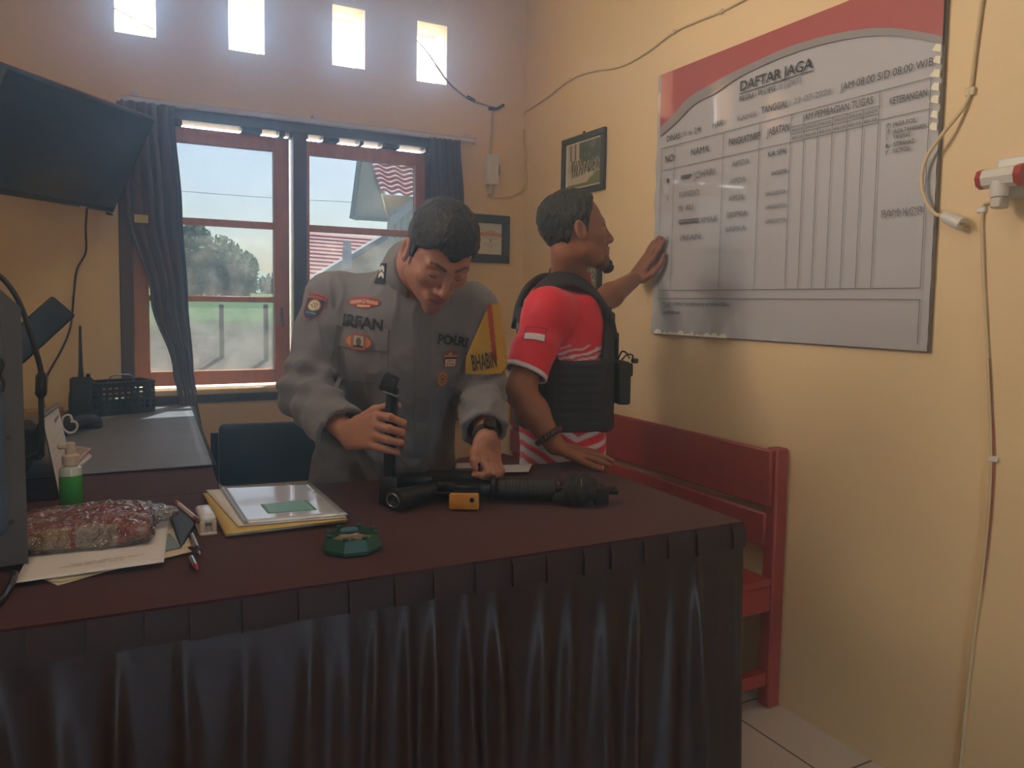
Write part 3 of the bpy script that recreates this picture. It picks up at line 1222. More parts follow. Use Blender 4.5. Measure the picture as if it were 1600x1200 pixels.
# ------------------------------------------------------------------ chair behind the officer
cp = at(436, 705, 2.72)
cxx, cyy = cp.x, cp.y
ch = thing('chair', 'dark blue padded office chair with black frame behind the desk', 'chair', (cxx, cyy - 0.2, 0))
PADB = mat('dark_blue_fabric', lin(44, 60, 78), 0.7, bump=0.1, bscale=400)
ca = rotz(-0.12)
z0, z1 = 1.28 - (754 - 467) / 1202 * 2.72, 1.28 - (659 - 467) / 1202 * 2.72
MB().box((cxx + .012, cyy, (z0 + z1) / 2), (0.42, 0.05, z1 - z0), ca, 0.018, seg=3).build('backrest', PADB, ch)
MB().box((cxx, cyy - 0.24, 0.45), (0.43, 0.42, 0.06), ca, 0.02, seg=3).build('seat', PADB, ch)
for sx in (-1, 1):
    a = Vector((cxx, cyy, 0)) + ca @ Vector((sx * 0.212, 0.012, 0))
    MB().tube(smooth_path([a + Vector((0, 0.03, 0)), a + Vector((0, 0, 0.44)), a + Vector((0, 0.0, z1 - 0.03))], 4), 0.013, 8).build('rear_leg', BLKM, ch)
    b = Vector((cxx, cyy, 0)) + ca @ Vector((sx * 0.2, -0.43, 0))
    MB().tube([b, b + Vector((0, 0.01, 0.43))], 0.012, 8).build('front_leg', BLKM, ch)
    MB().tube([b + Vector((0, 0.01, 0.43)), a + Vector((0, 0, 0.43))], 0.012, 8).build('seat_rail', BLKM, ch)

o = MB().box((1.63, 3.16, 0.424 + 0.053), (0.30, 0.46, 0.104), rotz(0.03), 0.035, seg=3).build('cushion', mat('maroon_cushion', lin(104, 52, 64), 0.8, bump=0.1), loc=(1.63, 3.16, 0.424))
tag(o, 'maroon cushion on the far end of the red bench', 'cushion')

# ------------------------------------------------------------------ duty board on the right wall
BX = XR - 0.012          # front face of the board
B_Y0, B_Y1, B_Z0, B_Z1 = 1.252, 2.393, 1.166, 2.148
bo = thing('notice_board', 'large laminated duty roster board with a red banner on the right wall', 'notice board', (XR, (B_Y0 + B_Y1) / 2, B_Z0))
LAM = bpy.data.materials.new('laminated_white_print')
LAM.use_nodes = True
nt = LAM.node_tree
p = nt.nodes['Principled BSDF']
p.inputs['Base Color'].default_value = lin(176, 175, 180)
p.inputs['Roughness'].default_value = 0.5
p.inputs['Coat Weight'].default_value = 1.0
p.inputs['Coat Roughness'].default_value = 0.04
tc = nt.nodes.new('ShaderNodeTexCoord')
nz = nt.nodes.new('ShaderNodeTexNoise')
nz.inputs['Scale'].default_value = 3.5
nz.inputs['Detail'].default_value = 2
nt.links.new(tc.outputs['Object'], nz.inputs['Vector'])
b1 = nt.nodes.new('ShaderNodeBump')
b1.inputs['Strength'].default_value = 0.05
b1.inputs['Distance'].default_value = 0.01
nt.links.new(nz.outputs['Fac'], b1.inputs['Height'])
nt.links.new(b1.outputs['Normal'], p.inputs['Coat Normal'])


def lam_color(name, col):
    m = LAM.copy()
    m.name = name
    m.node_tree.nodes['Principled BSDF'].inputs['Base Color'].default_value = col
    return m


LAMR, LAMG = lam_color('laminated_red_print', lin(168, 62, 60)), lam_color('laminated_grey_print', lin(140, 134, 134))
INK = mat('black_print', lin(34, 32, 36), 0.35)
PEN = mat('grey_marker_ink', lin(104, 100, 108), 0.5)
PEN2 = mat('dark_marker_ink', lin(52, 48, 56), 0.5)
MB().mm((XR - 0.011, B_Y0, B_Z0), (XR - 0.0005, B_Y1, B_Z1), 0.001).build('backing_board', mat('brown_hardboard', lin(112, 92, 70), 0.6), bo)


def bpt(px, py, lift=0.0):
    """point on the board front under photo pixel"""
    d = CAM_R * (px - 800) / 1202.2 + CAM_U * (555.1 - py) / 1202.2 + CAM_F
    k = (BX - lift) / d.x
    return Vector((BX - lift, d.y * k, CAM_H + d.z * k))


# the film: gently wavy near the left and bottom edges where it comes loose
def film(u, v):
    y, z = B_Y1 - (B_Y1 - B_Y0 - 0.004) * u, B_Z0 + 0.003 + (B_Z1 - B_Z0 - 0.006) * v
    w = math.exp(-v / 0.035) * (0.5 + 0.5 * math.sin(u * 70 + 2 * math.sin(u * 23))) * (1 if u < 0.6 else 0.25)
    wl = math.exp(-u / 0.03) * (0.5 + 0.5 * math.sin(v * 40)) * (0.4 + math.exp(-((v - 0.55) / 0.1) ** 2))
    wr = math.exp(-(1 - u) / 0.015) * (0.5 + 0.5 * math.sin(v * 90 + 3 * math.sin(v * 17))) * 0.6
    return (BX - 0.0004 - 0.006 * w - 0.006 * wl - 0.003 * wr, y, z)


MB().grid(film, 240, 140).build('printed_sheet', LAM, bo, sharp=80)
peel = MB()
rp_ = random.Random(2)
s = 0.02
while s < 0.40:
    w = rp_.uniform(0.012, 0.05)
    hgt = rp_.uniform(0.006, 0.022)
    y = B_Y1 - s
    peel.add([(BX - 0.010, y, B_Z0 + 0.002), (BX - 0.010, y - w, B_Z0 + 0.002), (BX - 0.0085, y - w * 0.8, B_Z0 + hgt * 0.7), (BX - 0.0085, y - w * 0.45, B_Z0 + hgt), (BX - 0.0085, y - w * 0.1, B_Z0 + hgt * 0.5)], [[0, 1, 2, 3, 4]])
    s += w * rp_.uniform(0.7, 1.0)
for k in range(9):
    z = 2.0 - k * 0.033 - rp_.uniform(0, 0.01)
    peel.add([(BX - 0.0055, B_Y0 + 0.006, z), (BX - 0.0055, B_Y0 + rp_.uniform(0.018, 0.035), z + 0.01), (BX - 0.0055, B_Y0 + 0.02, z + 0.024), (BX - 0.0055, B_Y0 + 0.006, z + 0.02)], [[0, 1, 2, 3]])
peel.build('peeled_edge', mat('bare_white_board', lin(236, 230, 208), 0.3, coat=0.5), bo, fix=False)

# banner: red field over a grey arc
up_ = [(1033, 200), (1055, 178), (1078, 153), (1119, 128), (1162, 106), (1234, 74), (1312, 52), (1391, 44), (1478, 57)]
lo_ = [(1033, 214), (1058, 192), (1087, 163), (1119, 146), (1162, 118), (1234, 86), (1312, 64), (1391, 56), (1479, 69)]
upp = smooth_path([bpt(*q, 0.0012) for q in up_], 6)
lop = smooth_path([bpt(*q, 0.0012) for q in lo_], 6)


def clampb(q, lift):
    return Vector((BX - lift, min(max(q.y, B_Y0 + 0.003), B_Y1 - 0.001), min(q.z, B_Z1 - 0.003)))


rd, gy = MB(), MB()
for i in range(len(upp) - 1):
    a, b = clampb(upp[i], 0.0068), clampb(upp[i + 1], 0.0068)
    rd.add([a, b, (a.x, b.y, B_Z1 - 0.003), (a.x, a.y, B_Z1 - 0.003)], [[0, 1, 2, 3]])
    c, d = clampb(lop[i + 1], 0.0068), clampb(lop[i], 0.0068)
    gy.add([a, d, c, b], [[0, 1, 2, 3]])
for M, nme, mt in ((rd, 'red_banner', LAMR), (gy, 'grey_arc', LAMG)):
    M.build(nme, mt, bo, fix=False)

PR, HW, LN = MB(), MB(), MB()
BU, BV = Vector((0, -1, 0)), Vector((0, 0, 1))
LIFT = 0.0072


def line_(p, q, w=0.0016, mb=None, lift=LIFT):
    a, b = bpt(*p, lift), bpt(*q, lift)
    seg_(a, b, w, mb)


def seg_(a, b, w, mb=None):
    d = (b - a)
    n = Vector((0, -d.z, d.y)).normalized() * w / 2
    (mb or LN).add([a - n, b - n, b + n, a + n], [[0, 1, 2, 3]])


def btxt(mb, s, p0, p1, cap, bold=0.0, slant=0.0):
    a, b = bpt(*p0, LIFT + 0.0004), bpt(*p1, LIFT + 0.0004)
    z = (a.z + b.z) / 2
    dcap = bpt(p0[0], p0[1] - cap, LIFT).z - a.z
    dcap2 = bpt(p1[0], p1[1] - cap, LIFT).z - b.z
    put_text(mb, s, (a.x, a.y, z), BU, BV, (dcap + dcap2) / 2, (a.y - b.y), bold, 'LEFT', 0, slant)
    return z


def crop4(x, y):
    return (1000 + x / 3.2, y / 3.2)


def crop5(x, y):
    return (1000 + x / 3.2, 260 + y / 3.2)


btxt(PR, 'DAFTAR JAGA', crop4(500, 455), crop4(862, 340), 15.5, 0.011)
line_(crop4(497, 470), crop4(863, 352), 0.003)
btxt(PR, 'REGU / PLUEG :', crop4(497, 505), crop4(690, 452), 8, 0.008)
btxt(HW, 'II (SPKT)', crop4(697, 447), crop4(808, 412), 9)
btxt(PR, 'JAM 08.00 S/D 08.00 WIB', crop4(1000, 452), crop4(1466, 328), 12, 0.011)
btxt(PR, 'DINAS :', crop4(133, 708), crop4(212, 688), 9, 0.008)
btxt(HW, '1 x 24', crop4(222, 684), crop4(300, 656), 9, 0.01)
btxt(PR, 'HARI :', crop4(363, 640), crop4(430, 622), 9, 0.008)
btxt(HW, 'KAMIS', crop4(486, 606), crop4(578, 582), 8)
btxt(PR, 'TANGGAL', crop4(605, 569), crop4(738, 532), 10.5, 0.008)
btxt(HW, ': 23-07-2026', crop4(748, 530), crop4(955, 464), 9)

ZT = (bpt(*crop4(118, 750)).z + bpt(*crop4(1475, 378)).z) / 2
ZH = (bpt(*crop4(112, 862)).z + bpt(*crop4(768, 705)).z) / 2
ZK = (bpt(*crop4(1210, 600)).z + bpt(*crop4(1460, 546)).z) / 2
ZB = (bpt(*crop5(92, 623)).z + bpt(*crop5(1400, 605)).z) / 2
ys = [(bpt(*crop4(x, y)).y + bpt(*crop5(a, b)).y) / 2 for x, y, a, b in
      ((118, 750, 92, 623), (183, 735, 157, 622), (430, 666, 395, 620), (612, 612, 573, 616), (770, 568, 727, 612))]
ysub = [(bpt(*crop4(x, y)).y + bpt(*crop5(a, b)).y) / 2 for x, y, a, b in
        ((833, 670, 792, 611), (902, 655, 859, 610), (975, 640, 930, 609), (1048, 625, 1003, 608), (1128, 605, 1079, 607))]
yk = (bpt(*crop4(1215, 450)).y + bpt(*crop5(1156, 606)).y) / 2
ye = (bpt(*crop4(1475, 378)).y + bpt(*crop5(1400, 605)).y) / 2
XL_ = BX - LIFT


def hl(y0, y1, z, w=0.0016):
    seg_(Vector((XL_, y0, z)), Vector((XL_, y1, z)), w)


def vl(y, z0, z1, w=0.0016):
    seg_(Vector((XL_, y, z0)), Vector((XL_, y, z1)), w)


hl(ys[0], ye, ZT)
hl(ys[0], ye, ZB)
hl(ys[0], ys[4], ZH)
hl(yk, ye, ZK)
zs1 = bpt(*crop4(770, 637)).z
zs2 = bpt(*crop4(770, 672)).z
hl(ys[4], yk, zs1)
hl(ys[4], yk, zs2)
hl(ys[4], yk, ZH)
for y in ys + [yk, ye]:
    vl(y, ZB, ZT)
for y in ysub:
    vl(y, ZB, zs1)
allc = [ys[4]] + ysub + [yk]
for r, zz in ((0, zs2), (1, ZH)):
    for a, b in zip(allc, allc[1:]):
        put_text(PR, '08.00-10.00' if r else '20.00-22.00', (XL_ - 0.0004, a - 0.005, zz + 0.006), BU, BV, 0.0085, a - b - 0.010, 0.006)
btxt(PR, 'NO', crop4(126, 815), crop4(168, 803), 10.5, 0.011)
btxt(PR, 'NAMA', crop4(254, 782), crop4(344, 757), 11, 0.008)
btxt(PR, 'PANGKAT/NRP', crop4(443, 735), crop4(597, 690), 11, 0.01)
btxt(PR, 'JABATAN', crop4(634, 683), crop4(746, 652), 12, 0.008)
btxt(PR, 'JAM PEMBAGIAN TUGAS', crop4(812, 606), crop4(1164, 516), 11, 0.008)
btxt(PR, 'KETERANGAN', crop4(1247, 526), crop4(1434, 478), 11, 0.008)
for i, (a, b) in enumerate((('JP', 'JAGA POS'), ('JT', 'JAGA TAHANAN'), ('Y', 'YANMAS'), ('I', 'ISTIRAHAT'), ('P', 'PATROLI'))):
    x1 = (1375, 1428, 1352, 1370, 1348)[i]
    y = 632 + i * 34
    btxt(PR, a, crop4(1228, y + 8), crop4(1228 + (20 if len(a) > 1 else 9), y + 4), 6.5, 0.011)
    btxt(PR, ': ' + b, crop4(1254, y + 2), crop4(x1, y - 22 - (4 if i == 1 else 0)), 6.5, 0.011)
btxt(HW, 'JOHARI', crop5(265, 68), crop5(372, 36), 11)
btxt(HW, 'RIANDIO', crop5(195, 160), crop5(292, 138), 9)
btxt(HW, 'M. ALI', crop5(190, 226), crop5(264, 214), 9)
btxt(HW, 'AMAR', crop5(300, 292), crop5(383, 270), 10)
btxt(HW, 'IRFAN .', crop5(200, 376), crop5(322, 358), 9)
btxt(HW, 'AIPDA', crop4(457, 836), crop4(545, 818), 9)
btxt(HW, 'AIPDA', crop4(447, 925), crop4(527, 908), 9)
btxt(HW, 'AIPDA', crop5(440, 178), crop5(518, 164), 9)
btxt(HW, 'BRIPKA', crop5(432, 260), crop5(535, 245), 9)
btxt(HW, 'BRIPKA', crop5(428, 330), crop5(527, 318), 8)
HD = MB()
btxt(HD, 'KA SPK', crop4(640, 785), crop4(732, 764), 8, 0.008)
btxt(HD, 'ANGGOTA', crop4(655, 880), crop4(735, 862), 6.5, 0.012)
for a, b in ((150, 135), (216, 202), (290, 274)):
    btxt(HW, 'ANGGOTA', crop5(625, a), crop5(728, b), 6.5, 0.008)
for s_, y in (('1', 82), ('2', 170), ('5', 372)):
    btxt(HD, s_, crop5(134, y), crop5(142, y - 1), 6.5)
btxt(HW, 'PAM KOP', crop5(1205, 266), crop5(1410, 232), 13)
for x0, x1, y in ((203, 258, 45), (205, 258, 52), (203, 250, 60), (192, 294, 266), (192, 290, 277), (195, 294, 284)):
    line_(crop5(x0, y + 4), crop5(x1, y - 6), 0.003, HD)
# note box at the foot
z1_ = (bpt(*crop5(90, 663)).z + bpt(*crop5(1395, 662)).z) / 2
z0_ = B_Z0 + 0.02
hl(ys[0], ye, z1_)
vl(ye, z0_, z1_)
btxt(PR, 'POINT ( POINT INFORMASI & KETERANGAN )', crop5(115, 695), crop5(447, 700), 5.5, 0.01)
btxt(PR, 'LAPORAN', crop5(112, 738), crop5(198, 740), 5, 0.01)
line_(crop5(115, 702), crop5(156, 702), 0.0016)
PR.build('printed_lettering', INK, bo, fix=False)
LN.build('ruled_lines', INK, bo, fix=False)
HW.build('grey_handwriting', PEN, bo, fix=False)
HD.build('dark_handwriting', PEN2, bo, fix=False)


# ------------------------------------------------------------------ framed pictures
FRM = mat('dark_blue_black_frame', lin(38, 44, 56), 0.4, vary=0.1)
FRM2 = mat('dark_brown_frame', lin(48, 38, 38), 0.4, vary=0.1)


def framed(name, label, c, U, V, N, w, h, fw, border, frame_mat, drawfn, hanger=False):
    c, U, V, N = Vector(c), Vector(U), Vector(V), Vector(N)
    t = thing(name, label, 'picture', c)
    m = MB()
    R = Matrix((U, N, V)).transposed()
    for sx, sy, sw, sh in ((0, 1, w, fw), (0, -1, w, fw), (1, 0, fw, h - 2 * fw), (-1, 0, fw, h - 2 * fw)):
        m.box(c + U * sx * (w - fw) / 2 + V * sy * (h - fw) / 2 + N * 0.009, (sw, 0.018, sh), R, 0.003)
    m.build('frame', frame_mat, t)
    n = 70
    iw, ih = w - 2 * fw, h - 2 * fw
    uu, vv = np.meshgrid(np.linspace(0, 1, n + 1), np.linspace(0, 1, n + 1), indexing='ij')
    col = drawfn(uu.ravel(), vv.ravel())
    V_ = np.array([(c + U * (a - .5) * iw + V * (b - .5) * ih + N * 0.006)[:] for a, b in zip(uu.ravel(), vv.ravel())])
    ix = np.arange((n + 1) ** 2).reshape(n + 1, n + 1)
    Q = np.stack([ix[:-1, :-1], ix[1:, :-1], ix[1:, 1:], ix[:-1, 1:]], -1).reshape(-1, 4)
    arrays_mesh('print', V_, Q, mat('glazed_print', (1, 1, 1, 1), 0.35, coat=0.6, coat_rough=0.03, attr='Col'), t, col)
    if hanger:
        MB().mm(c + V * h / 2 + Vector((-0.006, -0.006, 0)) + N * 0.003, c + V * h / 2 + Vector((0.006, 0.006, 0.012)) + N * 0.009).build('hanger', frame_mat, t)
    return t


def C(*rgb):
    return np.array(lin(*rgb)[:3], np.float32)


def mixc(base, col, m):
    base[m] = col
    return base


def draw_troop(u, v):
    c = np.tile(C(176, 170, 140), (len(u), 1))
    P = np.stack([u, v, u * 0], 1).astype(np.float32)
    nz1 = vnoise(P, 9) + 0.6 * vnoise(P, 23)
    mixc(c, C(70, 84, 74), (v > 0.55) & (u > 0.42))
    c[(v > 0.55) & (u > 0.42) & (nz1 > 0.3)] = C(110, 120, 108)
    mixc(c, C(190, 184, 160), (v > 0.5) & (u <= 0.42))
    mixc(c, C(96, 84, 70), (v > 0.62) & (u <= 0.42) & ((u * 8) % 1 < 0.35))
    mixc(c, C(118, 122, 62), (v < 0.12 + 0.45 * np.clip(u - 0.55, 0, 1)) | ((v < 0.3) & (u > 0.8)))
    mixc(c, C(196, 188, 164), (v < 0.36) & (v > 0.1) & (u < 0.85 - (0.36 - v)))
    cr = (v > 0.33 - 0.1 * (1 - u)) & (v < 0.64 - 0.1 * u) & (u > 0.16) & (u < 0.96) & ((u * 13 + 0.4 * nz1) % 1 < 0.62)
    c[cr] = C(74, 72, 56) * (1 + 0.3 * nz1[cr, None])
    edge = (u < 0.05) | (u > 0.95) | (v < 0.04) | (v > 0.96)
    c[edge] = C(216, 212, 200)
    return np.clip(c, 0, 1)


def draw_cert(u, v):
    c = np.tile(C(206, 202, 182), (len(u), 1))
    mixc(c, C(196, 204, 208), v > 0.8)
    roof = (v > 0.56) & (v < 0.80 - 0.25 * np.abs(u - 0.5))
    c[roof] = C(204, 160, 146)
    mixc(c, C(176, 120, 110), roof & ((np.abs(v - 0.66) < 0.018) | (np.abs(v - 0.6) < 0.012)))
    mixc(c, C(214, 208, 190), (v < 0.56))
    for vv, a, b in ((0.34, 0.12, 0.88), (0.29, 0.18, 0.84), (0.23, 0.4, 0.6)):
        mixc(c, C(96, 88, 84), (np.abs(v - vv) < 0.010) & (u > a) & (u < b) & ((u * 23) % 1 < 0.75))
    mixc(c, C(60, 56, 58), ((np.abs(v - 0.46) < 0.02) | (np.abs(v - 0.41) < 0.012)) & (np.abs(u - 0.5) < 0.03))
    mixc(c, C(120, 112, 104), (v < 0.52) & (v > 0.505) & (u > 0.1) & (u < 0.9))
    return c


framed('picture_frame', 'dark framed certificate with a roofed building on the window wall behind the officer',
       ((1.645 + 1.803) / 2 - 0.06, YB, 1.5925), (1, 0, 0), (0, 0, 1), (0, -1, 0), 0.296, 0.237, 0.042, 0.0, FRM,
       lambda u, v: draw_cert(np.clip((u - 0.43) / 0.57, 0, 1), v))
framed('picture_frame', 'dark framed photograph of a parading troop on the right wall above the second man',
       (XR, (2.741 + 3.095) / 2, (2.015 + 1.752) / 2 + 0.012), (0, -1, 0), (0, 0, 1), (-1, 0, 0), 0.345, 0.262, 0.027, 0.0, FRM2, draw_troop, True)
framed('picture_frame', 'dark framed picture on the right wall mostly hidden behind the second man',
       (XR, 2.93, 1.42), (0, -1, 0), (0, 0, 1), (-1, 0, 0), 0.345, 0.262, 0.027, 0.0, FRM2, draw_troop)

# ------------------------------------------------------------------ wiring on the walls
CAB = mat('cream_cable', lin(206, 188, 148), 0.5)
CABD = mat('grey_white_cable', lin(176, 170, 158), 0.5)
WPL = mat('white_plastic', lin(214, 212, 206), 0.35)
RPL = mat('red_plastic', lin(168, 44, 40), 0.35)
BPL = mat('brass_pin', lin(150, 120, 70), 0.35, 0.8)


def wall_pt(px, py, off=0.006):
    d = CAM_R * (px - 800) / 1202.2 + CAM_U * (555.1 - py) / 1202.2 + CAM_F
    k = (XR - off) / d.x
    return Vector((XR - off, d.y * k, CAM_H + d.z * k))


def back_pt(px, py, off=0.006):
    d = CAM_R * (px - 800) / 1202.2 + CAM_U * (555.1 - py) / 1202.2 + CAM_F
    k = (YB - off) / d.y
    return Vector((d.x * k, YB - off, CAM_H + d.z * k))


cw = thing('wall_cable', 'cream cable clipped across the right wall from the corner to above the board', 'cable', (XR, 3.3, 2.24))
pts = [wall_pt(*q) for q in ((822, 296), (820, 240), (818, 182), (832, 168), (858, 150), (890, 125), (922, 112), (968, 104), (1010, 82), (1053, 50), (1090, 33), (1127, 18), (1170, -4), (1215, -24))]
pts += [Vector((XR - 0.006, pts[-1].y - 0.25, 2.40)), Vector((XR - 0.006, pts[-1].y - 0.6, 2.43)), Vector((XR - 0.006, pts[-1].y - 0.75, 2.55)), Vector((XR - 0.006, pts[-1].y - 0.76, ZC - 0.004))]
MB().tube(smooth_path(pts), 0.0042, 6).build('cable', CAB, cw)
for q in ((820, 290), (819, 205), (890, 125), (1053, 50), (1127, 18)):
    c = wall_pt(*q, 0.006)
    MB().mm(c - Vector((0.005, 0.008, 0.008)), c + Vector((0.006, 0.008, 0.008)), 0.002).build('clip', CAB, cw)

# socket box on the window wall and the cable coming in through the vent hole
bx = thing('socket_box', 'small white junction box on the window wall near the corner', 'junction box', (1.705, YB, 1.925))
MB().mm((1.673, YB - 0.04, 1.855), (1.735, YB, 2.0), 0.005).build('housing', WPL, bx)
MB().mm((1.735, YB - 0.036, 1.905), (1.742, YB - 0.004, 1.955), 0.002).build('switch', mat('grey_plastic', lin(110, 104, 98), 0.5), bx)
MB().cyl((1.700, YB - 0.018, 1.855), (1.700, YB - 0.018, 1.81), 0.012).build('plug', mat('clear_grey_plastic', lin(180, 172, 160), 0.25), bx)
pts = [back_pt(*q, 0.01) for q in ((762, 300), (764, 306), (780, 309), (800, 306), (815, 298))] + [wall_pt(821, 292)]
tag(MB().tube(smooth_path(pts), 0.004, 6).build('jumper_cable', CAB), 'short cream cable looping from the junction box to the corner', 'cable')
pts = [Vector((1.33, YB + 0.75, 2.80)), Vector((1.335, YB + 0.4, 2.66)), Vector((1.35, YB + 0.14, 2.55))] + [back_pt(*q, 0.006) for q in ((668, 82), (682, 103), (697, 124), (715, 142), (735, 156), (760, 165), (772, 168))]
vc = thing('entry_cable', 'dark cable entering through the right vent hole down to the corner', 'cable', (1.6, YB, 2.3))
MB().tube(smooth_path(pts), 0.0042, 6).build('cable', mat('grey_cable', lin(120, 112, 104), 0.5), vc)
pts = [back_pt(*q, 0.012) for q in ((764, 170), (776, 170), (787, 164))]
MB().tube(smooth_path(pts), 0.008, 6).build('taped_joint', BLKM, vc)
pts = [back_pt(*q, 0.012) for q in ((730, 151), (742, 158))]
MB().tube(pts, 0.008, 6).build('taped_joint', BLKM, vc)
pts = [back_pt(*q, 0.006) for q in ((770, 172), (769, 200), (766, 243))]
MB().tube(smooth_path(pts), 0.005, 6).build('drop_cable', CABD, vc)
q0 = back_pt(176, 12, -0.6)
pts = [back_pt(150, 2, -0.75), back_pt(180, 14, -0.75), back_pt(243, 48, -0.75), back_pt(300, 75, -0.75)]
tag(MB().tube(smooth_path(pts), 0.006, 6).build('eave_wire', mat('grey_cable', lin(120, 112, 104), 0.5)), 'thin wire outside crossing the leftmost vent hole', 'wire')

# adaptor and cables right of the board
ad_ = thing('plug_adaptor', 'white multiway plug adaptor with red ends on the right wall', 'plug adaptor', wall_pt(1560, 280, 0.0))
c = wall_pt(1563, 277, 0.055)
MB().mm((XR - 0.02, c.y - 0.09, c.z - 0.045), (XR - 0.0005, c.y + 0.03, c.z + 0.05), 0.004).build('wall_socket', WPL, ad_)
MB().tube([c + Vector((0, 0.034, 0)), c + Vector((0, -0.04, 0.0))], 0.024, 8).build('body', WPL, ad_)
MB().cyl(c, c + Vector((0, 0, -0.045)), 0.022, 0.019, 10).build('outlet', WPL, ad_)
MB().cyl(c, c + Vector((0.038, 0, 0)), 0.02, seg=10).build('rear_plug', WPL, ad_)
MB().tube([c + Vector((0, 0.034, 0)), c + Vector((0, 0.047, 0))], 0.0235, 8).build('red_end', RPL, ad_)
MB().tube([c + Vector((0, -0.040, 0)), c + Vector((0, -0.056, 0))], 0.0255, 8).build('red_end', RPL, ad_)
MB().mm(c + Vector((-0.018, -0.015, -0.072)), c + Vector((0.018, 0.012, -0.045)), 0.004).build('plugged_in_plug', mat('clear_grey_plastic', lin(180, 172, 160), 0.25), ad_)
for yy in (-0.058,):
    MB().mm(c + Vector((-0.008, -0.058, -0.008)), c + Vector((0.008, -0.0565, 0.008))).build('socket_face', mat('grey_plastic', lin(110, 104, 98), 0.5), ad_)

pw = thing('plug_lead', 'cream lead with a white plug hanging over the right edge of the board', 'plug', wall_pt(1492, 343, 0.0))
pts = [Vector((XR - 0.006, wall_pt(1552, -90).y, ZC - 0.004)), Vector((XR - 0.006, wall_pt(1552, -90).y, 2.6))] + [wall_pt(*q) for q in ((1548, -60), (1535, 0), (1524, 80), (1516, 143))] + [wall_pt(1503, 172, 0.012), wall_pt(1474, 208, 0.03), wall_pt(1448, 246, 0.032), wall_pt(1440, 284, 0.032), wall_pt(1447, 315, 0.03), wall_pt(1461, 334, 0.026), wall_pt(1472, 337, 0.026)]
MB().tube(smooth_path(pts), 0.0048, 8).build('cable', CAB, pw)
c1, c2 = wall_pt(1474, 337, 0.026), wall_pt(1503, 350, 0.026)
dd = (c2 - c1)
L_ = dd.length
rot = dd.to_track_quat('Z', 'Y').to_matrix()
MB().lathe([(0.004, -0.004), (0.012, 0.0), (0.0165, L_ * .25), (0.0175, L_ * .8), (0.0165, L_)], c1, 16, rot).build('plug_body', WPL, pw)
for s_ in (-1, 1):
    o_ = rot @ Vector((0.006 * s_, 0, 0))
    MB().cyl(c2 + o_, c2 + o_ + dd.normalized() * 0.018, 0.0024, seg=8).build('pin', BPL, pw)
cc = wall_pt(1516, 143, 0.006)
MB().mm(cc - Vector((0.004, 0.012, 0.010)), cc + Vector((0.006, 0.012, 0.010)), 0.002).build('clip', CAB, pw)

rc_ = thing('supply_cable', 'cream and red twin cable running down the right wall from the adaptor', 'cable', wall_pt(1540, 700, 0.0))
pts = [wall_pt(1562, 312, 0.04), wall_pt(1550, 316, 0.012)] + [wall_pt(*q) for q in ((1535, 328), (1536, 420), (1540, 500), (1546, 620), (1549, 715), (1545, 800), (1535, 900), (1522, 990), (1512, 1080), (1502, 1180), (1497, 1230))]
MB().tube(smooth_path(pts), 0.004, 6).build('cream_wire', CAB, rc_)
pts = [wall_pt(*q, 0.005) for q in ((1545, 560), (1549, 640), (1552, 716), (1548, 800), (1538, 890), (1530, 940))]
MB().tube(smooth_path(pts), 0.0028, 6).build('red_wire', mat('red_wire', lin(150, 62, 44), 0.5), rc_)
for q in ((1533, 328), (1552, 717)):
    cc = wall_pt(*q, 0.006)
    MB().mm(cc - Vector((0.004, 0.011, 0.007)), cc + Vector((0.006, 0.011, 0.007)), 0.002).build('clip', WPL, rc_)

# ------------------------------------------------------------------ things on the desks


def onz(px, py, z):
    d = CAM_R * (px - 800) / 1202.2 + CAM_U * (555.1 - py) / 1202.2 + CAM_F
    k = (z - CAM_H) / d.z
    return Vector((d.x * k, d.y * k, z))


PAPER = mat('white_paper', lin(226, 224, 220), 0.7, vary=0.03)
PAPERC = mat('cream_paper', lin(214, 200, 172), 0.75, vary=0.04)
YMAP = mat('yellow_card_folder', lin(206, 178, 104), 0.6, vary=0.05)


def sheet(name, label, cat, pts, z, mt, th=0.0012, group=None, curl=0.0, parent=None):
    """flat sheet through photo-measured corners at height z, subdivided with a gentle curl"""
    c = [onz(x, y, z) for x, y in pts]
    n = 14

    def fn(u, v):
        a = c[0].lerp(c[1], u)
        b = c[3].lerp(c[2], u)
        q = a.lerp(b, v)
        q.z += curl * (max(0, u - 0.55) / 0.45) ** 2
        return q
    mb = MB().grid(fn, n, n)
    o = mb.build(name, mt, parent, loc=fn(0.5, 0.5) if not parent else None, fix=False)
    md = o.modifiers.new('thickness', 'SOLIDIFY')
    md.thickness = th
    md.offset = 0
    if not parent:
        tag(o, label, cat, group)
    return o


# folders ---------------------------------------------------------------
t = thing('card_folder', 'yellow card folder with papers at the bottom of the pile', 'folder', onz(430, 795, TZ))
for i, (z, mt, e) in enumerate(((TZ + 0.003, YMAP, 0), (TZ + 0.006, PAPER, 3), (TZ + 0.009, PAPERC, 2), (TZ + 0.012, YMAP, 1))):
    sheet('cover' if mt is YMAP else 'papers', None, None, [(317 + e, 771), (488 - e, 760 + (i == 1)), (545 - e * 2 + (i == 0) * -4, 815 - i), (352 + e, 838 - i)], z, mt, 0.0022, parent=t)
sheet('loose_sheet', 'white sheet with a torn notch between the two folders', 'paper', [(322, 766), (487, 757), (541, 808), (372, 822)], TZ + 0.0160, PAPER, 0.0016)
pf = thing('plastic_folder', 'shiny white plastic folder with a teal label on top of the pile', 'folder', onz(440, 785, TZ + 0.02))
GLOSS = mat('glossy_white_plastic', lin(206, 212, 218), 0.12, bump=0.12, bscale=14, coat=0.6)
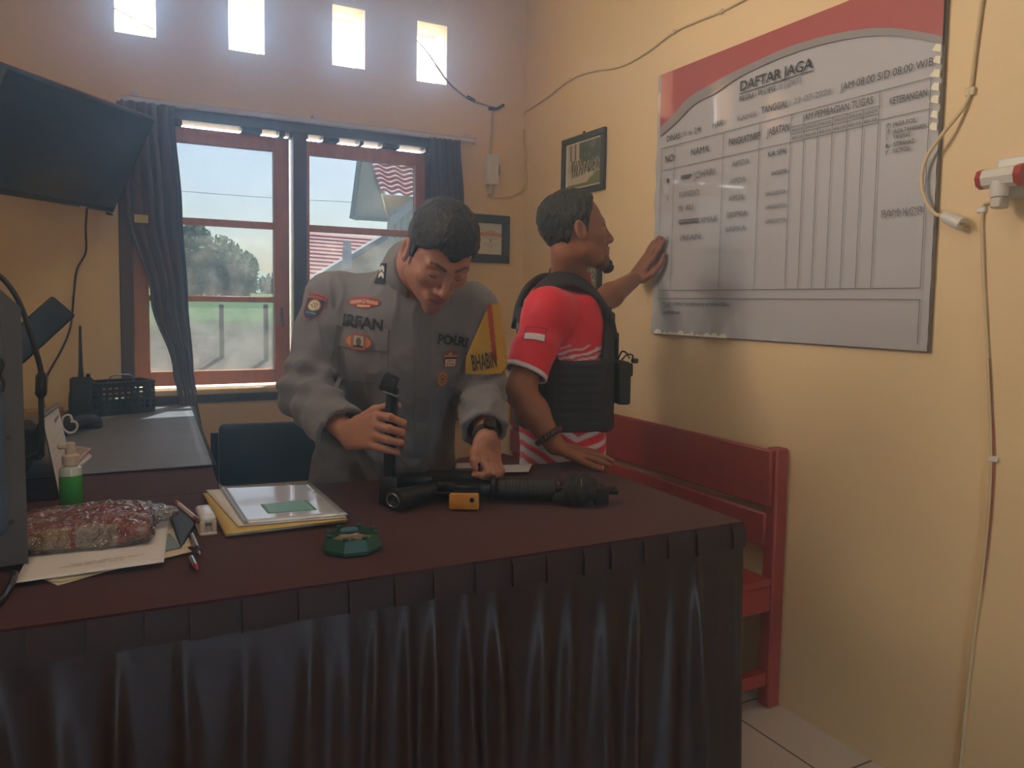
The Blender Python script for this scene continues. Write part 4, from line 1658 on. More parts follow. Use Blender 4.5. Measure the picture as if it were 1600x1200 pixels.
sheet('cover', None, None, [(345, 761), (485, 755), (543, 804), (381, 818)], TZ + 0.0195, GLOSS, 0.003, parent=pf)
sheet('label', None, None, [(407, 788), (478, 781), (495, 796), (419, 802)], TZ + 0.0216, mat('teal_label', lin(112, 172, 160), 0.4), 0.0008, parent=pf)['label'] = 'teal label'
sheet('fold_line', None, None, [(345, 762), (350, 762), (388, 817), (382, 818)], TZ + 0.0216, mat('grey_edge', lin(130, 132, 136), 0.4), 0.0006, parent=pf)
fl = MB()
rr = random.Random(4)
for i in range(46):
    a = rr.uniform(0.0, 1.0)
    px, py = 483 + 50 * a + rr.uniform(-8, 16), 760 + 44 * a + rr.uniform(-5, 3)
    if px < 482 + (py - 757) * 1.28 - 2:
        q = onz(px, py, TZ + 0.0216)
        an = rr.uniform(0, 3)
        d = Vector((math.cos(an), math.sin(an), 0)) * 0.004
        fl.add([q - d, q + Vector((d.y, -d.x, 0)) * 0.35, q + d, q - Vector((d.y, -d.x, 0)) * 0.35], [[0, 1, 2, 3]])
fl.build('speckle_print', mat('dark_grey_print', lin(70, 74, 80), 0.4), pf, fix=False)

# ashtray ---------------------------------------------------------------
GRN = mat('green_plastic', lin(34, 84, 72), 0.35, vary=0.06)
ac = onz(550, 858, TZ)
t = thing('ashtray', 'green octagonal plastic ashtray near the table front', 'ashtray', ac)
prof = [(0.0505, 0), (0.0585, 0.004), (0.0585, 0.010), (0.0500, 0.031), (0.0465, 0.031), (0.0440, 0.0235), (0.040, 0.022)]
MB().lathe(prof, ac, 8, rotz(0.25), cap=False).lathe([(0.0505, 0), (0.0001, 0.0)], ac, 8, rotz(0.25), cap=False).build('bowl', GRN, t, sharp=20)
MB().lathe([(0.0001, 0.012), (0.02, 0.0125), (0.036, 0.0165), (0.043, 0.0235)], ac, 24, cap=False).build('metal_dish', mat('dull_metal_dish', lin(150, 136, 122), 0.4, 0.5, vary=0.25, vscale=60), t)
for k in range(8):
    a = k * math.pi / 4 + 0.25
    MB().box(ac + Vector((math.cos(a) * 0.047, math.sin(a) * 0.047, 0.033)), (0.008, 0.010, 0.006), rotz(a), 0.001).build('rim_notch', GRN, t)
m = MB()
for k in range(7):
    a = k * 2.3
    r = 0.006 + 0.003 * k
    m.box(ac + Vector((math.cos(a) * r * 0.6, math.sin(a) * r * 0.6, 0.015)), (0.010, 0.004, 0.004), rotz(a * 1.7), 0.001)
m.build('ash', mat('grey_ash', lin(84, 76, 70), 0.9, vary=0.3, vscale=200), t)

# papers under the packet -----------------------------------------------
sheet('paper_sheet', 'cream sheet at the bottom of the paper pile', 'paper', [(68, 905), (262, 800), (304, 852), (90, 915)], TZ + 0.002, PAPERC, 0.0016, 'papers under the red packet')
sheet('paper_sheet', 'folded cream sheets sticking out below the top page', 'paper', [(74, 908), (240, 815), (300, 862), (95, 909)], TZ + 0.0045, PAPERC, 0.0016, 'papers under the red packet')
sheet('patterned_card', 'small grey green patterned card under the top page edge', 'card', [(246, 838), (266, 834), (284, 855), (255, 861)], TZ + 0.0075, mat('grey_green_pattern', lin(120, 136, 136), 0.5, vary=0.5, vscale=250), 0.0014)
tp = sheet('typed_page', 'white typed page lying directly under the red packet', 'paper', [(22, 911), (45, 870), (266, 792), (256, 881)][0:1] + [(45, 868), (266, 790), (256, 878)], TZ + 0.0095, PAPER, 0.0012, None, 0.0)
tm = MB()
a0_, a1_, b0_, b1_ = onz(95, 887, TZ + 0.0108), onz(228, 863, TZ + 0.0108), onz(92, 888, TZ + 0.0108), onz(200, 875, TZ + 0.0108)
for (a, b) in ((onz(110, 882, TZ + .0108), onz(226, 866, TZ + .0108)), (onz(94, 887, TZ + .0108), onz(192, 874, TZ + .0108)), (onz(236, 875, TZ + .0108), onz(250, 873, TZ + .0108))):
    n_ = 26
    for k in range(n_):
        if k % 5 == 4:
            continue
        p, q = a.lerp(b, k / n_), a.lerp(b, (k + 0.75) / n_)
        w = Vector((0, 0.0011, 0))
        tm.add([p - w, q - w, q + w, p + w], [[0, 1, 2, 3]])
tm.build('typed_lines', mat('grey_type', lin(110, 104, 100), 0.6), tp, fix=False)

# red packet in clear film ----------------------------------------------
pc = onz(142, 848, TZ + 0.012)
pu = (onz(232, 850, TZ) - onz(60, 868, TZ)).normalized()
pv = Vector((-pu.y, pu.x, 0))
RB = np.array([pu[:], pv[:], (0, 0, 1)], np.float32)
pk = thing('wrapped_packet', 'red printed cloth packet in crinkled clear plastic on the papers', 'packet', pc)


def packet(P, grow=0.0, lump=1.0):
    q = P - A3(pc + Vector((-0.005, 0.045, 0.022)))
    q = q @ RB.T
    th = 0.021 * (1 - 0.35 * np.clip(np.abs(q[:, 0]) / 0.13, 0, 1) ** 2) + grow
    k = np.abs(q) - np.stack([np.full(len(q), 0.112 + grow), np.full(len(q), 0.088 + grow), th], 1) + 0.016
    d = np.sqrt((np.maximum(k, 0) ** 2).sum(1)) + np.minimum(k.max(1), 0) - 0.016
    return d + lump * (0.005 * vnoise(P, 22) + 0.003 * vnoise(P, 55))


def packet_col(V):
    q = (V - A3(pc)) @ RB.T
    c = np.tile(C(190, 26, 40), (len(V), 1))
    n = vnoise(V.astype(np.float32), 26)
    c[n > 0.22] = C(204, 84, 100)
    c[(n > 0.5)] = C(222, 190, 190)
    c[(q[:, 1] < -0.03) & (np.abs(q[:, 0] + 0.07) < 0.04)] = C(196, 148, 78)
    c[(q[:, 1] < -0.028) & (np.abs(q[:, 0] - 0.012) < 0.035)] = C(196, 178, 156)
    return c


lo_, hi_ = Vector(pc) + Vector((-.22, -.16, -.02)), Vector(pc) + Vector((.22, .26, .09))
sdf_obj('folded_cloth', packet, lo_, hi_, 0.004, mat('printed_cloth', (1, 1, 1, 1), 0.7, attr='Col', bump=0.1, bscale=200), pk, packet_col)
film_m = bpy.data.materials.new('crinkled_clear_film')
film_m.use_nodes = True
nt = film_m.node_tree
nt.nodes.clear()
tr = nt.nodes.new('ShaderNodeBsdfTransparent')
tr.inputs['Color'].default_value = (0.93, 0.93, 0.95, 1)
gl = nt.nodes.new('ShaderNodeBsdfGlossy')
gl.inputs['Roughness'].default_value = 0.08
vo = nt.nodes.new('ShaderNodeTexVoronoi')
vo.inputs['Scale'].default_value = 26
nz = nt.nodes.new('ShaderNodeTexNoise')
nz.inputs['Scale'].default_value = 40
nz.inputs['Detail'].default_value = 3
tc = nt.nodes.new('ShaderNodeTexCoord')
nt.links.new(tc.outputs['Object'], nz.inputs['Vector'])
mxv = nt.nodes.new('ShaderNodeMix')
mxv.data_type = 'VECTOR'
mxv.inputs[0].default_value = 0.12
nt.links.new(tc.outputs['Object'], mxv.inputs[4])
nt.links.new(nz.outputs['Color'], mxv.inputs[5])
nt.links.new(mxv.outputs[1], vo.inputs['Vector'])
bp = nt.nodes.new('ShaderNodeBump')
bp.inputs['Strength'].default_value = 1.0
bp.inputs['Distance'].default_value = 0.012
nt.links.new(vo.outputs['Distance'], bp.inputs['Height'])
nt.links.new(bp.outputs['Normal'], gl.inputs['Normal'])
fr_ = nt.nodes.new('ShaderNodeFresnel')
fr_.inputs['IOR'].default_value = 1.6
nt.links.new(bp.outputs['Normal'], fr_.inputs['Normal'])
mm_ = nt.nodes.new('ShaderNodeMath')
mm_.operation = 'MULTIPLY_ADD'
mm_.inputs[1].default_value = 1.6
mm_.inputs[2].default_value = 0.13
nt.links.new(fr_.outputs[0], mm_.inputs[0])
ms = nt.nodes.new('ShaderNodeMixShader')
nt.links.new(mm_.outputs[0], ms.inputs[0])
nt.links.new(tr.outputs[0], ms.inputs[1])
nt.links.new(gl.outputs[0], ms.inputs[2])
mo = nt.nodes.new('ShaderNodeOutputMaterial')
nt.links.new(ms.outputs[0], mo.inputs['Surface'])


def filmf(P):
    d = packet(P, 0.006, 0.6)
    tail = d_ell(P, pc + pu * 0.125 + pv * 0.10 + Vector((0, 0, 0.02)), (0.03, 0.045, 0.012))
    return smin(d, tail, 0.02) + 0.0035 * vnoise(P, 70) + 0.002 * vnoise(P, 130)


sdf_obj('clear_film', filmf, lo_, hi_, 0.004, film_m, pk)

# spray bottle ----------------------------------------------------------
bc = onz(112, 797, TZ)
bc = Vector((bc.x, bc.y, TZ))
t = thing('spray_bottle', 'small clear bottle of green liquid with a beige pump cap', 'bottle', bc)
k = 33 / 1202 * (bc - Vector((0, 0, CAM_H))).dot(CAM_F) / 2
MB().lathe([(k * .9, 0), (k, 0.004), (k, 0.080)], bc, 24).build('green_liquid', mat('green_liquid', lin(70, 168, 66), 0.15, coat=0.5), t)
MB().lathe([(k, 0.0805), (k * 1.0, 0.088), (k * .9, 0.097), (k * .5, 0.102), (k * .5, 0.106)], bc, 24).build('clear_shoulder', mat('clear_plastic', lin(200, 208, 196), 0.15, coat=0.4), t)
BEI = mat('beige_plastic', lin(206, 188, 166), 0.45)
m = MB().lathe([(k * .72, 0.104), (k * .72, 0.124), (k * .6, 0.126), (k * .45, 0.128), (k * .42, 0.152), (k * .2, 0.154)], bc, 20)
m.build('pump_cap', BEI, t)
MB().box(bc + Vector((-k * .5, 0.0, 0.145)), (k * 1.1, 0.012, 0.012), rotz(-0.3), 0.003).build('nozzle', BEI, t)

# pens, notebook, stapler -------------------------------------------------
nb = [(263, 800), (288, 793), (305, 820), (282, 858)]
sheet('notebook', 'dark blue notebook half under the papers by the pens', 'notebook', nb, TZ + 0.005, mat('dark_blue_leather', lin(40, 48, 58), 0.5, bump=0.1), 0.008)


def pen(label, p0, p1, z, parts):
    a, b = onz(*p0, z), onz(*p1, z)
    t = thing('pen', label, 'pen', a.lerp(b, .5), 'pens beside the papers')
    for nm, u0, u1, r0, r1, mt in parts:
        MB().cyl(a.lerp(b, u0), a.lerp(b, u1), r0, r1, 12).build(nm, mt, t)
    return t


CLEARP = mat('clear_pen_plastic', lin(206, 190, 192), 0.15, coat=0.5)
REDP = mat('dark_red_plastic', lin(150, 30, 48), 0.3)
SILV = mat('silver_metal', lin(196, 196, 198), 0.2, 0.9)
pen('clear pen with dark red ends lying towards the stapler', (276, 785), (311, 815), TZ + 0.011,
    (('end_cap', 0, .12, .0055, .006, REDP), ('barrel', .12, .84, .0055, .0055, CLEARP), ('grip', .84, .97, .006, .005, REDP), ('tip', .97, 1.06, .004, .001, SILV)))
pen('black and silver pen lying against the notebook edge', (300, 836), (311, 864), TZ + 0.010,
    (('barrel', 0, .75, .005, .0055, SILV), ('grip', .75, .95, .006, .0055, BLKM), ('tip', .95, 1.1, .004, .001, SILV)))
pen('silver tipped pen nearest the table front', (299, 872), (308, 890), TZ + 0.008,
    (('barrel', 0, .7, .0055, .005, SILV), ('tip', .7, 1.05, .005, .0015, REDP)))
sc_ = onz(330, 846, TZ)
sdv = (onz(313, 800, TZ + .03) - onz(335, 845, TZ + .03))
t = thing('stapler', 'white topped desk stapler standing between the pens and folders', 'stapler', sc_)
ang = math.atan2(sdv.y, sdv.x)
Rm = rotz(ang)
c_ = sc_ + sdv * 0.4
MB().box(c_ + Vector((0, 0, 0.034)), (0.095, 0.030, 0.016), Rm, 0.007, seg=3).build('arm', mat('white_gloss_plastic', lin(222, 226, 230), 0.2), t)
MB().box(c_ + Vector((0, 0, 0.004)), (0.10, 0.034, 0.008), Rm, 0.003).build('base', BEI, t)
for s_ in (-1, 1):
    MB().box(c_ + Rm @ Vector((-0.042, s_ * 0.011, 0.018)), (0.012, 0.009, 0.026), Rm, 0.002).build('side_plate', BEI, t)
MB().box(c_ + Rm @ Vector((0.0, 0.0, 0.0225)), (0.088, 0.012, 0.008), Rm, 0.001).build('magazine_rail', SILV, t)

# white paper strips at the far edge of the table -------------------------
for pts, lab in (([(713, 724), (746, 723), (745, 731), (711, 732)], 'white paper strip behind the rifle under the left hand'),
                 ([(783, 727), (832, 725), (826, 737), (778, 738)], 'cream paper strip behind the rifle, right of the hand')):
    sheet('paper_strip', lab, 'paper', pts, TZ + 0.010, PAPER, 0.0012, 'paper strips behind the rifle')

# tent calendar -----------------------------------------------------------
def sz_at(p):
    return szy(p.y) + 0.004


n0 = at(94, 786, 1.80)
n1 = at(66, 655, 1.80)
f0 = at(113, 748, 2.15)
f1 = at(90, 637, 2.15)
dz = szy(n0.y) + 0.005 - n0.z
for q in (n0, n1, f0, f1):
    q.z += dz * 0.6
n0.z = f0.z = szy(n0.y) + 0.006
t = thing('desk_calendar', 'white tent desk calendar on the side desk behind the spray bottle', 'calendar', (n0 + f0) / 2)
nb_ = (n1 - n0).cross(f0 - n0).normalized()
if nb_.x < 0:
    nb_ = -nb_
m = MB()
m.add([n0, f0, f1, n1], [[0, 1, 2, 3]])
pg = m.build('page', PAPER, t, fix=False)
pr_ = MB()
for r in range(6):
    for c in range(7):
        if (r * 7 + c) % 9 == 8:
            continue
        u, v = 0.12 + c * 0.125, 0.12 + r * 0.1
        q = n0.lerp(f0, u).lerp(n1.lerp(f1, u), v) + nb_ * 0.0012
        a = (f0 - n0) * 0.018
        b = (n1 - n0) * 0.022
        pr_.add([q, q + a, q + a + b, q + b], [[0, 1, 2, 3]])
q = n0.lerp(f0, 0.6).lerp(n1.lerp(f1, 0.6), 0.8) + nb_ * 0.0012
pr_.add([q, q + (f0 - n0) * .26, q + (f0 - n0) * .26 + (n1 - n0) * .04, q + (n1 - n0) * .04], [[0, 1, 2, 3]])
pr_.build('date_print', mat('grey_type', lin(110, 104, 100), 0.6), t, fix=False)
bk0, bk1 = n0 - nb_ * 0.10, f0 - nb_ * 0.10
bk0.z = bk1.z = n0.z
bo_ = -nb_ * 0.002
m = MB()
m.add([n0 + bo_, f0 + bo_, f1 + bo_, n1 + bo_], [[0, 1, 2, 3]])
m.add([bk0, bk1, f1 + bo_ * 2, n1 + bo_ * 2], [[0, 1, 2, 3]])
m.add([bk0, bk1, f0, n0], [[0, 1, 2, 3]])
m.build('stand', mat('black_card', lin(36, 38, 44), 0.5), t, fix=False)
m = MB()
m.tube([n1, f1], 0.006, 8)
m.build('binding', mat('grey_plastic', lin(110, 104, 98), 0.5), t)

# booklets ----------------------------------------------------------------
bz = szy(2.35) + 0.005
for i, (pts, lab) in enumerate((([(100, 724), (128, 702), (143, 714), (118, 733)], 'small booklet at the bottom of the pair beside the calendar'),
                                ([(98, 716), (120, 699), (142, 702), (118, 726)], 'small booklet with a brown cover on top beside the calendar'))):
    sheet('booklet', lab, 'booklet', pts, bz + 0.006 + i * 0.012, PAPER if i == 0 else mat('brown_print', lin(186, 160, 146), 0.5, vary=0.4, vscale=60), 0.010, 'booklets by the calendar')

# computer monitor at the left edge --------------------------------------
mo_ = Vector((-0.126, 1.557, TZ))
mu = Vector((0.996, 0.088, 0))
mnn = Vector((0.088, -0.996, 0))
t = thing('computer_monitor', 'dark grey computer monitor standing at the left edge of the table', 'monitor', mo_ + mu * -0.25)
GREYB = mat('brown_grey_plastic', lin(74, 68, 68), 0.5, bump=0.03, bscale=400)
m = MB()
m.prism([(0, 0.012), (0.0, 0.458), (-0.034, 0.494), (-0.50, 0.494), (-0.50, 0.012)], mo_ - mnn * 0.045, mu, (0, 0, 1), mnn * 0.045)
m.build('bezel', GREYB, t)
m = MB()
m.prism([(-0.030, 0.075), (-0.030, 0.44), (-0.045, 0.466), (-0.485, 0.466), (-0.485, 0.058), (-0.045, 0.058)], mo_ + mnn * 0.0005, mu, (0, 0, 1), mnn * 0.002)
m.build('screen', mat('dark_screen', lin(26, 34, 46), 0.22), t)
for z in (0.235, 0.088):
    MB().cyl(mo_ + mu * -0.023 + mnn * 0.0 + Vector((0, 0, z)), mo_ + mu * -0.023 + mnn * 0.002 + Vector((0, 0, z)), 0.0045, seg=14).build('screw', BLKM, t)
m = MB()
m.tube(smooth_path([mo_ + mu * -0.031 + mnn * 0.003 + Vector((0, 0, z)) + mu * a for z, a in ((0.315, 0), (0.33, .003), (0.345, -.002), (0.36, .003), (0.372, 0))], 4), 0.003, 6)
m.build('raised_mark', BLKM, t)
MB().box(mo_ + mu * -0.25 - mnn * 0.03 + Vector((0, 0, 0.006)), (0.34, 0.16, 0.012), Matrix((mu, -mnn, (0, 0, 1))).transposed(), 0.004).build('stand', BLKM, t)
tag(MB().tube(smooth_path([onz(-40, 965, TZ + .006), onz(0, 940, TZ + .006), onz(14, 920, TZ + .008), onz(20, 905, TZ + .012), onz(22, 896, TZ + 0.012)]), 0.006, 8).build('monitor_cable', mat('shiny_black_cable', lin(26, 26, 30), 0.2)), 'short shiny black cable curling out from under the monitor', 'cable')

# tilted slab on a stalk behind the monitor ---------------------------------
sD = 1.95
s0, s1 = at(22, 548, sD), at(84, 492, sD + 0.06)
su = (s1 - s0).normalized()
sn = (su.cross(Vector((0.3, -0.9, 0.2)))).normalized()
sw = su.cross(sn).normalized()
t = thing('slab_lamp', 'dark blue flat slab headed lamp tilted up behind the monitor', 'lamp', (s0.x - 0.02, s0.y, szy(s0.y)))
Rs = Matrix((su, sn, sw)).transposed()
L_ = (s1 - s0).length
MB().box((s0 + s1) / 2 + su * 0.01, (L_ + 0.05, 0.075, 0.018), Rs, 0.008, seg=3).build('head', mat('dark_blue_plastic', lin(34, 48, 70), 0.4), t)
b_ = Vector((s0.x - 0.03, s0.y, szy(s0.y) + 0.004))
MB().tube(smooth_path([s0 - sw * 0.004, s0 + Vector((-0.03, 0, -0.05)), b_ + Vector((0, 0, 0.12)), b_]), 0.008, 8).build('stalk', BLKM, t)
MB().lathe([(0.05, 0), (0.05, 0.01), (0.02, 0.016)], b_, 24).build('base', BLKM, t)

# cable with a ferrite block -------------------------------------------------
fp = [at(x, y, d) for x, y, d in ((-30, 415, 1.60), (0, 432, 1.62), (22, 458, 1.63), (38, 492, 1.64), (52, 536, 1.65), (62, 570, 1.66), (65, 592, 1.66), (64, 620, 1.66), (65, 660, 1.66), (66, 690, 1.66), (60, 708, 1.66), (46, 714, 1.66), (38, 722, 1.66), (30, 760, 1.66))]
t = thing('ferrite_cable', 'black monitor cable with a ferrite block arching down in front of the wall', 'cable', at(64, 600, 1.66))
MB().tube(smooth_path(fp), 0.0055, 8).build('cable', BLKM, t)
f0_, f1_ = at(65, 588, 1.66), at(64, 616, 1.66)
MB().tube([f0_ + (f0_ - f1_) * 0.25, f0_, f1_, f1_ + (f1_ - f0_) * 0.2], [0.006, 0.0115, 0.0115, 0.006], 8).build('ferrite_block', BLK, t)

# handheld radio in a charger ------------------------------------------------
rz_ = szy(3.1) + 0.004
rp0 = onz(128, 655, rz_)
dR = (rp0 - Vector((0, 0, CAM_H))).dot(CAM_F)
sc = dR / 1202.2
t = thing('handheld_radio', 'black handheld radio with a tall antenna standing in its charger', 'radio', rp0)
Rr = rotz(-0.1)
MB().box(rp0 + Vector((0, 0, 36 * sc)), (30 * sc, 0.035, 60 * sc), Rr, 0.006).build('body', BLKM, t)
MB().box(rp0 + Vector((0, 0, 7 * sc)), (46 * sc, 0.09, 14 * sc), Rr, 0.008).build('charger', BLK, t)
MB().tube([rp0 + Vector((0, 0, 64 * sc)), rp0 + Vector((0, 0, 82 * sc)), rp0 + Vector((0.001, 0, 146 * sc))], [0.010, 0.007, 0.004], 8).build('antenna', mat('dark_brown_rubber', lin(50, 36, 36), 0.6), t)
MB().cyl(rp0 + Rr @ Vector((10 * sc, 0, 64 * sc)), rp0 + Rr @ Vector((10 * sc, 0, 71 * sc)), 0.007, seg=12).build('knob', BLK, t)
# dark handset lying in front of it
hz = onz(120, 668, szy(2.9) + 0.02)
t = thing('telephone_handset', 'black telephone handset lying in front of the radio charger', 'telephone', hz)
hx = (onz(150, 662, hz.z) - onz(95, 674, hz.z))
MB().tube(smooth_path([hz - hx * .6, hz - hx * .4 + Vector((0, 0, .012)), hz + Vector((0, 0, .016)), hz + hx * .35 + Vector((0, 0, .012)), hz + hx * .52], 5), [0.022 + 0.012 * abs(k / 20 - .5) for k in range(21)], 10).build('handle', BLKM, t)
for s_ in (-.52, .47):
    q = hz + hx * s_
    MB().lathe([(0.028, -0.013), (0.03, 0.0), (0.024, 0.014)], q, 16).build('cup', BLKM, t)

# perforated basket with cables ---------------------------------------------
q0, q1 = onz(147, 640, szy(3.3) + .004), onz(229, 633, szy(3.3) + .004)
q1 = Vector((q1.x, q1.y - 0.0, q0.z))
bu = (q1 - q0)
bw = bu.length
bu = bu.normalized()
bv = Vector((-bu.y, bu.x, 0))
bcen = (q0 + q1) / 2
if bcen.y + 0.12 > YB - 0.06:
    bcen.y = YB - 0.20
bh = 50 * (bcen - Vector((0, 0, CAM_H))).dot(CAM_F) / 1202.2
t = thing('basket', 'black perforated plastic basket full of cables under the window', 'basket', bcen)
m = MB()
dep = 0.12
def perf(o, U, W, wd, ht, nh, nv, solid=0.0):
    """plate with round-cornered square holes"""
    N_ = U.cross(W).normalized() * 0.0012
    def rect(a, b, c, d):
        m.add([o + U * a + W * c - N_, o + U * b + W * c - N_, o + U * b + W * d - N_, o + U * a + W * d - N_, o + U * a + W * c + N_, o + U * b + W * c + N_, o + U * b + W * d + N_, o + U * a + W * d + N_],
              [[3, 2, 1, 0], [4, 5, 6, 7], [0, 1, 5, 4], [1, 2, 6, 5], [2, 3, 7, 6], [3, 0, 4, 7]])
    rect(0, wd, 0, ht * .12)
    rect(0, wd, ht * .9, ht)
    x0 = wd * solid
    if solid:
        rect(0, x0, ht * .12, ht * .9)
    cw_ = (wd - x0) / nh
    chh = ht * .78 / nv
    for i in range(nh):
        rect(x0 + i * cw_, x0 + i * cw_ + cw_ * .45, ht * .12, ht * .9)
        for j in range(nv):
            rect(x0 + i * cw_ + cw_ * .45, x0 + (i + 1) * cw_, ht * .12 + j * chh, ht * .12 + j * chh + chh * .45)
up3 = Vector((0, 0, 1))
cA = bcen - bu * bw / 2 - bv * dep / 2
perf(cA, bu, up3, bw, bh, 9, 5, 0.0)
perf(cA + bv * dep, bu, up3, bw, bh, 9, 5)
perf(cA, bv, up3, dep, bh, 8, 5)
perf(cA + bu * bw, bv, up3, dep, bh, 8, 5)
m.box(bcen + Vector((0, 0, 0.002)), (bw, dep, 0.003), Matrix((bu, bv, up3)).transposed())
m.build('perforated_shell', BLKM, t)
m = MB()
rimp = [cA, cA + bu * bw, cA + bu * bw + bv * dep, cA + bv * dep, cA]
m.tube([p + up3 * bh for p in rimp], 0.0045, 6)
m.build('rim', BLK, t)
tag(MB().tube(smooth_path([bcen + bu * -.05 + up3 * .02, bcen + bu * -.045 + up3 * (bh + .008), bcen + bu * 0.01 + up3 * (bh + .024), bcen + bu * .045 + up3 * (bh + .006), bcen + bu * .05 + up3 * .03]), 0.003, 6).build('blue_cable', mat('blue_cable', lin(58, 110, 160), 0.4)), 'thin blue cable looping out of the black basket', 'cable')
tag(MB().tube(smooth_path([bcen + bu * -.09 + bv * .02 + up3 * .03, bcen + bu * -.10 + up3 * (bh + .01), bcen + bu * -.17 + up3 * (bh * .9), bcen + bu * -.2 + bv * -.06 + up3 * .03, bcen + bu * -.21 + bv * -.1 + up3 * 0.006]), 0.0035, 6).build('black_cable', BLKM), 'black cable curving from the basket down to the desk at left', 'cable')
tag(MB().box(bcen + bu * -.03 + up3 * .035, (0.11, 0.05, 0.05), rotz(.3), 0.006).build('charger_block', BLK), 'black charger block lying inside the basket', 'charger')
wq = onz(178, 640, szy(3.2) + .008)
tag(MB().tube(smooth_path([wq + Vector((0.022 * math.cos(k * 1.9) * (1 + .3 * math.sin(k)), 0.016 * math.sin(k * 2.3), 0.003 + 0.004 * math.sin(k * 1.3) ** 2)) for k in range(14)], 5), 0.0018, 5).build('earphone_wire', WPL), 'tangle of thin white wire in front of the basket', 'wire')
wq = onz(103, 672, szy(2.75) + .03)
tag(MB().tube(smooth_path([wq + Vector((0.018 * math.cos(k * .9), 0.0, 0.03 + 0.024 * math.sin(k * .9))) + Vector((0.002 * k, 0, -.003 * k)) for k in range(10)], 5), 0.004, 6).build('white_cable', WPL), 'white cable coil standing beside the calendar', 'cable')
yq = onz(62, 640, szy(3.3) + .012)
tag(MB().box(Vector((yq.x, min(yq.y, YB - 0.14), yq.z)), (0.17, 0.10, 0.022), rotz(.06), 0.003).build('yellow_book', mat('yellow_book_cover', lin(176, 142, 84), 0.6, vary=0.1)), 'yellowish book lying against the wall left of the radio', 'book')
kq = at(42, 668, 2.2)
tag(MB().box(Vector((kq.x - 0.03, kq.y, szy(kq.y) + 0.05)), (0.12, 0.2, 0.09), rotz(.2), 0.01).build('black_pouch', mat('black_fabric', lin(32, 34, 40), 0.8, bump=0.2)), 'black box shaped pouch behind the calendar', 'pouch')

# ------------------------------------------------------------------ rifle lying on the table
GUN = mat('gun_black_metal', lin(26, 28, 32), 0.42, 0.3, vary=0.15, vscale=30)
GUNP = mat('gun_black_polymer', lin(30, 31, 34), 0.5, bump=0.05, bscale=400)
g0 = onz(640, 764, TZ + 0.03)
g1 = onz(955, 768, TZ + 0.03)
gx = (g1 - g0)
gx.z = 0
GL = gx.length
gx.normalize()
gy = Vector((gx.y, -gx.x, 0))      # towards the camera
GR = Matrix((gx, gy, (0, 0, 1))).transposed()
gz0 = TZ + 0.0025


def G(a, b, c):
    """a along the barrel, b towards the camera, c above the table"""
    return Vector((g0.x, g0.y, gz0)) + gx * a + gy * b + Vector((0, 0, c))


def gpx(px):
    """distance along the barrel that appears at photo column px"""
    best = min((abs(_proj_x(G(a / 1000, 0.0, 0.03)) - px), a / 1000) for a in range(-150, 800))
    return best[1]


def _proj_x(p):
    v = p - Vector((0, 0, CAM_H))
    return 800 + 1202.2 * v.dot(CAM_R) / v.dot(CAM_F)


rf = thing('rifle', 'black carbine lying on its side on the maroon table', 'rifle', G(GL * .45, 0, 0))
A = {k: gpx(k) for k in (668, 700, 706, 750, 772, 775, 866, 880, 905, 930, 945, 966)}
m = MB()
m.box(G((A[668] + A[772]) / 2, -0.012, 0.030), (A[772] - A[668], 0.058, 0.034), GR, 0.006, seg=2)
m.box(G((A[668] + A[772]) / 2 - 0.01, -0.036, 0.030), ((A[772] - A[668]) * .9, 0.022, 0.028), GR, 0.008, seg=2)
m.box(G((A[700] + A[750]) / 2, 0.018, 0.029), (0.078, 0.036, 0.033), GR, 0.004)
m.box(G((A[668] + A[772]) / 2 - 0.012, -0.050, 0.036), ((A[772] - A[668]) * 0.98, 0.026, 0.052), GR, 0.008, seg=2)
m.box(G(A[668] - 0.030, -0.034, 0.032), (0.085, 0.050, 0.050), GR, 0.010, seg=2)
m.build('receiver', GUN, rf)
m = MB()
for i in range(9):
    m.box(G(A[706] - 0.03 + i * 0.0045, 0.0175, 0.0465), (0.002, 0.02, 0.002), GR)
m.build('receiver_markings', mat('worn_metal', lin(120, 122, 126), 0.35, 0.7), rf)
# magazine with yellow base
mg = MB().box(G((A[706] + A[750]) / 2, 0.052, 0.024), (0.062, 0.055, 0.026), GR, 0.003).build('magazine', GUN, rf)
MB().box(G((A[706] + A[750]) / 2, 0.084, 0.0215), (0.068, 0.014, 0.037), GR, 0.004, seg=2).build('base_plate', mat('yellow_tape', lin(196, 132, 40), 0.5, vary=0.18, vscale=40), mg)
MB().cyl(G(A[750] - 0.016, 0.0905, 0.026), G(A[750] - 0.016, 0.0918, 0.026), 0.0055, seg=14).build('release_hole', GUN, mg)
# trigger guard
m = MB()
m.tube(smooth_path([G(A[668] + 0.018, 0.016, 0.03), G(A[668] + 0.022, 0.044, 0.03), G(A[668] + 0.052, 0.046, 0.03), G(A[706] - 0.004, 0.03, 0.03)], 5), 0.004, 6)
m.build('trigger_guard', GUN, rf)
MB().tube(smooth_path([G(A[668] + 0.034, 0.014, 0.03), G(A[668] + 0.040, 0.028, 0.03), G(A[668] + 0.036, 0.036, 0.03)], 4), 0.003, 6).build('trigger', GUN, rf)
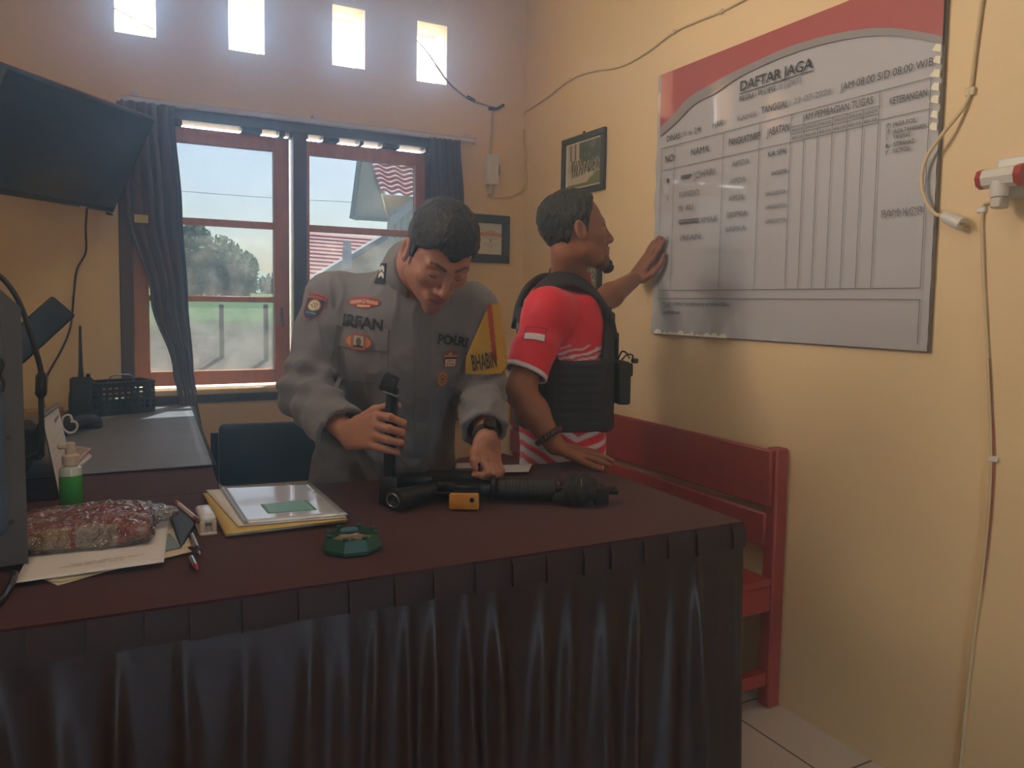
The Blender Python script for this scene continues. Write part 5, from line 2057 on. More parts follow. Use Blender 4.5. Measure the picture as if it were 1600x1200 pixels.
# pistol grip, butt end towards the camera at left
p0, p1 = G(A[668] + 0.012, 0.012, 0.030), onz(615, 779, gz0 + 0.028)
pd = (p1 - p0)
rotp = Matrix((pd.normalized(), Vector((0, 0, 1)).cross(pd.normalized()), (0, 0, 1))).transposed()
m = MB()
for k in range(1):
    prof = []
    nseg, nl = 16, 12
    vs, fs = [], []
    for i in range(nl + 1):
        t = i / nl
        w = 0.021 + 0.010 * t + 0.003 * math.sin(t * 9)
        h = 0.015 + 0.009 * t
        for j in range(nseg):
            a = 2 * math.pi * j / nseg
            e = lambda c: math.copysign(abs(c) ** 0.7, c)
            vs.append(p0 + pd * t + rotp @ Vector((0, e(math.cos(a)) * w, e(math.sin(a)) * h)) + Vector((0, 0, -0.004 * t)))
    for i in range(nl):
        for j in range(nseg):
            fs.append([i * nseg + j, i * nseg + (j + 1) % nseg, (i + 1) * nseg + (j + 1) % nseg, (i + 1) * nseg + j])
    fs += [list(range(nseg)), [nl * nseg + j for j in range(nseg)]]
    m.add(vs, fs)
gp = m.build('pistol_grip', GUNP, rf)
m = MB()
m.tube([p1 + pd.normalized() * 0.002 + rotp @ Vector((0, 0.022 * math.cos(a), -0.004 + 0.015 * math.sin(a))) for a in [k * math.pi / 8 for k in range(17)]], 0.0022, 6)
m.box(p1 + pd.normalized() * 0.002 + Vector((0, 0, -0.010)), (0.003, 0.020, 0.005), rotp)
m.build('grip_cap_rim', mat('worn_metal', lin(120, 122, 126), 0.35, 0.7), gp)
# handguard
m = MB()
prof = [(0.020, A[775] - 0.004), (0.027, A[775] + 0.004)]
nr = 14
for i in range(nr):
    a = A[775] + 0.008 + (A[866] - A[775] - 0.016) * i / nr
    prof += [(0.0285, a), (0.0285, a + 0.006), (0.0281, a + 0.0065), (0.0281, a + 0.0075)]
prof += [(0.0285, A[866] - 0.006), (0.026, A[866]), (0.016, A[866] + 0.001)]
rotl = Matrix((gy, Vector((0, 0, 1)), gx)).transposed()
m.lathe(prof, G(0, -0.008, 0.029), 24, rotl)
m.build('handguard', GUNP, rf)
MB().lathe([(0.022, A[772] - 0.012), (0.030, A[772] - 0.006), (0.031, A[772] + 0.002), (0.024, A[772] + 0.006)], G(0, -0.008, 0.031), 24, rotl).build('delta_ring', GUN, rf)
# barrel, front sight, muzzle
MB().cyl(G(A[866] - 0.01, -0.008, 0.029), G(A[945], -0.008, 0.029), 0.0085, seg=14).build('barrel', GUN, rf)
m = MB()
m.box(G(A[880], -0.02, 0.030), (0.022, 0.062, 0.020), GR, 0.003)
m.box(G(A[880] - 0.004, -0.056, 0.030), (0.012, 0.026, 0.012), GR, 0.002)
m.build('front_sight', GUN, rf)
m = MB()
m.lathe([(0.008, A[945] - 0.004), (0.011, A[945]), (0.011, A[945] + 0.008), (0.0095, A[945] + 0.010), (0.011, A[945] + 0.013), (0.011, A[966]), (0.006, A[966] + 0.0005)], G(0, -0.008, 0.029), 14, rotl)
m.build('muzzle_device', mat('brown_black_metal', lin(56, 48, 46), 0.45, 0.4), rf)
for k in range(3):
    MB().box(G(A[945] + 0.018, -0.008 + 0.0105 * math.cos(k * 1.2 - .3), 0.029 + 0.0105 * math.sin(k * 1.2 + .9)), (0.012, 0.003, 0.003), GR).build('muzzle_slot', BLK, rf)
# carry handle and rear sight on the far side
m = MB()
m.tube(smooth_path([G(A[700] - 0.02, -0.045, 0.034), G(A[706], -0.066, 0.036), G(A[750], -0.070, 0.036), G(A[775], -0.048, 0.034)], 5), 0.009, 8)
m.build('carry_handle', GUN, rf)
m = MB()
m.box(G((A[775] + A[866]) / 2 + 0.01, -0.040, 0.034), ((A[866] - A[775]) * .9, 0.012, 0.012), GR, 0.003)
m.build('gas_tube_rail', GUN, rf)


# sling bundled round the front end
def sling(P):
    d = d_ell(P, G(A[905], 0.018, 0.030), (0.042, 0.034, 0.027), np.array([gx[:], gy[:], (0, 0, 1)]))
    d = smin(d, d_ell(P, G(A[905] + 0.005, -0.012, 0.046), (0.036, 0.030, 0.020), np.array([gx[:], gy[:], (0, 0, 1)])), 0.015)
    d = smin(d, d_rc(P, G(A[880] - 0.022, 0.022, 0.014), G(A[905], 0.03, 0.016), 0.009, 0.013), 0.012)
    return d + 0.003 * vnoise(P, 60) + 0.0025 * np.sin((P @ A3((gx * 1 + gy * .6)[:])) * 260)


SLG = mat('black_webbing', lin(38, 36, 38), 0.85, bump=0.2, bscale=500)
sl = sdf_obj('sling_bundle', sling, G(A[905], 0, 0) - Vector((.09, .09, .01)), G(A[905], 0, 0) + Vector((.09, .09, .1)), 0.0035, SLG, rf)
MB().box(G(A[945] - 0.012, 0.020, 0.022), (0.036, 0.024, 0.042), rotz(math.atan2(gx.y, gx.x) + 0.25), 0.006, seg=2).build('sling_loop', SLG, rf)
m = MB()
m.tube(smooth_path([G(A[905] + 0.02, 0.0, 0.042), G(A[930], 0.004, 0.046), G(A[945] - 0.01, 0.016, 0.042)], 5), 0.009, 8, flat=0.4)
m.build('sling_strap', SLG, rf)
m = MB()
m.tube([G(A[905] + 0.002, 0.0505, 0.015), G(A[905] + 0.002, 0.046, 0.045), G(A[905] + 0.002, 0.02, 0.062)], 0.0016, 6)
m.build('sling_stitch', mat('worn_metal', lin(120, 122, 126), 0.35, 0.7), rf)

# upright black gun part in the officer's fist
h0, h1 = at(607, 764, 1.805), at(613, 606, 1.775)
h0.z = gz0 + 0.001
hd = (h1 - h0).normalized()
hs = hd.cross(CAM_F).normalized()
hf = hs.cross(hd).normalized()
HRm = Matrix((hs, hf, hd)).transposed()
HL = (h1 - h0).length
hp = thing('gun_part', "black metal gun part held upright in the officer's fist", 'gun part', h0)
m = MB()
m.box((h0 + h1) / 2 + hd * 0.03, (0.026, 0.030, HL - 0.06), HRm, 0.004)
m.build('shaft', GUN, hp)
MB().box(h0 + hd * 0.036, (0.044, 0.040, 0.070), HRm, 0.008, seg=2).build('collar', GUNP, hp)
tp_ = Matrix.Rotation(0.32, 3, hf) @ HRm
MB().box(h1 + hd * 0.010 + hs * 0.008, (0.036, 0.036, 0.040), tp_, 0.006, seg=2).build('head', GUNP, hp)
MB().box(h1 - hd * 0.012 + hs * 0.001 - hf * 0.002, (0.037, 0.037, 0.004), tp_, 0.001).build('metal_lip', mat('worn_metal', lin(120, 122, 126), 0.35, 0.7), hp)
MB().box((h0 + h1) / 2 + hd * 0.05 - hf * 0.0155 + hs * 0.004, (0.005, 0.002, HL * .5), HRm).build('slot', mat('worn_blue_metal', lin(60, 80, 104), 0.35, 0.6), hp)

# small pin pressed by the left hand
pp = at(747, 742, 1.862)
tag(MB().tube([pp, at(748, 724, 1.85)], 0.0045, 10).build('steel_pin', GUN, loc=pp), "small black pin between the officer's thumb and the rifle", 'pin')

# ------------------------------------------------------------------ people
CR, CU, CB = np.array(CAM_R[:]), np.array(CAM_U[:]), -np.array(CAM_F[:])


def frame_from(f, u):
    """orthonormal rows (forward, left, up) from a forward and an approximate up direction"""
    f = np.array(f, float)
    f /= np.linalg.norm(f)
    u = np.array(u, float)
    u = u - f * (u @ f)
    u /= np.linalg.norm(u)
    return np.stack([f, np.cross(u, f), u])


def camdir(r, u, b):
    return CR * r + CU * u + CB * b


def near(P, c, r):
    return ((P - A3(c)) ** 2).sum(1) < r * r


class Head:
    """head in its own frame: x forward, y left, z up"""

    def __init__(self, c, F, k=1.0, lid=0.55, mouth=0.0, nose=1.0):
        self.c, self.F, self.k, self.lid, self.nose, self.mouth = A3(c), F.astype(np.float32), k, lid, nose, mouth

    def loc(self, P):
        return (P - self.c) @ self.F.T / self.k

    def world(self, q):
        return self.c + (np.array(q, np.float32) * self.k) @ self.F

    def cranium(self, q):
        d = d_ell(q, (-0.012, 0, 0.030), (0.098, 0.0765, 0.092))
        d = smin(d, d_ell(q, (0.022, 0, -0.028), (0.070, 0.062, 0.082)), 0.03)
        return d

    def sdf(self, P):
        q = self.loc(P)
        qa = q.copy()
        qa[:, 1] = np.abs(qa[:, 1])
        d = self.cranium(q)
        d = smin(d, d_rc(qa, (0.078, 0.0, -0.103), (0.012, 0.050, -0.062), 0.019, 0.020), 0.03)      # jaw
        d = smin(d, d_sph(q, (0.079, 0, -0.104), 0.019), 0.02)                                       # chin
        d = smin(d, d_ell(qa, (0.058, 0.043, -0.020), (0.026, 0.022, 0.020)), 0.022)                 # cheek
        d = smin(d, d_rc(qa, (0.086, 0.0, 0.026), (0.070, 0.046, 0.022), 0.0105, 0.009), 0.016)      # brow
        d = smax(d, -d_ell(qa, (0.098, 0.032, 0.006), (0.018, 0.018, 0.011)), 0.014)                 # socket
        d = smin(d, d_sph(qa, (0.0725, 0.0315, 0.004), 0.0138), 0.003)                               # eyeball and lids
        lid = d_ell(qa, (0.0730, 0.0315, 0.0062), (0.0152, 0.0165, 0.0150))
        lid = smax(lid, -d_plane(qa, (0.08, 0, 0.0115 - 0.0165 * self.lid), (0.25, 0, 1)), 0.002)
        d = smin(d, lid, 0.002)
        n = self.nose
        d = smin(d, d_rc(q, (0.088, 0, 0.016), (0.1055 + .004 * n, 0, -0.030), 0.0075, 0.0105 * n), 0.012)   # nose
        d = smin(d, d_sph(q, (0.110, 0, -0.033), 0.0105 * n), 0.008)
        d = smin(d, d_ell(qa, (0.099, 0.0125, -0.036), (0.011, 0.0075 * n, 0.0075)), 0.006)
        d = smax(d, -d_sph(qa, (0.106, 0.0065, -0.0455), 0.0034), 0.003)                             # nostril
        d = smin(d, d_ell(q, (0.084, 0, -0.066), (0.017, 0.030, 0.022)), 0.02)                       # muzzle
        d = smin(d, d_rc(qa, (0.1015, 0.004, -0.0605), (0.090, 0.023, -0.0665), 0.0050, 0.0030), 0.005)
        d = smin(d, d_rc(qa, (0.0995, 0.0, -0.0725), (0.089, 0.021, -0.0690), 0.0058, 0.0030), 0.005)
        d = smax(d, -d_rc(qa, (0.1055, 0.0, -0.0665), (0.094, 0.023, -0.0675), 0.0014, 0.001), 0.003)
        # ear
        a = 0.22
        qe = qa - A3((-0.008, 0.082, -0.006))
        ex = qe[:, 0] * math.cos(a) + qe[:, 2] * math.sin(a)
        ez = -qe[:, 0] * math.sin(a) + qe[:, 2] * math.cos(a)
        qe2 = np.stack([ex, qe[:, 1] - 0.25 * np.maximum(-ex, 0), ez], 1)
        e = d_ell(qe2, (0, 0, 0), (0.0185, 0.0095, 0.033))
        e = smax(e, -d_ell(qe2, (0.003, 0.010, 0.003), (0.0115, 0.0085, 0.022)), 0.004)
        d = smin(d, e, 0.005)
        return d * self.k

    def color(self, V, skin, lip, brow, beard=None, amount=0.6):
        q = self.loc(V)
        qa = np.abs(q[:, 1])
        c = np.tile(np.array(skin, np.float32), (len(V), 1))

        def blend(m, col):
            nonlocal c
            m = np.clip(m, 0, 1)[:, None]
            c = c * (1 - m) + np.array(col, np.float32) * m
        front = q[:, 0] > 0.05
        nz = vnoise(V.astype(np.float32), 400) * 0.3
        # lips
        m = (front & (np.abs(q[:, 2] + 0.0665) < 0.0105 * np.clip(1 - (qa / 0.025) ** 2, 0, 1) + 0.0005) & (qa < 0.025) & (q[:, 0] > 0.085)).astype(float)
        blend(m * 0.75, lip)
        # eyebrows
        by = 0.0265 + 0.006 * np.sin(np.clip((qa - 0.012) / 0.04, 0, 1) * 2.6)
        m = front & (np.abs(q[:, 2] - by) < 0.0048 * np.clip(1.25 - qa / 0.055, 0.2, 1)) & (qa > 0.011) & (qa < 0.052)
        blend(m * (0.85 + nz), brow)
        # lash line / eye slit
        r = np.sqrt(((q - A3((0.0725, 0, 0.004))) ** 2 * A3((1, 0, 1))).sum(1) + (qa - 0.0315) ** 2)
        cut = 0.0115 - 0.0165 * self.lid
        eye = front & (r < 0.0150) & (q[:, 2] < cut + 0.0012 - 0.25 * (q[:, 0] - 0.08))
        blend((eye & (q[:, 2] > -0.0045) & (r < 0.0146)) * 0.9, (0.55, 0.50, 0.46) if self.lid < 0.7 else (0.03, 0.02, 0.02))
        blend((eye & (q[:, 2] > -0.0045) & (np.abs(qa - 0.0315) < 0.0062)) * 0.95, (0.02, 0.012, 0.01))
        blend((front & (r < 0.0165) & (np.abs(q[:, 2] - cut + 0.25 * (q[:, 0] - 0.08)) < 0.0013)) * 0.9, (0.02, 0.014, 0.012))
        if beard is not None:
            m = (front & (q[:, 2] < -0.046) & (q[:, 2] > -0.058) & (qa < 0.03) & (q[:, 0] > 0.08)) | (front & (q[:, 2] < -0.082) & (qa < 0.032))
            blend(m * amount * (0.8 + nz), beard)
        return c

    def hair(self, P, hl, off, noise=0.0025, front=0.0):
        """hl: list of (x, z) hairline; off: list of (z, thickness)"""
        q = self.loc(P)
        z = np.interp(q[:, 0], [a for a, _ in hl], [b for _, b in hl])
        z = z + front * np.exp(-(q[:, 1] / 0.018) ** 2) * (q[:, 0] > 0.05)
        t = np.interp(q[:, 2], [a for a, _ in off], [b for _, b in off])
        d = self.cranium(q) - t
        d = d + noise * vnoise(q * A3((1.0, 1.0, 0.55)), 130) + noise * 0.8 * vnoise(q, 60)
        d = smax(d, z - q[:, 2] + 0.003 * vnoise(q, 160), 0.006)
        return d * self.k


def finger(P, pts, radii, d, k=0.004):
    for i in range(len(pts) - 1):
        d = smin(d, d_rc(P, pts[i], pts[i + 1], radii[i], radii[i + 1]), k)
    return d


def hand_sdf(P, H):
    """H: dict of wrist, knuckles (4), fingers (4 lists of joints), thumb joints, back normal"""
    W = A3(H['wrist'])
    d = None
    r = H.get('r', 1.0)
    ks = [A3(k) for k in H['knuckles']]
    w2 = [W + (A3(H['wristw']) * (0.5 - i / 3)) for i in range(4)]
    for i in range(4):
        e = d_rc(P, w2[i], ks[i], 0.0135 * r, (0.0122 - 0.0008 * i) * r)
        d = e if d is None else smin(d, e, 0.022)
    for i in range(4):
        js = [ks[i]] + [A3(j) for j in H['fingers'][i]]
        rr = [(0.0106, 0.0095, 0.0085, 0.0070), (0.0108, 0.0097, 0.0086, 0.0072), (0.0104, 0.0093, 0.0082, 0.0068), (0.0094, 0.0083, 0.0073, 0.006)][i]
        f = finger(P, js, [x * r for x in rr], np.full(len(P), 1.0, np.float32))
        d = smin(d, f, 0.0035)
        # nail
    th = [A3(j) for j in H['thumb']]
    f = finger(P, th, [x * r for x in (0.0155, 0.0130, 0.0108, 0.0085)], np.full(len(P), 1.0, np.float32), 0.006)
    d = smin(d, f, 0.010)
    return d


SKIN = mat('skin', (1, 1, 1, 1), 0.5, bump=0.12, bscale=260, vary=0.06, vscale=30, attr='Col', spec=0.4)
HAIRM = mat('black_hair', lin(30, 27, 26), 0.45, bump=0.6, bscale=420, stretch=(1, 1, 0.25), vary=0.3, vscale=200)


def folds(P, a, b, at_, wid, freq, amp):
    """creases running round a limb near the point a + at_*(b-a)"""
    a, b = A3(a), A3(b)
    ax = (b - a) / np.linalg.norm(b - a)
    t = (P - a) @ ax - at_ * np.linalg.norm(b - a)
    return amp * np.exp(-(t / wid) ** 2) * np.sin(t * freq + 2.5 * vnoise(P, 9) + (P @ A3((7, 5, 3))))


# ============================================================ officer
o_pel = np.array(at(600, 700, 2.21))
o_wai = np.array(at(606, 660, 2.17))
o_che = np.array(at(630, 555, 2.09))
o_neck = np.array(at(655, 425, 2.00))
RS, LS = np.array(at(520, 468, 2.06)), np.array(at(736, 484, 2.05))
RE, LE = np.array(at(478, 612, 2.00)), np.array(at(750, 604, 2.10))
RW, LW = np.array(at(545, 679, 1.85)), np.array(at(760, 684, 1.90))
tors = frame_from(camdir(0.20, -0.30, 0.93), o_neck - o_pel)      # chest faces the camera, leaning forward
FW = tors[0]

of = frame_from(camdir(0.26, -0.74, 0.62), camdir(0.36, 0.62, 0.60))
ohead = Head(at(686, 397, 1.87), of, 0.98, lid=0.95)
RH = dict(wrist=at(548, 679, 1.835), wristw=np.array(at(548, 664, 1.83)) - np.array(at(548, 694, 1.83)),
          knuckles=[at(588, 648, 1.785), at(587, 664, 1.778), at(584, 680, 1.775), at(580, 695, 1.775)],
          fingers=[[at(609, 652, 1.752), at(630, 661, 1.768), at(632, 668, 1.795)],
                   [at(608, 670, 1.746), at(628, 676, 1.758), at(630, 683, 1.786)],
                   [at(606, 687, 1.746), at(626, 692, 1.756), at(628, 697, 1.784)],
                   [at(602, 702, 1.750), at(619, 706, 1.760), at(621, 709, 1.782)]],
          thumb=[at(562, 658, 1.83), at(586, 642, 1.835), at(606, 636, 1.83), at(622, 634, 1.805)])
LH = dict(wrist=at(762, 690, 1.905), wristw=np.array(at(750, 690, 1.88)) - np.array(at(776, 690, 1.925)), r=0.95,
          knuckles=[at(753, 716, 1.872), at(761, 718, 1.886), at(769, 719, 1.902), at(777, 718, 1.92)],
          fingers=[[at(762, 738, 1.853), at(753, 743, 1.850), at(741, 741, 1.855)],
                   [at(771, 740, 1.868), at(765, 746, 1.862), at(755, 746, 1.866)],
                   [at(778, 739, 1.886), at(774, 747, 1.880), at(766, 748, 1.882)],
                   [at(784, 736, 1.906), at(781, 744, 1.900), at(775, 747, 1.902)]],
          thumb=[at(749, 694, 1.89), at(741, 708, 1.868), at(741, 720, 1.855), at(743, 730, 1.852)])
neck_top = ohead.world((-0.035, 0, -0.055))


def officer_skin(P):
    d = d_rc(P, neck_top, o_neck + FW * -0.02, 0.056, 0.064)
    d = smin(d, d_rc(P, o_neck + FW * -.02, o_pel, 0.08, 0.10), 0.05)
    d = smin(d, d_rc(P, RS, LS, 0.045, 0.045), 0.05)
    for s, e, w in ((RS, RE, RW), (LS, LE, LW)):
        d = smin(d, d_rc(P, s, e, 0.045, 0.038), 0.03)
        d = smin(d, d_rc(P, e, w, 0.039, 0.026), 0.02)
    m = near(P, ohead.c, 0.2)
    if m.any():
        d[m] = smin(d[m], ohead.sdf(P[m]), 0.018)
    for H in (RH, LH):
        m = near(P, H['wrist'], 0.19)
        if m.any():
            d[m] = smin(d[m], hand_sdf(P[m], H), 0.014)
    return d


SK1 = lin(168, 116, 94)[:3]


def officer_col(V):
    c = np.tile(np.array(SK1, np.float32), (len(V), 1))
    m = near(V, ohead.c, 0.17)
    c[m] = ohead.color(V[m], SK1, lin(128, 72, 66)[:3], lin(44, 34, 30)[:3], lin(96, 72, 64)[:3], 0.35)
    for H in (RH, LH):
        tips = [f[-1] for f in H['fingers']] + [H['thumb'][-1]]
        for t in tips:
            mm = near(V, t, 0.0075)
            c[mm] = c[mm] * 0.6 + np.array(lin(214, 166, 148)[:3], np.float32) * 0.4
    return c


foot0 = Vector((float(o_pel[0]), float(o_pel[1]), 0))
off = thing('person', 'man in a grey brown uniform shirt bending over the table handling the rifle', 'person', foot0)
allp = np.array([o_pel, o_neck, RS, LS, RE, LE, RW, LW, np.array(ohead.c)])
lo_, hi_ = allp.min(0) - 0.17, allp.max(0) + 0.17
body = sdf_obj('body', officer_skin, lo_, hi_, 0.0030, SKIN, off, officer_col)
HL1 = [(-0.12, -0.060), (-0.06, -0.062), (-0.035, -0.050), (-0.028, 0.020), (0.004, 0.024), (0.008, -0.012), (0.020, -0.006), (0.028, 0.034), (0.052, 0.052), (0.070, 0.070), (0.10, 0.064)]
OF1 = [(-0.07, 0.002), (-0.02, 0.004), (0.02, 0.0065), (0.06, 0.012), (0.10, 0.016), (0.13, 0.017)]
sdf_obj('hair', lambda P: ohead.hair(P, HL1, OF1, 0.0022, -0.012), np.array(ohead.c) - 0.17, np.array(ohead.c) + 0.17, 0.0030, HAIRM, off)

# shirt -----------------------------------------------------------------
UNI = mat('grey_brown_uniform_cloth', lin(116, 113, 115), 0.75, bump=0.14, bscale=700, vary=0.05, vscale=9, sheen=0.15)
UNI2 = mat('uniform_cloth_seam', lin(110, 107, 109), 0.75, bump=0.14, bscale=700, sheen=0.15)
RC_ = np.array(at(532, 672, 1.885))      # right cuff centre
LC_ = np.array(at(757, 672, 1.935))


def torso_shape(P):
    d = d_ell(P, np.array(at(603, 690, 2.165)), (0.130, 0.190, 0.24), tors)
    d = smin(d, d_ell(P, o_che, (0.128, 0.190, 0.20), tors), 0.06)
    d = smin(d, d_rc(P, RS * .86 + LS * .14, LS * .86 + RS * .14, 0.074, 0.072), 0.06)
    d = smin(d, d_rc(P, o_neck + FW * -0.03, (RS + LS) / 2, 0.066, 0.09), 0.05)
    return d


def shirt_sdf(P):
    d = torso_shape(P)
    hem = d_ell(P, np.array(at(600, 770, 2.215)), (0.135, 0.212, 0.20), frame_from(FW * A3((1, 1, 0)), (0, 0, 1)))
    d = smin(d, hem, 0.05)
    n1 = vnoise(P * A3((1, 1, 0.6)), 13)
    cr = 0.0042 * np.maximum(1 - 1.6 * np.abs(vnoise(P * A3((1.3, 1.3, 0.55)) + 0.05 * n1[:, None], 19)), 0) ** 2
    d = d + 0.0040 * n1 - cr
    # drag lines over the belly
    vpx = (P - A3(o_che)) @ tors[1].astype(np.float32)
    vpz = (P - A3(o_che)) @ tors[2].astype(np.float32)
    d = d + 0.0030 * np.sin(vpz * 55 + vpx * 42 + 3 * n1) * np.exp(-((vpz + 0.22) / 0.12) ** 2)
    # right sleeve
    for s, e, c, r0, r1, r2 in ((RS, RE, RC_, 0.075, 0.064, 0.064), (LS, LE, LC_, 0.072, 0.060, 0.057)):
        a = d_rc(P, s, e, r0, r1)
        b = d_rc(P, e, c + (c - e) / np.linalg.norm(c - e) * 0.03, r1, r2)
        b = smax(b, d_plane(P, c, c - e), 0.004)
        sl = smin(a, b, 0.035)
        sl = sl + folds(P, s, e, 0.92, 0.075, 120, 0.0060) + folds(P, e, c, 0.22, 0.055, 105, 0.0060) + folds(P, s, e, 0.35, 0.09, 60, 0.003) + 0.003 * n1 - cr
        sl = smax(sl, -d_rc(P, c - (c - e) / np.linalg.norm(c - e) * 0.012, c + (c - e), r2 - 0.013, r2 - 0.006), 0.003)
        d = smin(d, sl, 0.018)
    # neck opening
    d = smax(d, -d_rc(P, o_neck + FW * -0.01, neck_top, 0.062, 0.070), 0.008)
    d = smax(d, d_plane(P, (0, 0, 0.74), (0, 0, -1)), 0.004)
    return d


sh = sdf_obj('shirt', shirt_sdf, allp.min(0) - A3((.17, .2, .12)), allp.max(0) + A3((.17, .17, 0.1)), 0.0050, UNI, off)
shT = bvh_of(sh)


# collar: folded band round the neck, open at the front
ncax = (neck_top - o_neck)
ncax = ncax / np.linalg.norm(ncax)


def collar_sdf(P):
    q = P - A3(o_neck + FW * -0.012)
    t = q @ ncax.astype(np.float32)
    rad = q - t[:, None] * ncax.astype(np.float32)
    r = np.sqrt((rad ** 2).sum(1))
    fwd = (rad @ FW.astype(np.float32)) / (r + 1e-6)
    R0 = 0.084 - 0.30 * t + 0.016 * np.clip(fwd, 0, 1)
    d = np.abs(r - R0) - 0.0065
    top = 0.048 - 0.014 * np.clip(fwd, 0, 1)
    d = smax(d, t - top, 0.006)
    d = smax(d, -(t + 0.018 + 0.062 * np.clip(fwd - 0.15, 0, 1)), 0.006)
    side = np.abs(rad @ tors[1].astype(np.float32))
    gap = 0.010 + 0.35 * np.maximum(t + 0.02, 0)
    d = np.where(fwd > 0, smax(d, gap - side, 0.004), d)
    return d + 0.001 * vnoise(P, 40)


sdf_obj('collar', collar_sdf, o_neck - 0.14, o_neck + 0.14, 0.0032, UNI2, off)


def solid(col):
    c = np.array(col[:3], np.float32)
    return lambda u, v: (np.tile(c, (len(u), 1)), np.ones(len(u), bool))


BADGE = mat('embroidered_badge', (1, 1, 1, 1), 0.75, bump=0.2, bscale=900, attr='Col')
CLOTHC = mat('uniform_patch_cloth', (1, 1, 1, 1), 0.75, bump=0.14, bscale=700, attr='Col')
UC = lin(116, 113, 115)
UCs = lin(104, 95, 87)
ODARK = mat('black_embroidery', lin(32, 32, 38), 0.7)


def on_shirt(px, py):
    """world point of the shirt under a photo pixel, and frame axes on the chest"""
    o = Vector((0, 0, CAM_H))
    d = (at(px, py, 1.0) - o).normalized()
    h = shT.ray_cast(o, d, 5.0)
    return h[0], h[1]


tU = Vector(-tors[1])        # image right = wearer's left... sign fixed below
if tU.dot(CAM_R) < 0:
    tU = -tU
tV = Vector(tors[2])
tN = Vector(tors[0])


def chest(px, py, roll=0.0):
    p, n = on_shirt(px, py)
    U = (CAM_R * math.cos(roll) - CAM_U * math.sin(roll))
    n = (n * 0.5 + tN * 0.7).normalized()
    U = (U - n * U.dot(n)).normalized()
    V = n.cross(U).normalized()
    if V.z < 0:
        V = -V
    return p, U, V, n


MPX = 2.0 / 1202.2


def badge(name, label, px, py, w, h, draw, roll=0.0, cell=0.0009, lift=0.0022, material=None, parent=None):
    p, U, V, n = chest(px, py, roll)
    o = drape_grid(name, shT, p, U, V, n, (w * MPX, h * MPX), draw, material or BADGE, parent or off, cell, lift)
    if label:
        o['label'] = label
    return o


def pocket_draw(w, h):
    def f(u, v):
        c = np.tile(np.array(UC[:3], np.float32), (len(u), 1))
        e = np.minimum(np.minimum(u + w / 2, w / 2 - u), np.minimum(v + h / 2, h / 2 - v))
        c[(np.abs(e - 0.005) < 0.0007)] = np.array(lin(84, 76, 70)[:3])
        return c, np.ones(len(u), bool)
    return f


for (px, py, w, h, rl, nm) in ((566, 567, 78, 66, 0.06, 'chest_pocket'), (566, 529, 82, 34, 0.06, 'pocket_flap'), (686, 575, 60, 60, 0.05, 'chest_pocket'), (685, 535, 62, 34, 0.05, 'pocket_flap')):
    o = badge(nm, None, px, py, w, h, pocket_draw(w * MPX, h * MPX), rl, 0.003, 0.0012 if nm == 'chest_pocket' else 0.003, CLOTHC)
    md = o.modifiers.new('thickness', 'SOLIDIFY')
    md.thickness = 0.002
    md.offset = -1
# placket and buttons
pl_ = MB()
prev = None
for k in range(26):
    t = k / 25
    px, py = 655 - 8 * math.sin(t * 2.2), 480 + 235 * t
    p, n = on_shirt(px, py)
    p2, n2 = on_shirt(px + 21, py)
    if p is None or p2 is None:
        continue
    row = [p + n * 0.0006, p + n * 0.004, p2 + n2 * 0.0035, p2 + n2 * 0.0006]
    if prev:
        pl_.add(prev + row, [[0, 1, 5, 4], [1, 2, 6, 5], [2, 3, 7, 6]])
    prev = row
pl_.build('placket', UNI2, off, fix=False, sharp=60)

IV, RD, GD, NV, WH = (np.array(lin(*c)[:3], np.float32) for c in ((206, 190, 158), (172, 60, 58), (190, 140, 62), (44, 60, 78), (206, 208, 204)))


def wings(u, v):
    s = np.abs(u) / 0.043
    out = (np.abs(v) < 0.0115 * (1.0 - 0.55 * s ** 2) + 0.0015) & (s < 1)
    out |= (s < 0.55) & (v < 0.004) & (v > -0.0185 + 0.012 * s)
    c = np.tile(RD, (len(u), 1))
    w = (np.abs(v - 0.003 + 0.006 * s) < 0.0042) & (s > 0.18) & (s < 0.9) & (np.sin(u * 1300 + v * 600) > -0.5)
    c[w] = IV
    c[(u ** 2 + (v - 0.002) ** 2 < 0.0055 ** 2)] = IV * 0.85
    c[(u ** 2 + (v - 0.003) ** 2 < 0.0030 ** 2)] = RD
    c[(np.abs(v + 0.010) < 0.0022) & (s < 0.4)] = IV
    return c, out


badge('wing_badge', 'red badge with cream wings', 569, 472, 52, 26, wings, 0.02)


def oval(u, v):
    r = np.sqrt((u / 0.036) ** 2 + (v / 0.0185) ** 2)
    hex_ = np.maximum(np.abs(u) / 0.019, np.abs(v) / 0.0215)
    out = (r < 1) | (hex_ < 1)
    c = np.tile(RD, (len(u), 1))
    c[(r < 0.86)] = GD
    c[(r < 0.72) & (np.sin(u * 900) > 0.3)] = GD * 0.7
    c[hex_ < 0.98] = RD
    c[hex_ < 0.80] = np.array(lin(120, 112, 100)[:3])
    c[(hex_ < 0.62)] = IV * 0.7
    c[((u / 0.007) ** 2 + (v / 0.010) ** 2 < 1)] = np.array(lin(92, 84, 74)[:3])
    c[(np.abs(v + 0.0115) < 0.002) & (np.abs(u) < 0.012)] = np.array(lin(40, 36, 34)[:3])
    return c, out


badge('oval_badge', 'red and gold oval badge', 562, 534, 44, 27, oval, 0.05, lift=0.0075)


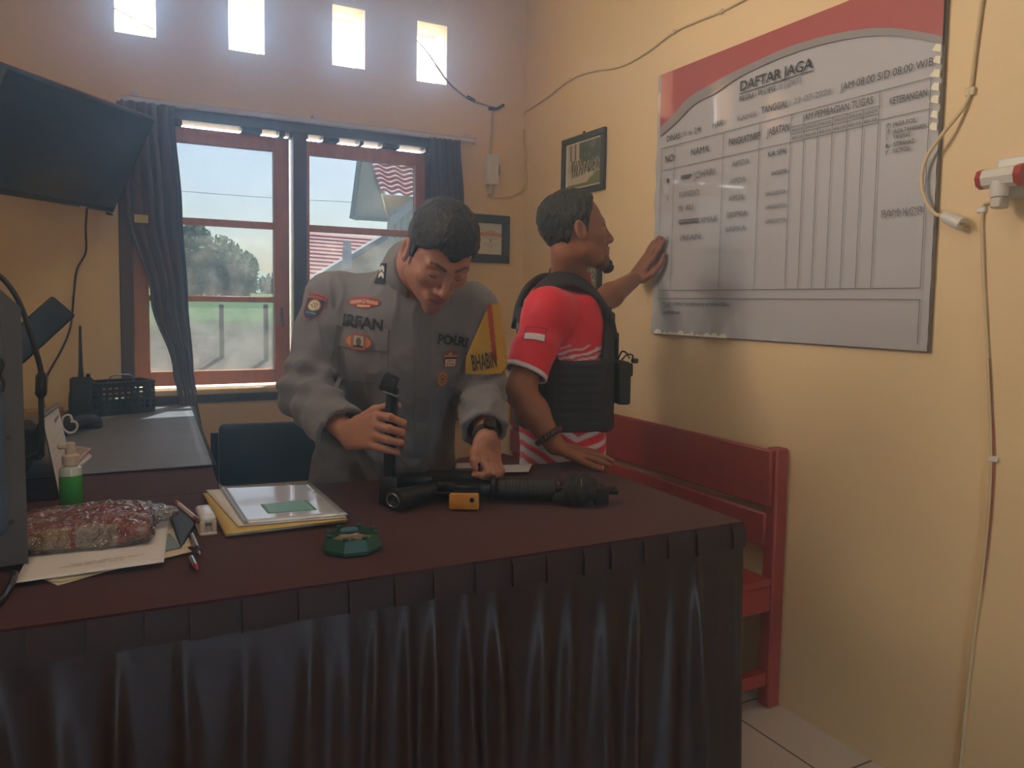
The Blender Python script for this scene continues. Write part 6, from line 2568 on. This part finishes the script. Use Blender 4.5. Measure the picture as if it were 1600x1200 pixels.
def penta(u, v):
    a = np.arctan2(u, v)
    r = np.sqrt(u * u + v * v)
    lim = 0.0225 * (0.80 + 0.22 * np.cos(5 * a))
    lim = np.where(v < -0.004, np.maximum(lim, 0.019), lim)
    out = (r < lim) | ((np.abs(u) < 0.0165) & (v < 0.006) & (v > -0.0225))
    c = np.tile(RD, (len(u), 1))
    c[(np.abs(u) < 0.014) & (v < 0.006) & (v > -0.020)] = IV
    c[(r < lim * .78) & (v > 0)] = GD
    c[(np.abs(v - 0.001) < 0.003) & (np.abs(u) < 0.0165)] = np.array(lin(50, 40, 40)[:3])
    c[(np.abs(v + 0.0145) < 0.0022) & (np.abs(u) < 0.011) & (np.sin(u * 1800) > -0.4)] = np.array(lin(50, 40, 40)[:3])
    c[(np.abs(v + 0.007) < 0.0016) & (np.abs(u) < 0.009)] = RD
    return c, out


badge('pocket_badge', 'red edged five pointed badge', 702, 559, 30, 29, penta, 0.1, lift=0.0075)


def rosette(u, v):
    a = np.arctan2(u, v)
    r = np.sqrt((u / 0.0155) ** 2 + (v / 0.024) ** 2)
    out = r < 0.93 + 0.07 * np.cos(16 * a)
    c = np.tile(np.array(lin(196, 104, 52)[:3], np.float32), (len(u), 1))
    c[r < 0.72] = GD
    c[r < 0.52] = np.array(lin(70, 56, 44)[:3])
    c[r < 0.40] = GD
    c[r < 0.20] = np.array(lin(70, 56, 44)[:3])
    return c, out


badge('rosette_badge', 'orange and gold rosette', 691, 592, 21, 32, rosette, 0.0)
p, U, V, n = chest(567, 513, 0.10)
drape_text('name_lettering', shT, 'IRFAN', p, U, V, n, 16 * MPX, 64 * MPX, ODARK, off, 0.035, 0.0056)
p, U, V, n = chest(706, 538, 0.19)
drape_text('name_lettering', shT, 'POLRI', p, U, V, n, 15 * MPX, 50 * MPX, ODARK, off, 0.035, 0.0062)


def sleeve_frame(px, py, roll=0.0):
    p, n = on_shirt(px, py)
    n = (n * 0.8 + Vector(CB) * 0.35).normalized()
    U = (CAM_R * math.cos(roll) - CAM_U * math.sin(roll))
    U = (U - n * U.dot(n)).normalized()
    V = n.cross(U).normalized()
    if V.z < 0:
        V = -V
    return p, U, V, n


def shield(u, v):
    hw = 0.0265 * np.sqrt(np.clip(1 - (np.maximum(-v - 0.002, 0) / 0.038) ** 2, 0, 1))
    hw = np.where(v > 0.018, 0.0265, hw)
    out = (np.abs(u) < hw) & (v < 0.036 - 0.12 * np.abs(u)) & (v > -0.040)
    inn = (np.abs(u) < hw - 0.0028) & (v < 0.0185) & (v > -0.036)
    c = np.tile(RD, (len(u), 1))
    c[inn] = NV
    c[(v > 0.0205) & (v < 0.034)] = np.array(lin(190, 112, 108)[:3])
    r = np.sqrt(u * u + (v - 0.001) ** 2)
    c[inn & (r < 0.0165)] = GD
    c[inn & (r < 0.0135)] = IV
    c[inn & (r < 0.0095) & (np.sin(u * 700) * np.cos(v * 650) > 0.0)] = np.array(lin(96, 120, 130)[:3])
    c[inn & (np.abs(v + 0.021) < 0.0022) & (np.abs(u) < 0.014) & (np.sin(u * 1500) > -0.3)] = np.array(lin(120, 170, 190)[:3])
    return c, out


p, U, V, n = sleeve_frame(491, 478, 0.30)
drape_grid('shield_patch', shT, p, U, V, n, (0.058, 0.082), shield, BADGE, off, 0.0009, 0.0022)['label'] = 'red and blue shield patch'
drape_text('patch_lettering', shT, 'BINMAS', p + V * 0.0235, U, V, n, 0.0085, 0.044, ODARK, off, 0.04, 0.004)


# collar insignia, laid on the shirt collar
def chev(u, v):
    out = (np.abs(u) < 0.0165) & (np.abs(v) < 0.0275)
    c = np.tile(np.array(lin(30, 32, 38)[:3], np.float32), (len(u), 1))
    for k in (0.012, -0.004, -0.020):
        m = (np.abs(v + 0.75 * np.abs(u) - k - 0.005) < 0.0058) & (np.abs(u) < 0.0105)
        if k > -0.015:
            c[m] = WH
    return c, out


colT = bvh_of(sh, [o for o in off.children if o.name.startswith('collar')][0])


def col_pt(px, py):
    o = Vector((0, 0, CAM_H))
    d = (at(px, py, 1.0) - o).normalized()
    h = colT.ray_cast(o, d, 5.0)
    return h[0], h[1]


p, n = col_pt(597, 428)
n = (n * .6 + tN * .3 + Vector(CB) * .3).normalized()
U = (CAM_R * math.cos(0.08) - CAM_U * math.sin(0.08))
U = (U - n * U.dot(n)).normalized()
V = n.cross(U)
V = V if V.z > 0 else -V
drape_grid('rank_insignia', colT, p, U, V, n, (0.034, 0.056), chev, BADGE, off, 0.0009, 0.0025)['label'] = 'black patch with two white chevrons'


# epaulette strip on the near shoulder
ep = MB()
prev = None
for k in range(15):
    t = k / 14
    px, py = 590 - 96 * t, 404 + 21 * t + 4 * math.sin(t * 3)
    p, n = col_pt(px, py)
    q, n2 = col_pt(px - 3, py + 22)
    if p is None or q is None or (Vector(p) - Vector(o_che)).length > 0.6:
        continue
    row = [p + n * 0.001, p + n * 0.0055, q + n2 * 0.0055, q + n2 * 0.001]
    if prev and (row[0] - prev[0]).length < 0.06:
        ep.add(prev + row, [[0, 1, 5, 4], [1, 2, 6, 5], [2, 3, 7, 6]])
    prev = row
if ep.v:
    ep.build('epaulette', UNI2, off, fix=False, sharp=60)

# yellow armband on the wearer's left upper arm ---------------------------
ARMC = mat('yellow_armband_cloth', (1, 1, 1, 1), 0.7, attr='Col', bump=0.1, bscale=300)
aax = (LE - LS) / np.linalg.norm(LE - LS)


def arm_edges(t, outx):
    bot = 0.200 - 7.0 * (outx - 0.022) ** 2
    inner = 0.024 + 0.075 * (t - 0.12) - 0.050 * np.clip((0.11 - t) / 0.13, 0, 1)
    return bot, inner


def armband_sdf(P):
    q = P - A3(LS)
    t = q @ aax.astype(np.float32)
    d = d_rc(P, LS + aax * -0.02, LS + aax * 0.25, 0.0765, 0.080)
    d = np.abs(d) - 0.0028
    outx = (P - A3(LS)) @ CR.astype(np.float32)
    bot, inner = arm_edges(t, outx)
    d = smax(d, t - bot, 0.004)
    d = smax(d, -(t + 0.05 - 0.2 * np.maximum(-outx, 0)), 0.004)
    d = smax(d, -(outx + inner - 0.012), 0.004)
    return d


def armband_col(V):
    q = V - A3(LS)
    t = q @ aax.astype(np.float32)
    outx = q @ CR.astype(np.float32)
    c = np.tile(np.array(lin(190, 148, 52)[:3], np.float32), (len(V), 1))
    c[(np.abs(outx - 0.052 - 0.1 * t) < 0.006) & (t < 0.13)] = np.array(lin(164, 60, 46)[:3])
    bot, inner = arm_edges(t, outx)
    c[t > bot - 0.005] = np.array(lin(60, 54, 46)[:3])
    return c


ab = sdf_obj('armband', armband_sdf, LS - 0.17, LS + A3((0.2, 0.2, 0.2)) + aax * 0.2, 0.0032, ARMC, off, armband_col)
ab['label'] = 'yellow armband with black letters and a red stripe'
abT = bvh_of(ab)
o0 = Vector((0, 0, CAM_H))
dd = (at(754, 566, 1.0) - o0).normalized()
h = abT.ray_cast(o0, dd, 5.0)
if h[0] is not None:
    n = (Vector(h[1]) * .5 + Vector(CB) * .6).normalized()
    U = (CAM_R * math.cos(-0.14) - CAM_U * math.sin(-0.14))
    U = (U - n * U.dot(n)).normalized()
    V = n.cross(U)
    V = V if V.z > 0 else -V
    drape_text('armband_lettering', abT, 'BHABIN', h[0] + U * 0.004 - V * 0.018, U, V, n, 0.042, 0.062, ODARK, ab, 0.012, 0.004)

# wrist watch ---------------------------------------------------------------
wax = Vector(LW - LE).normalized()
wc = Vector(at(759, 681, 1.912))
wr = wax.to_track_quat('Z', 'Y').to_matrix()
wt = MB()
wt.lathe([(0.030, -0.009), (0.0335, -0.008), (0.0335, 0.008), (0.030, 0.009)], wc, 28, wr, cap=False)
wo = wt.build('wristwatch', mat('brown_black_strap', lin(56, 46, 42), 0.5), off)
fd = (Vector(CB) * 0.8 + Vector((0.3, 0, 0.5)))
fd = (fd - wax * fd.dot(wax)).normalized()
MB().cyl(wc + fd * 0.032, wc + fd * 0.041, 0.0165, seg=20).build('watch_case', mat('dark_watch_case', lin(44, 42, 42), 0.3, 0.5), wo)

# belt line, trousers, shoes -------------------------------------------------
TRO = mat('brown_grey_trousers', lin(86, 78, 70), 0.8, bump=0.1, bscale=500)
SHOE = mat('black_leather', lin(22, 22, 24), 0.35)


def legs(pel, fwd, stance, spread, rt=0.085):
    pel = np.array(pel, float)
    side = np.cross((0, 0, 1), fwd)
    side /= np.linalg.norm(side)
    out = []
    for s in (-1, 1):
        hip = pel + side * s * 0.085 + np.array((0, 0, -0.06))
        foot = np.array((pel[0], pel[1], 0)) + side * s * spread + np.array(fwd) * stance * s + np.array((0, 0, 0.10))
        knee = (hip + foot) / 2 + np.array(fwd) * 0.03
        out.append((hip, knee, foot))
    return out


def trousers(name, parent, pel, fwd, stance, spread, material, waist_r=(0.12, 0.17)):
    fwd = np.array((fwd[0], fwd[1], 0)) / np.linalg.norm(fwd[:2])
    L = legs(pel, fwd, stance, spread)
    fr3 = frame_from(fwd, (0, 0, 1))

    def f(P):
        d = d_ell(P, np.array(pel) + A3((0, 0, -0.02)), (waist_r[0], waist_r[1], 0.13), fr3)
        for hip, knee, foot in L:
            l_ = smin(d_rc(P, hip, knee, 0.088, 0.066), d_rc(P, knee, foot + A3((0, 0, -.05)), 0.066, 0.058), 0.03)
            d = smin(d, l_, 0.03)
        d = smax(d, d_plane(P, (0, 0, 0.045), (0, 0, -1)), 0.004)
        return d + 0.004 * vnoise(P * A3((1, 1, .6)), 14)
    a = np.array([np.array(pel)] + [x for l_ in L for x in l_])
    lo3 = a.min(0) - 0.2
    lo3[2] = 0.01
    sdf_obj(name, f, lo3, a.max(0) + 0.2, 0.011, material, parent)
    for hip, knee, foot in L:
        a = foot * A3((1, 1, 0)) + np.array((0, 0, 0.045)) - fwd * 0.06
        b = a + fwd * 0.19

        def g(P):
            d = smin(d_rc(P, a, b, 0.045, 0.040), d_rc(P, a, a + A3((0, 0, 0.06)), 0.045, 0.045), 0.02)
            return smax(d, d_plane(P, (0, 0, 0.002), (0, 0, -1)), 0.003)
        sdf_obj('shoe', g, np.minimum(a, b) - 0.08, np.maximum(a, b) + 0.12, 0.009, SHOE, parent)


pel1 = np.array(at(600, 700, 2.24))
trousers('trousers', off, (pel1[0], pel1[1] + 0.03, 0.86), FW, 0.0, 0.13, TRO)

# ============================================================ second man
D2 = 2.50
fm = CR * 0.975 - CB * 0.22
fm = np.array((fm[0], fm[1], 0.0))
fm /= np.linalg.norm(fm)
sm = np.cross(fm, (0, 0, 1))           # his right, towards the camera
TM = np.stack([fm, -sm, np.array((0, 0, 1.0))])
Cm = np.array(at(880, 560, D2))


def M(f, s, u):
    """point in his torso frame: forward, towards his right, up"""
    return Cm + fm * f + sm * s + np.array((0, 0, u))


mh = Head(at(899, 362, 2.40), frame_from(camdir(0.97, 0.10, -0.20), camdir(-0.10, 0.99, 0.05)), 1.0, lid=0.35, nose=1.05)
mRS, mLS = np.array(at(855, 485, 2.31)), M(0.02, -0.175, 0.165)
mRE, mRW = np.array(at(812, 610, 2.235)), np.array(at(866, 694, 2.215))
mLE = np.array(at(930, 478, 2.66))
mLW = np.array(at(990, 437, 2.86))
Bx = XR - 0.022


def on_board(px, py, off_=0.0):
    d = at(px, py, 1.0) - Vector((0, 0, CAM_H))
    k = (Bx - off_) / d.x
    return Vector((Bx - off_, d.y * k, CAM_H + d.z * k))


ML = dict(wrist=np.array(on_board(990, 437, 0.055)), wristw=np.array(on_board(999, 446, 0.05)) - np.array(on_board(984, 430, 0.05)), r=0.98,
          knuckles=[np.array(on_board(1021, 405, .024)), np.array(on_board(1017, 401, .025)), np.array(on_board(1013, 399, .024)), np.array(on_board(1009, 400, .021))],
          fingers=[[on_board(1029, 391, .020), on_board(1034, 382, .012), on_board(1038, 375, .006)],
                   [on_board(1025, 386, .021), on_board(1031, 376, .013), on_board(1035, 369, .006)],
                   [on_board(1020, 386, .020), on_board(1025, 377, .013), on_board(1029, 371, .006)],
                   [on_board(1014, 389, .017), on_board(1018, 382, .011), on_board(1021, 377, .006)]],
          thumb=[on_board(1003, 437, .045), on_board(1020, 427, .030), on_board(1032, 413, .016), on_board(1038, 398, .006)])
ML['wristw'] = ML['wristw'] / np.linalg.norm(ML['wristw']) * 0.038
tz = TZ + 0.0125


def tpt(px, py, dz=0.0):
    return onz(px, py, tz + dz)


MR = dict(wrist=np.array(at(870, 698, 2.215)), wristw=np.array(tpt(868, 688)) - np.array(tpt(874, 716)), r=1.02,
          knuckles=[tpt(912, 704, 0.018), tpt(914, 709, 0.02), tpt(913, 714, 0.018), tpt(910, 721, 0.012)],
          fingers=[[tpt(932, 707, 0.012), tpt(944, 710, 0.004), tpt(952, 713, -0.001)],
                   [tpt(934, 712, 0.013), tpt(947, 716, 0.004), tpt(957, 720, -0.001)],
                   [tpt(932, 719, 0.012), tpt(944, 723, 0.003), tpt(952, 727, -0.002)],
                   [tpt(925, 727, 0.006), tpt(933, 730, 0.001), tpt(939, 733, -0.003)]],
          thumb=[tpt(884, 694, 0.024), tpt(900, 697, 0.014), tpt(913, 699, 0.006), tpt(922, 701, 0.0)])
MR['wristw'] = MR['wristw'] / np.linalg.norm(MR['wristw']) * 0.040
mneck = M(0.015, 0.0, 0.235)
mnt = mh.world((-0.03, 0, -0.06))


def man_skin(P):
    d = d_rc(P, mnt, mneck, 0.054, 0.058)
    d = smin(d, d_rc(P, mneck + A3((0, 0, -.05)), M(0, 0, -0.25), 0.08, 0.10), 0.05)
    d = smin(d, d_rc(P, mRS, mLS, 0.045, 0.045), 0.05)
    for s, e, w in ((mRS, mRE, mRW), (mLS, mLE, mLW)):
        d = smin(d, d_rc(P, s, e, 0.050, 0.044), 0.03)
        d = smin(d, d_rc(P, e, e * .6 + w * .4, 0.043, 0.043), 0.02)
        d = smin(d, d_rc(P, e * .6 + w * .4, w, 0.043, 0.028), 0.02)
    m = near(P, mh.c, 0.2)
    if m.any():
        d[m] = smin(d[m], mh.sdf(P[m]), 0.018)
    for H in (MR, ML):
        m = near(P, H['wrist'], 0.2)
        if m.any():
            d[m] = smin(d[m], hand_sdf(P[m], H), 0.014)
    return d


SK2 = lin(142, 92, 66)[:3]


def man_col(V):
    c = np.tile(np.array(SK2, np.float32), (len(V), 1))
    m = near(V, mh.c, 0.17)
    c[m] = mh.color(V[m], SK2, lin(104, 56, 50)[:3], lin(36, 28, 26)[:3], lin(48, 36, 32)[:3], 0.75)
    return c


man = thing('person', 'man in a red and white sports shirt and black vest touching the notice board', 'person', (float(Cm[0]), float(Cm[1]), 0))
mp_ = np.array([mneck, M(0, 0, -.3), mRS, mLS, mRE, mLE, mRW, mLW, np.array(mh.c), np.array(MR['wrist']) + (0.15, -0.05, 0), np.array((Bx, ML['wrist'][1], ML['wrist'][2]))])
lo_, hi_ = mp_.min(0) - 0.13, mp_.max(0) + 0.15
hi_[0] = XR - 0.002
sdf_obj('body', man_skin, lo_, hi_, 0.0031, SKIN, man, man_col)
HL2 = [(-0.13, -0.052), (-0.07, -0.058), (-0.040, -0.050), (-0.030, 0.015), (0.000, 0.022), (0.006, -0.018), (0.018, -0.012), (0.026, 0.034), (0.036, 0.052), (0.046, 0.084), (0.058, 0.110), (0.10, 0.13)]
OF2 = [(-0.07, 0.002), (-0.03, 0.004), (0.02, 0.007), (0.06, 0.013), (0.10, 0.014), (0.13, 0.012)]
sdf_obj('hair', lambda P: mh.hair(P, HL2, OF2, 0.0030), np.array(mh.c) - 0.18, np.array(mh.c) + 0.18, 0.0032, HAIRM, man)


def goatee(P):
    q = mh.loc(P)
    d = d_ell(q, (0.094, 0, -0.118), (0.017, 0.017, 0.019))
    d = smin(d, d_rc(q, (0.098, 0, -0.092), (0.098, 0, -0.115), 0.008, 0.012), 0.012)
    return d + 0.0035 * vnoise(q, 190) + 0.002 * vnoise(q, 90)


gc = mh.world((0.095, 0, -0.12))
sdf_obj('goatee', goatee, gc - 0.06, gc + 0.06, 0.0024, HAIRM, man)


# jersey -------------------------------------------------------------------
def man_torso(P, grow=0.0):
    q = (P - A3(Cm)) @ TM.T.astype(np.float32)          # x forward, y left, z up
    z = q[:, 2]
    hf_ = np.interp(z, [-0.40, -0.28, -0.15, 0.0, 0.12, 0.22], [0.125, 0.128, 0.122, 0.120, 0.112, 0.085]) + grow
    hs_ = np.interp(z, [-0.40, -0.28, -0.15, 0.0, 0.12, 0.20, 0.25], [0.165, 0.164, 0.158, 0.165, 0.175, 0.165, 0.10]) + grow
    k = ((np.abs(q[:, 0]) / hf_) ** 2.5 + (np.abs(q[:, 1]) / hs_) ** 2.5) ** (1 / 2.5)
    d = (k - 1) * np.minimum(hf_, hs_) * 0.8
    d = smax(d, z - 0.225 - grow, 0.06)
    d = smax(d, -0.42 - z, 0.01)
    return d


mRC = mRS + (mRE - mRS) * 0.80
mcu = (mRE - mRS) / np.linalg.norm(mRE - mRS)
mLC = mLS + (mLE - mLS) * 0.70
mlu = (mLE - mLS) / np.linalg.norm(mLE - mLS)
ctilt = mcu * 0.9 - CR * 0.06
ctilt = ctilt / np.linalg.norm(ctilt)


def jersey(P):
    n1 = vnoise(P, 15)
    d = man_torso(P, 0.004) + 0.003 * n1
    d = smin(d, d_rc(P, mneck + A3((0, 0, -0.012)), (mRS + mLS) / 2, 0.072, 0.078), 0.04)
    d = smin(d, d_rc(P, mRS, mLS, 0.062, 0.062), 0.05)
    for s, e, c, cu, tl, r0, r1 in ((mRS, mRE, mRC, mcu, ctilt, 0.062, 0.070), (mLS, mLE, mLC, mlu, mlu, 0.068, 0.064)):
        a = d_rc(P, s, c + cu * 0.06, r0, r1)
        a = a + folds(P, s, c, 0.35, 0.08, 60, 0.0035) + 0.002 * n1
        a = smax(a, d_plane(P, c, tl), 0.003)
        a = smax(a, -d_rc(P, c - cu * 0.035, c + cu * 0.2, r1 - 0.012, r1 - 0.008), 0.002)
        d = smin(d, a, 0.045)
    d = smax(d, -d_rc(P, mneck + A3((0, 0, 0.012)), mnt, 0.060, 0.070), 0.006)
    return d


JR, JW = np.array(lin(212, 18, 44)[:3], np.float32), np.array(lin(206, 200, 206)[:3], np.float32)


def jersey_col(V):
    q = (V - A3(Cm)) @ TM.T.astype(np.float32)
    c = np.tile(JR, (len(V), 1))
    nz = vnoise(V.astype(np.float32), 14)
    nz2 = vnoise((V * A3((1, 1, 2.0))).astype(np.float32), 40)
    arm = d_rc(V.astype(np.float32), mRS, mRE, 0.0, 0.0) < 0.085
    tors_ = ~arm
    # brushed white band under the chest
    m = tors_ & (np.abs(q[:, 2] - 0.025) < 0.028)
    w = np.clip((np.sin((q[:, 2] * 1.0 - q[:, 0] * 0.28) * 330 + 2.2 * nz2) - 0.1 - (q[:, 2] - 0.01) * 14) * 1.5 + .5, 0, 1)[:, None]
    c[m] = (JR * (1 - w) + JW * w)[m]
    c[tors_ & (q[:, 2] < 0.004) & (q[:, 2] > -0.03)] = JW
    # lower part: white with red diagonal waves
    low = q[:, 2] < -0.17
    s = (q[:, 2] + 0.55 * q[:, 0] * np.where(q[:, 0] < 0, 1, -0.6)) * 150 + 1.6 * nz + 3.0 * q[:, 1]
    w = np.clip((np.sin(s) - np.where(q[:, 0] > 0.0, 0.35, -0.1)) * 1.6 + 0.5, 0, 1)[:, None]
    c[low] = (JR * (1 - w) + JW * w)[low]
    # cuffs
    t = (V - A3(mRC)) @ ctilt.astype(np.float32)
    c[arm & (t > -0.013)] = JW
    t = (V - A3(mLC)) @ mlu.astype(np.float32)
    c[near(V, mLC, 0.10) & (t > -0.012)] = JW
    return c


JM = mat('sports_shirt_knit', (1, 1, 1, 1), 0.62, attr='Col', bump=0.1, bscale=600, sheen=0.2)
jo = sdf_obj('shirt', jersey, np.minimum(mp_.min(0), M(-.2, .25, -.45)) - A3((.1, .1, .05)), np.array([mh.c[0] + .25, mp_[:, 1].max() + .15, mh.c[2] - 0.02]), 0.0036, JM, man, jersey_col)
jT = bvh_of(jo)


# collar band and neck cord
def jcollar(P):
    q = P - A3(mneck + A3((0, 0, 0.0)))
    ax = (mnt - mneck) / np.linalg.norm(mnt - mneck)
    t = q @ ax.astype(np.float32)
    r = np.sqrt(((q - t[:, None] * ax.astype(np.float32)) ** 2).sum(1))
    d = np.abs(r - (0.070 - 0.15 * t)) - 0.0045
    return smax(smax(d, t - 0.034, 0.004), -t - 0.02, 0.004)


sdf_obj('collar', jcollar, mneck - 0.11, mneck + 0.11, 0.003, mat('red_knit', lin(190, 30, 50), 0.65), man)
nax = (mnt - mneck) / np.linalg.norm(mnt - mneck)
nf = fm - nax * (fm @ nax)
nf = nf / np.linalg.norm(nf)
ns = np.cross(nax, nf)
ck = [mneck + nax * (0.040 - 0.020 * math.cos(a)) + (nf * math.cos(a) + ns * math.sin(a)) * 0.0605 for a in [k * math.pi / 12 for k in range(25)]]
MB().tube(ck, 0.0028, 6).build('neck_cord', mat('black_cord', lin(28, 26, 28), 0.5), man)


def flagdraw(u, v):
    c = np.tile(JR * 0.9, (len(u), 1))
    c[v < 0] = JW
    e = (np.abs(u) > 0.0285) | (np.abs(v) > 0.0195) | (np.abs(v) < 0.0006)
    c[(np.abs(u) > 0.0285) | (np.abs(v) > 0.0195)] = np.array(lin(40, 24, 30)[:3])
    return c, np.ones(len(u), bool)


h = jT.ray_cast(o0, (at(836, 521, 1.0) - o0).normalized(), 5)
n = (Vector(h[1]) * .6 + Vector(CB) * .5).normalized()
U = CAM_R * math.cos(0.17) - CAM_U * math.sin(0.17)
U = (U - n * U.dot(n)).normalized()
V = n.cross(U)
V = V if V.z > 0 else -V
drape_grid('flag_patch', jT, h[0], U, V, n, (0.061, 0.043), flagdraw, BADGE, man, 0.0011, 0.002)['label'] = 'red and white flag patch'

# vest ------------------------------------------------------------------------
VEST = mat('black_vest_nylon', lin(36, 37, 42), 0.75, bump=0.25, bscale=450, vary=0.1, vscale=20)
VW = mat('black_webbing', lin(38, 36, 38), 0.85, bump=0.2, bscale=500)


def vplate(P, front):
    q = (P - A3(Cm)) @ TM.T.astype(np.float32)
    s = 1 if front else -1
    x = q[:, 0] * s - (0.140 if front else 0.134) + 1.9 * q[:, 1] ** 2
    z = q[:, 2]
    half = np.interp(z, [-0.2, 0.02, 0.09, 0.16], [0.176, 0.172, 0.150, 0.105])
    zz = z - (-0.03 if front else -0.02)
    k = np.stack([np.abs(x) - 0.017, np.abs(q[:, 1]) - half, np.abs(zz) - 0.185], 1) + 0.012
    d = np.sqrt((np.maximum(k, 0) ** 2).sum(1)) + np.minimum(k.max(1), 0) - 0.012
    return d * 0.85 + 0.0015 * vnoise(P, 30)


def cummer(P):
    q = (P - A3(Cm)) @ TM.T.astype(np.float32)
    d = np.abs(man_torso(P, 0.020)) - 0.008
    z = q[:, 2]
    d = smax(d, z - (0.006 - 0.25 * q[:, 0] * 0), 0.006)
    d = smax(d, -0.213 - z, 0.006)
    d = d + 0.0007 * np.sin(z * 240) * (np.abs(q[:, 0]) < 0.07) + 0.002 * vnoise(P, 16)
    return d


bx0, bx1 = M(-.24, .28, -.3), M(.26, -.28, .32)
vlo, vhi = np.minimum(bx0, bx1) - 0.08, np.maximum(bx0, bx1) + 0.08
vest = sdf_obj('vest', lambda P: smin(smin(vplate(P, True), vplate(P, False), 0.004), cummer(P), 0.01), vlo, vhi, 0.0048, VEST, man)
vest['label'] = 'black padded tactical vest'


def strap(side, name):
    pts = [M(0.130, side * 0.098, 0.090), M(0.108, side * 0.106, 0.155), M(0.055, side * 0.114, 0.218), M(-0.008, side * 0.116, 0.252), M(-0.068, side * 0.113, 0.246), M(-0.118, side * 0.106, 0.195), M(-0.137, side * 0.10, 0.11)]
    P_ = smooth_path([Vector(p) for p in pts], 5)
    vs, fs = [], []
    sd_ = Vector(sm * 0.88 - np.array((0, 0, 0.47)) * side)
    for i, p in enumerate(P_):
        t = (P_[min(i + 1, len(P_) - 1)] - P_[max(i - 1, 0)]).normalized()
        nn = sd_.cross(t).normalized()
        if nn.z < 0 and i > 3:
            nn = nn
        for a in range(12):
            an = 2 * math.pi * a / 12
            e = lambda c: math.copysign(abs(c) ** 0.6, c)
            vs.append(p + sd_ * e(math.cos(an)) * 0.043 + nn * e(math.sin(an)) * 0.011)
    n_ = len(P_)
    for i in range(n_ - 1):
        for a in range(12):
            b = (a + 1) % 12
            fs.append([i * 12 + a, i * 12 + b, (i + 1) * 12 + b, (i + 1) * 12 + a])
    fs += [list(range(12)), [(n_ - 1) * 12 + a for a in range(12)]]
    MB().add(vs, fs).build(name, VEST, vest)


strap(1, 'shoulder_strap')
strap(-1, 'shoulder_strap')
RM3 = Matrix((Vector(fm), Vector(-sm), Vector((0, 0, 1)))).transposed()
for s_, u_ in ((0.105, -0.075), (0.035, -0.075), (-0.035, -0.075), (-0.105, -0.075)):
    pk_ = MB().box(Vector(M(0.182 - 1.6 * s_ * s_, s_, u_)), (0.042, 0.058, 0.125), RM3, 0.008, seg=2).build('pouch', VEST, vest)
    MB().box(Vector(M(0.184 - 1.6 * s_ * s_, s_, u_ + 0.048)), (0.048, 0.06, 0.042), RM3, 0.006, seg=2).build('pouch_flap', VW, pk_)
m = MB()
m.tube(smooth_path([Vector(M(0.17, 0.08, 0.0)), Vector(M(0.186, 0.085, 0.018)), Vector(M(0.205, 0.085, 0.016)), Vector(M(0.208, 0.08, 0.0))], 5), 0.0028, 6)
m.build('pull_cord', VW, vest)
m = MB()
m.tube(smooth_path([Vector(M(0.165, 0.06, 0.0)), Vector(M(0.176, 0.065, 0.026)), Vector(M(0.192, 0.065, 0.022)), Vector(M(0.205, 0.06, 0.004))], 5), 0.0028, 6)
m.build('pull_cord', VW, vest)
MB().box(Vector(M(0.215, 0.08, -0.002)), (0.022, 0.014, 0.016), RM3, 0.003).build('cord_toggle', BLK, vest)
for u_ in (0.105, 0.055):
    MB().box(Vector(M(-0.155, 0.05, u_)), (0.02, 0.05, 0.024), RM3, 0.003).build('buckle', BLK, vest)
MB().box(Vector(M(0.158, 0.05, 0.045)), (0.010, 0.05, 0.085), RM3, 0.003).build('webbing_panel', VW, vest)
MB().box(Vector(M(0.115, 0.100, 0.150)), (0.012, 0.034, 0.040), RM3, 0.003).build('strap_buckle', BLK, vest)

# bead bracelet
wq = mRW + (mRE - mRW) * 0.16
wd = Vector(mRW - mRE).normalized()
bm_ = MB()
x_ = wd.orthogonal().normalized()
y_ = wd.cross(x_)
for k in range(20):
    a = 2 * math.pi * k / 20
    c_ = Vector(wq) + (x_ * math.cos(a) + y_ * math.sin(a)) * 0.0365
    R_ = 0.0105
    bm_.lathe([(0.002, -R_), (R_ * .75, -R_ * .66), (R_, 0), (R_ * .75, R_ * .66), (0.0015, R_)], c_, 8)
bm_.build('bead_bracelet', mat('dark_brown_beads', lin(62, 38, 34), 0.35), man)
trousers('trousers', man, (Cm[0] - 0.015 * fm[0], Cm[1] - 0.015 * fm[1] + 0.01, 0.78), fm, 0.05, 0.10, mat('dark_trousers', lin(44, 46, 56), 0.8, bump=0.1, bscale=400), (0.10, 0.14))

# ------------------------------------------------------------------ thin haze added to imitate bluish lens glare around the window
hz = bpy.data.materials.new('glare_haze')
hz.use_nodes = True
nt = hz.node_tree
nt.nodes.clear()
vs_ = nt.nodes.new('ShaderNodeVolumeScatter')
vs_.inputs['Color'].default_value = (0.36, 0.68, 1.0, 1)
vs_.inputs['Density'].default_value = 0.105
vs_.inputs['Anisotropy'].default_value = 0.86
mo = nt.nodes.new('ShaderNodeOutputMaterial')
nt.links.new(vs_.outputs[0], mo.inputs['Volume'])
hb = MB().mm((XL + 0.002, YF + 0.002, 0.002), (XR - 0.0005, YB - 0.0005, ZC - 0.002)).build('haze', hz)
tag(hb, 'thin bluish haze filling the room air, thickest looking towards the bright window', 'haze', kind='stuff')
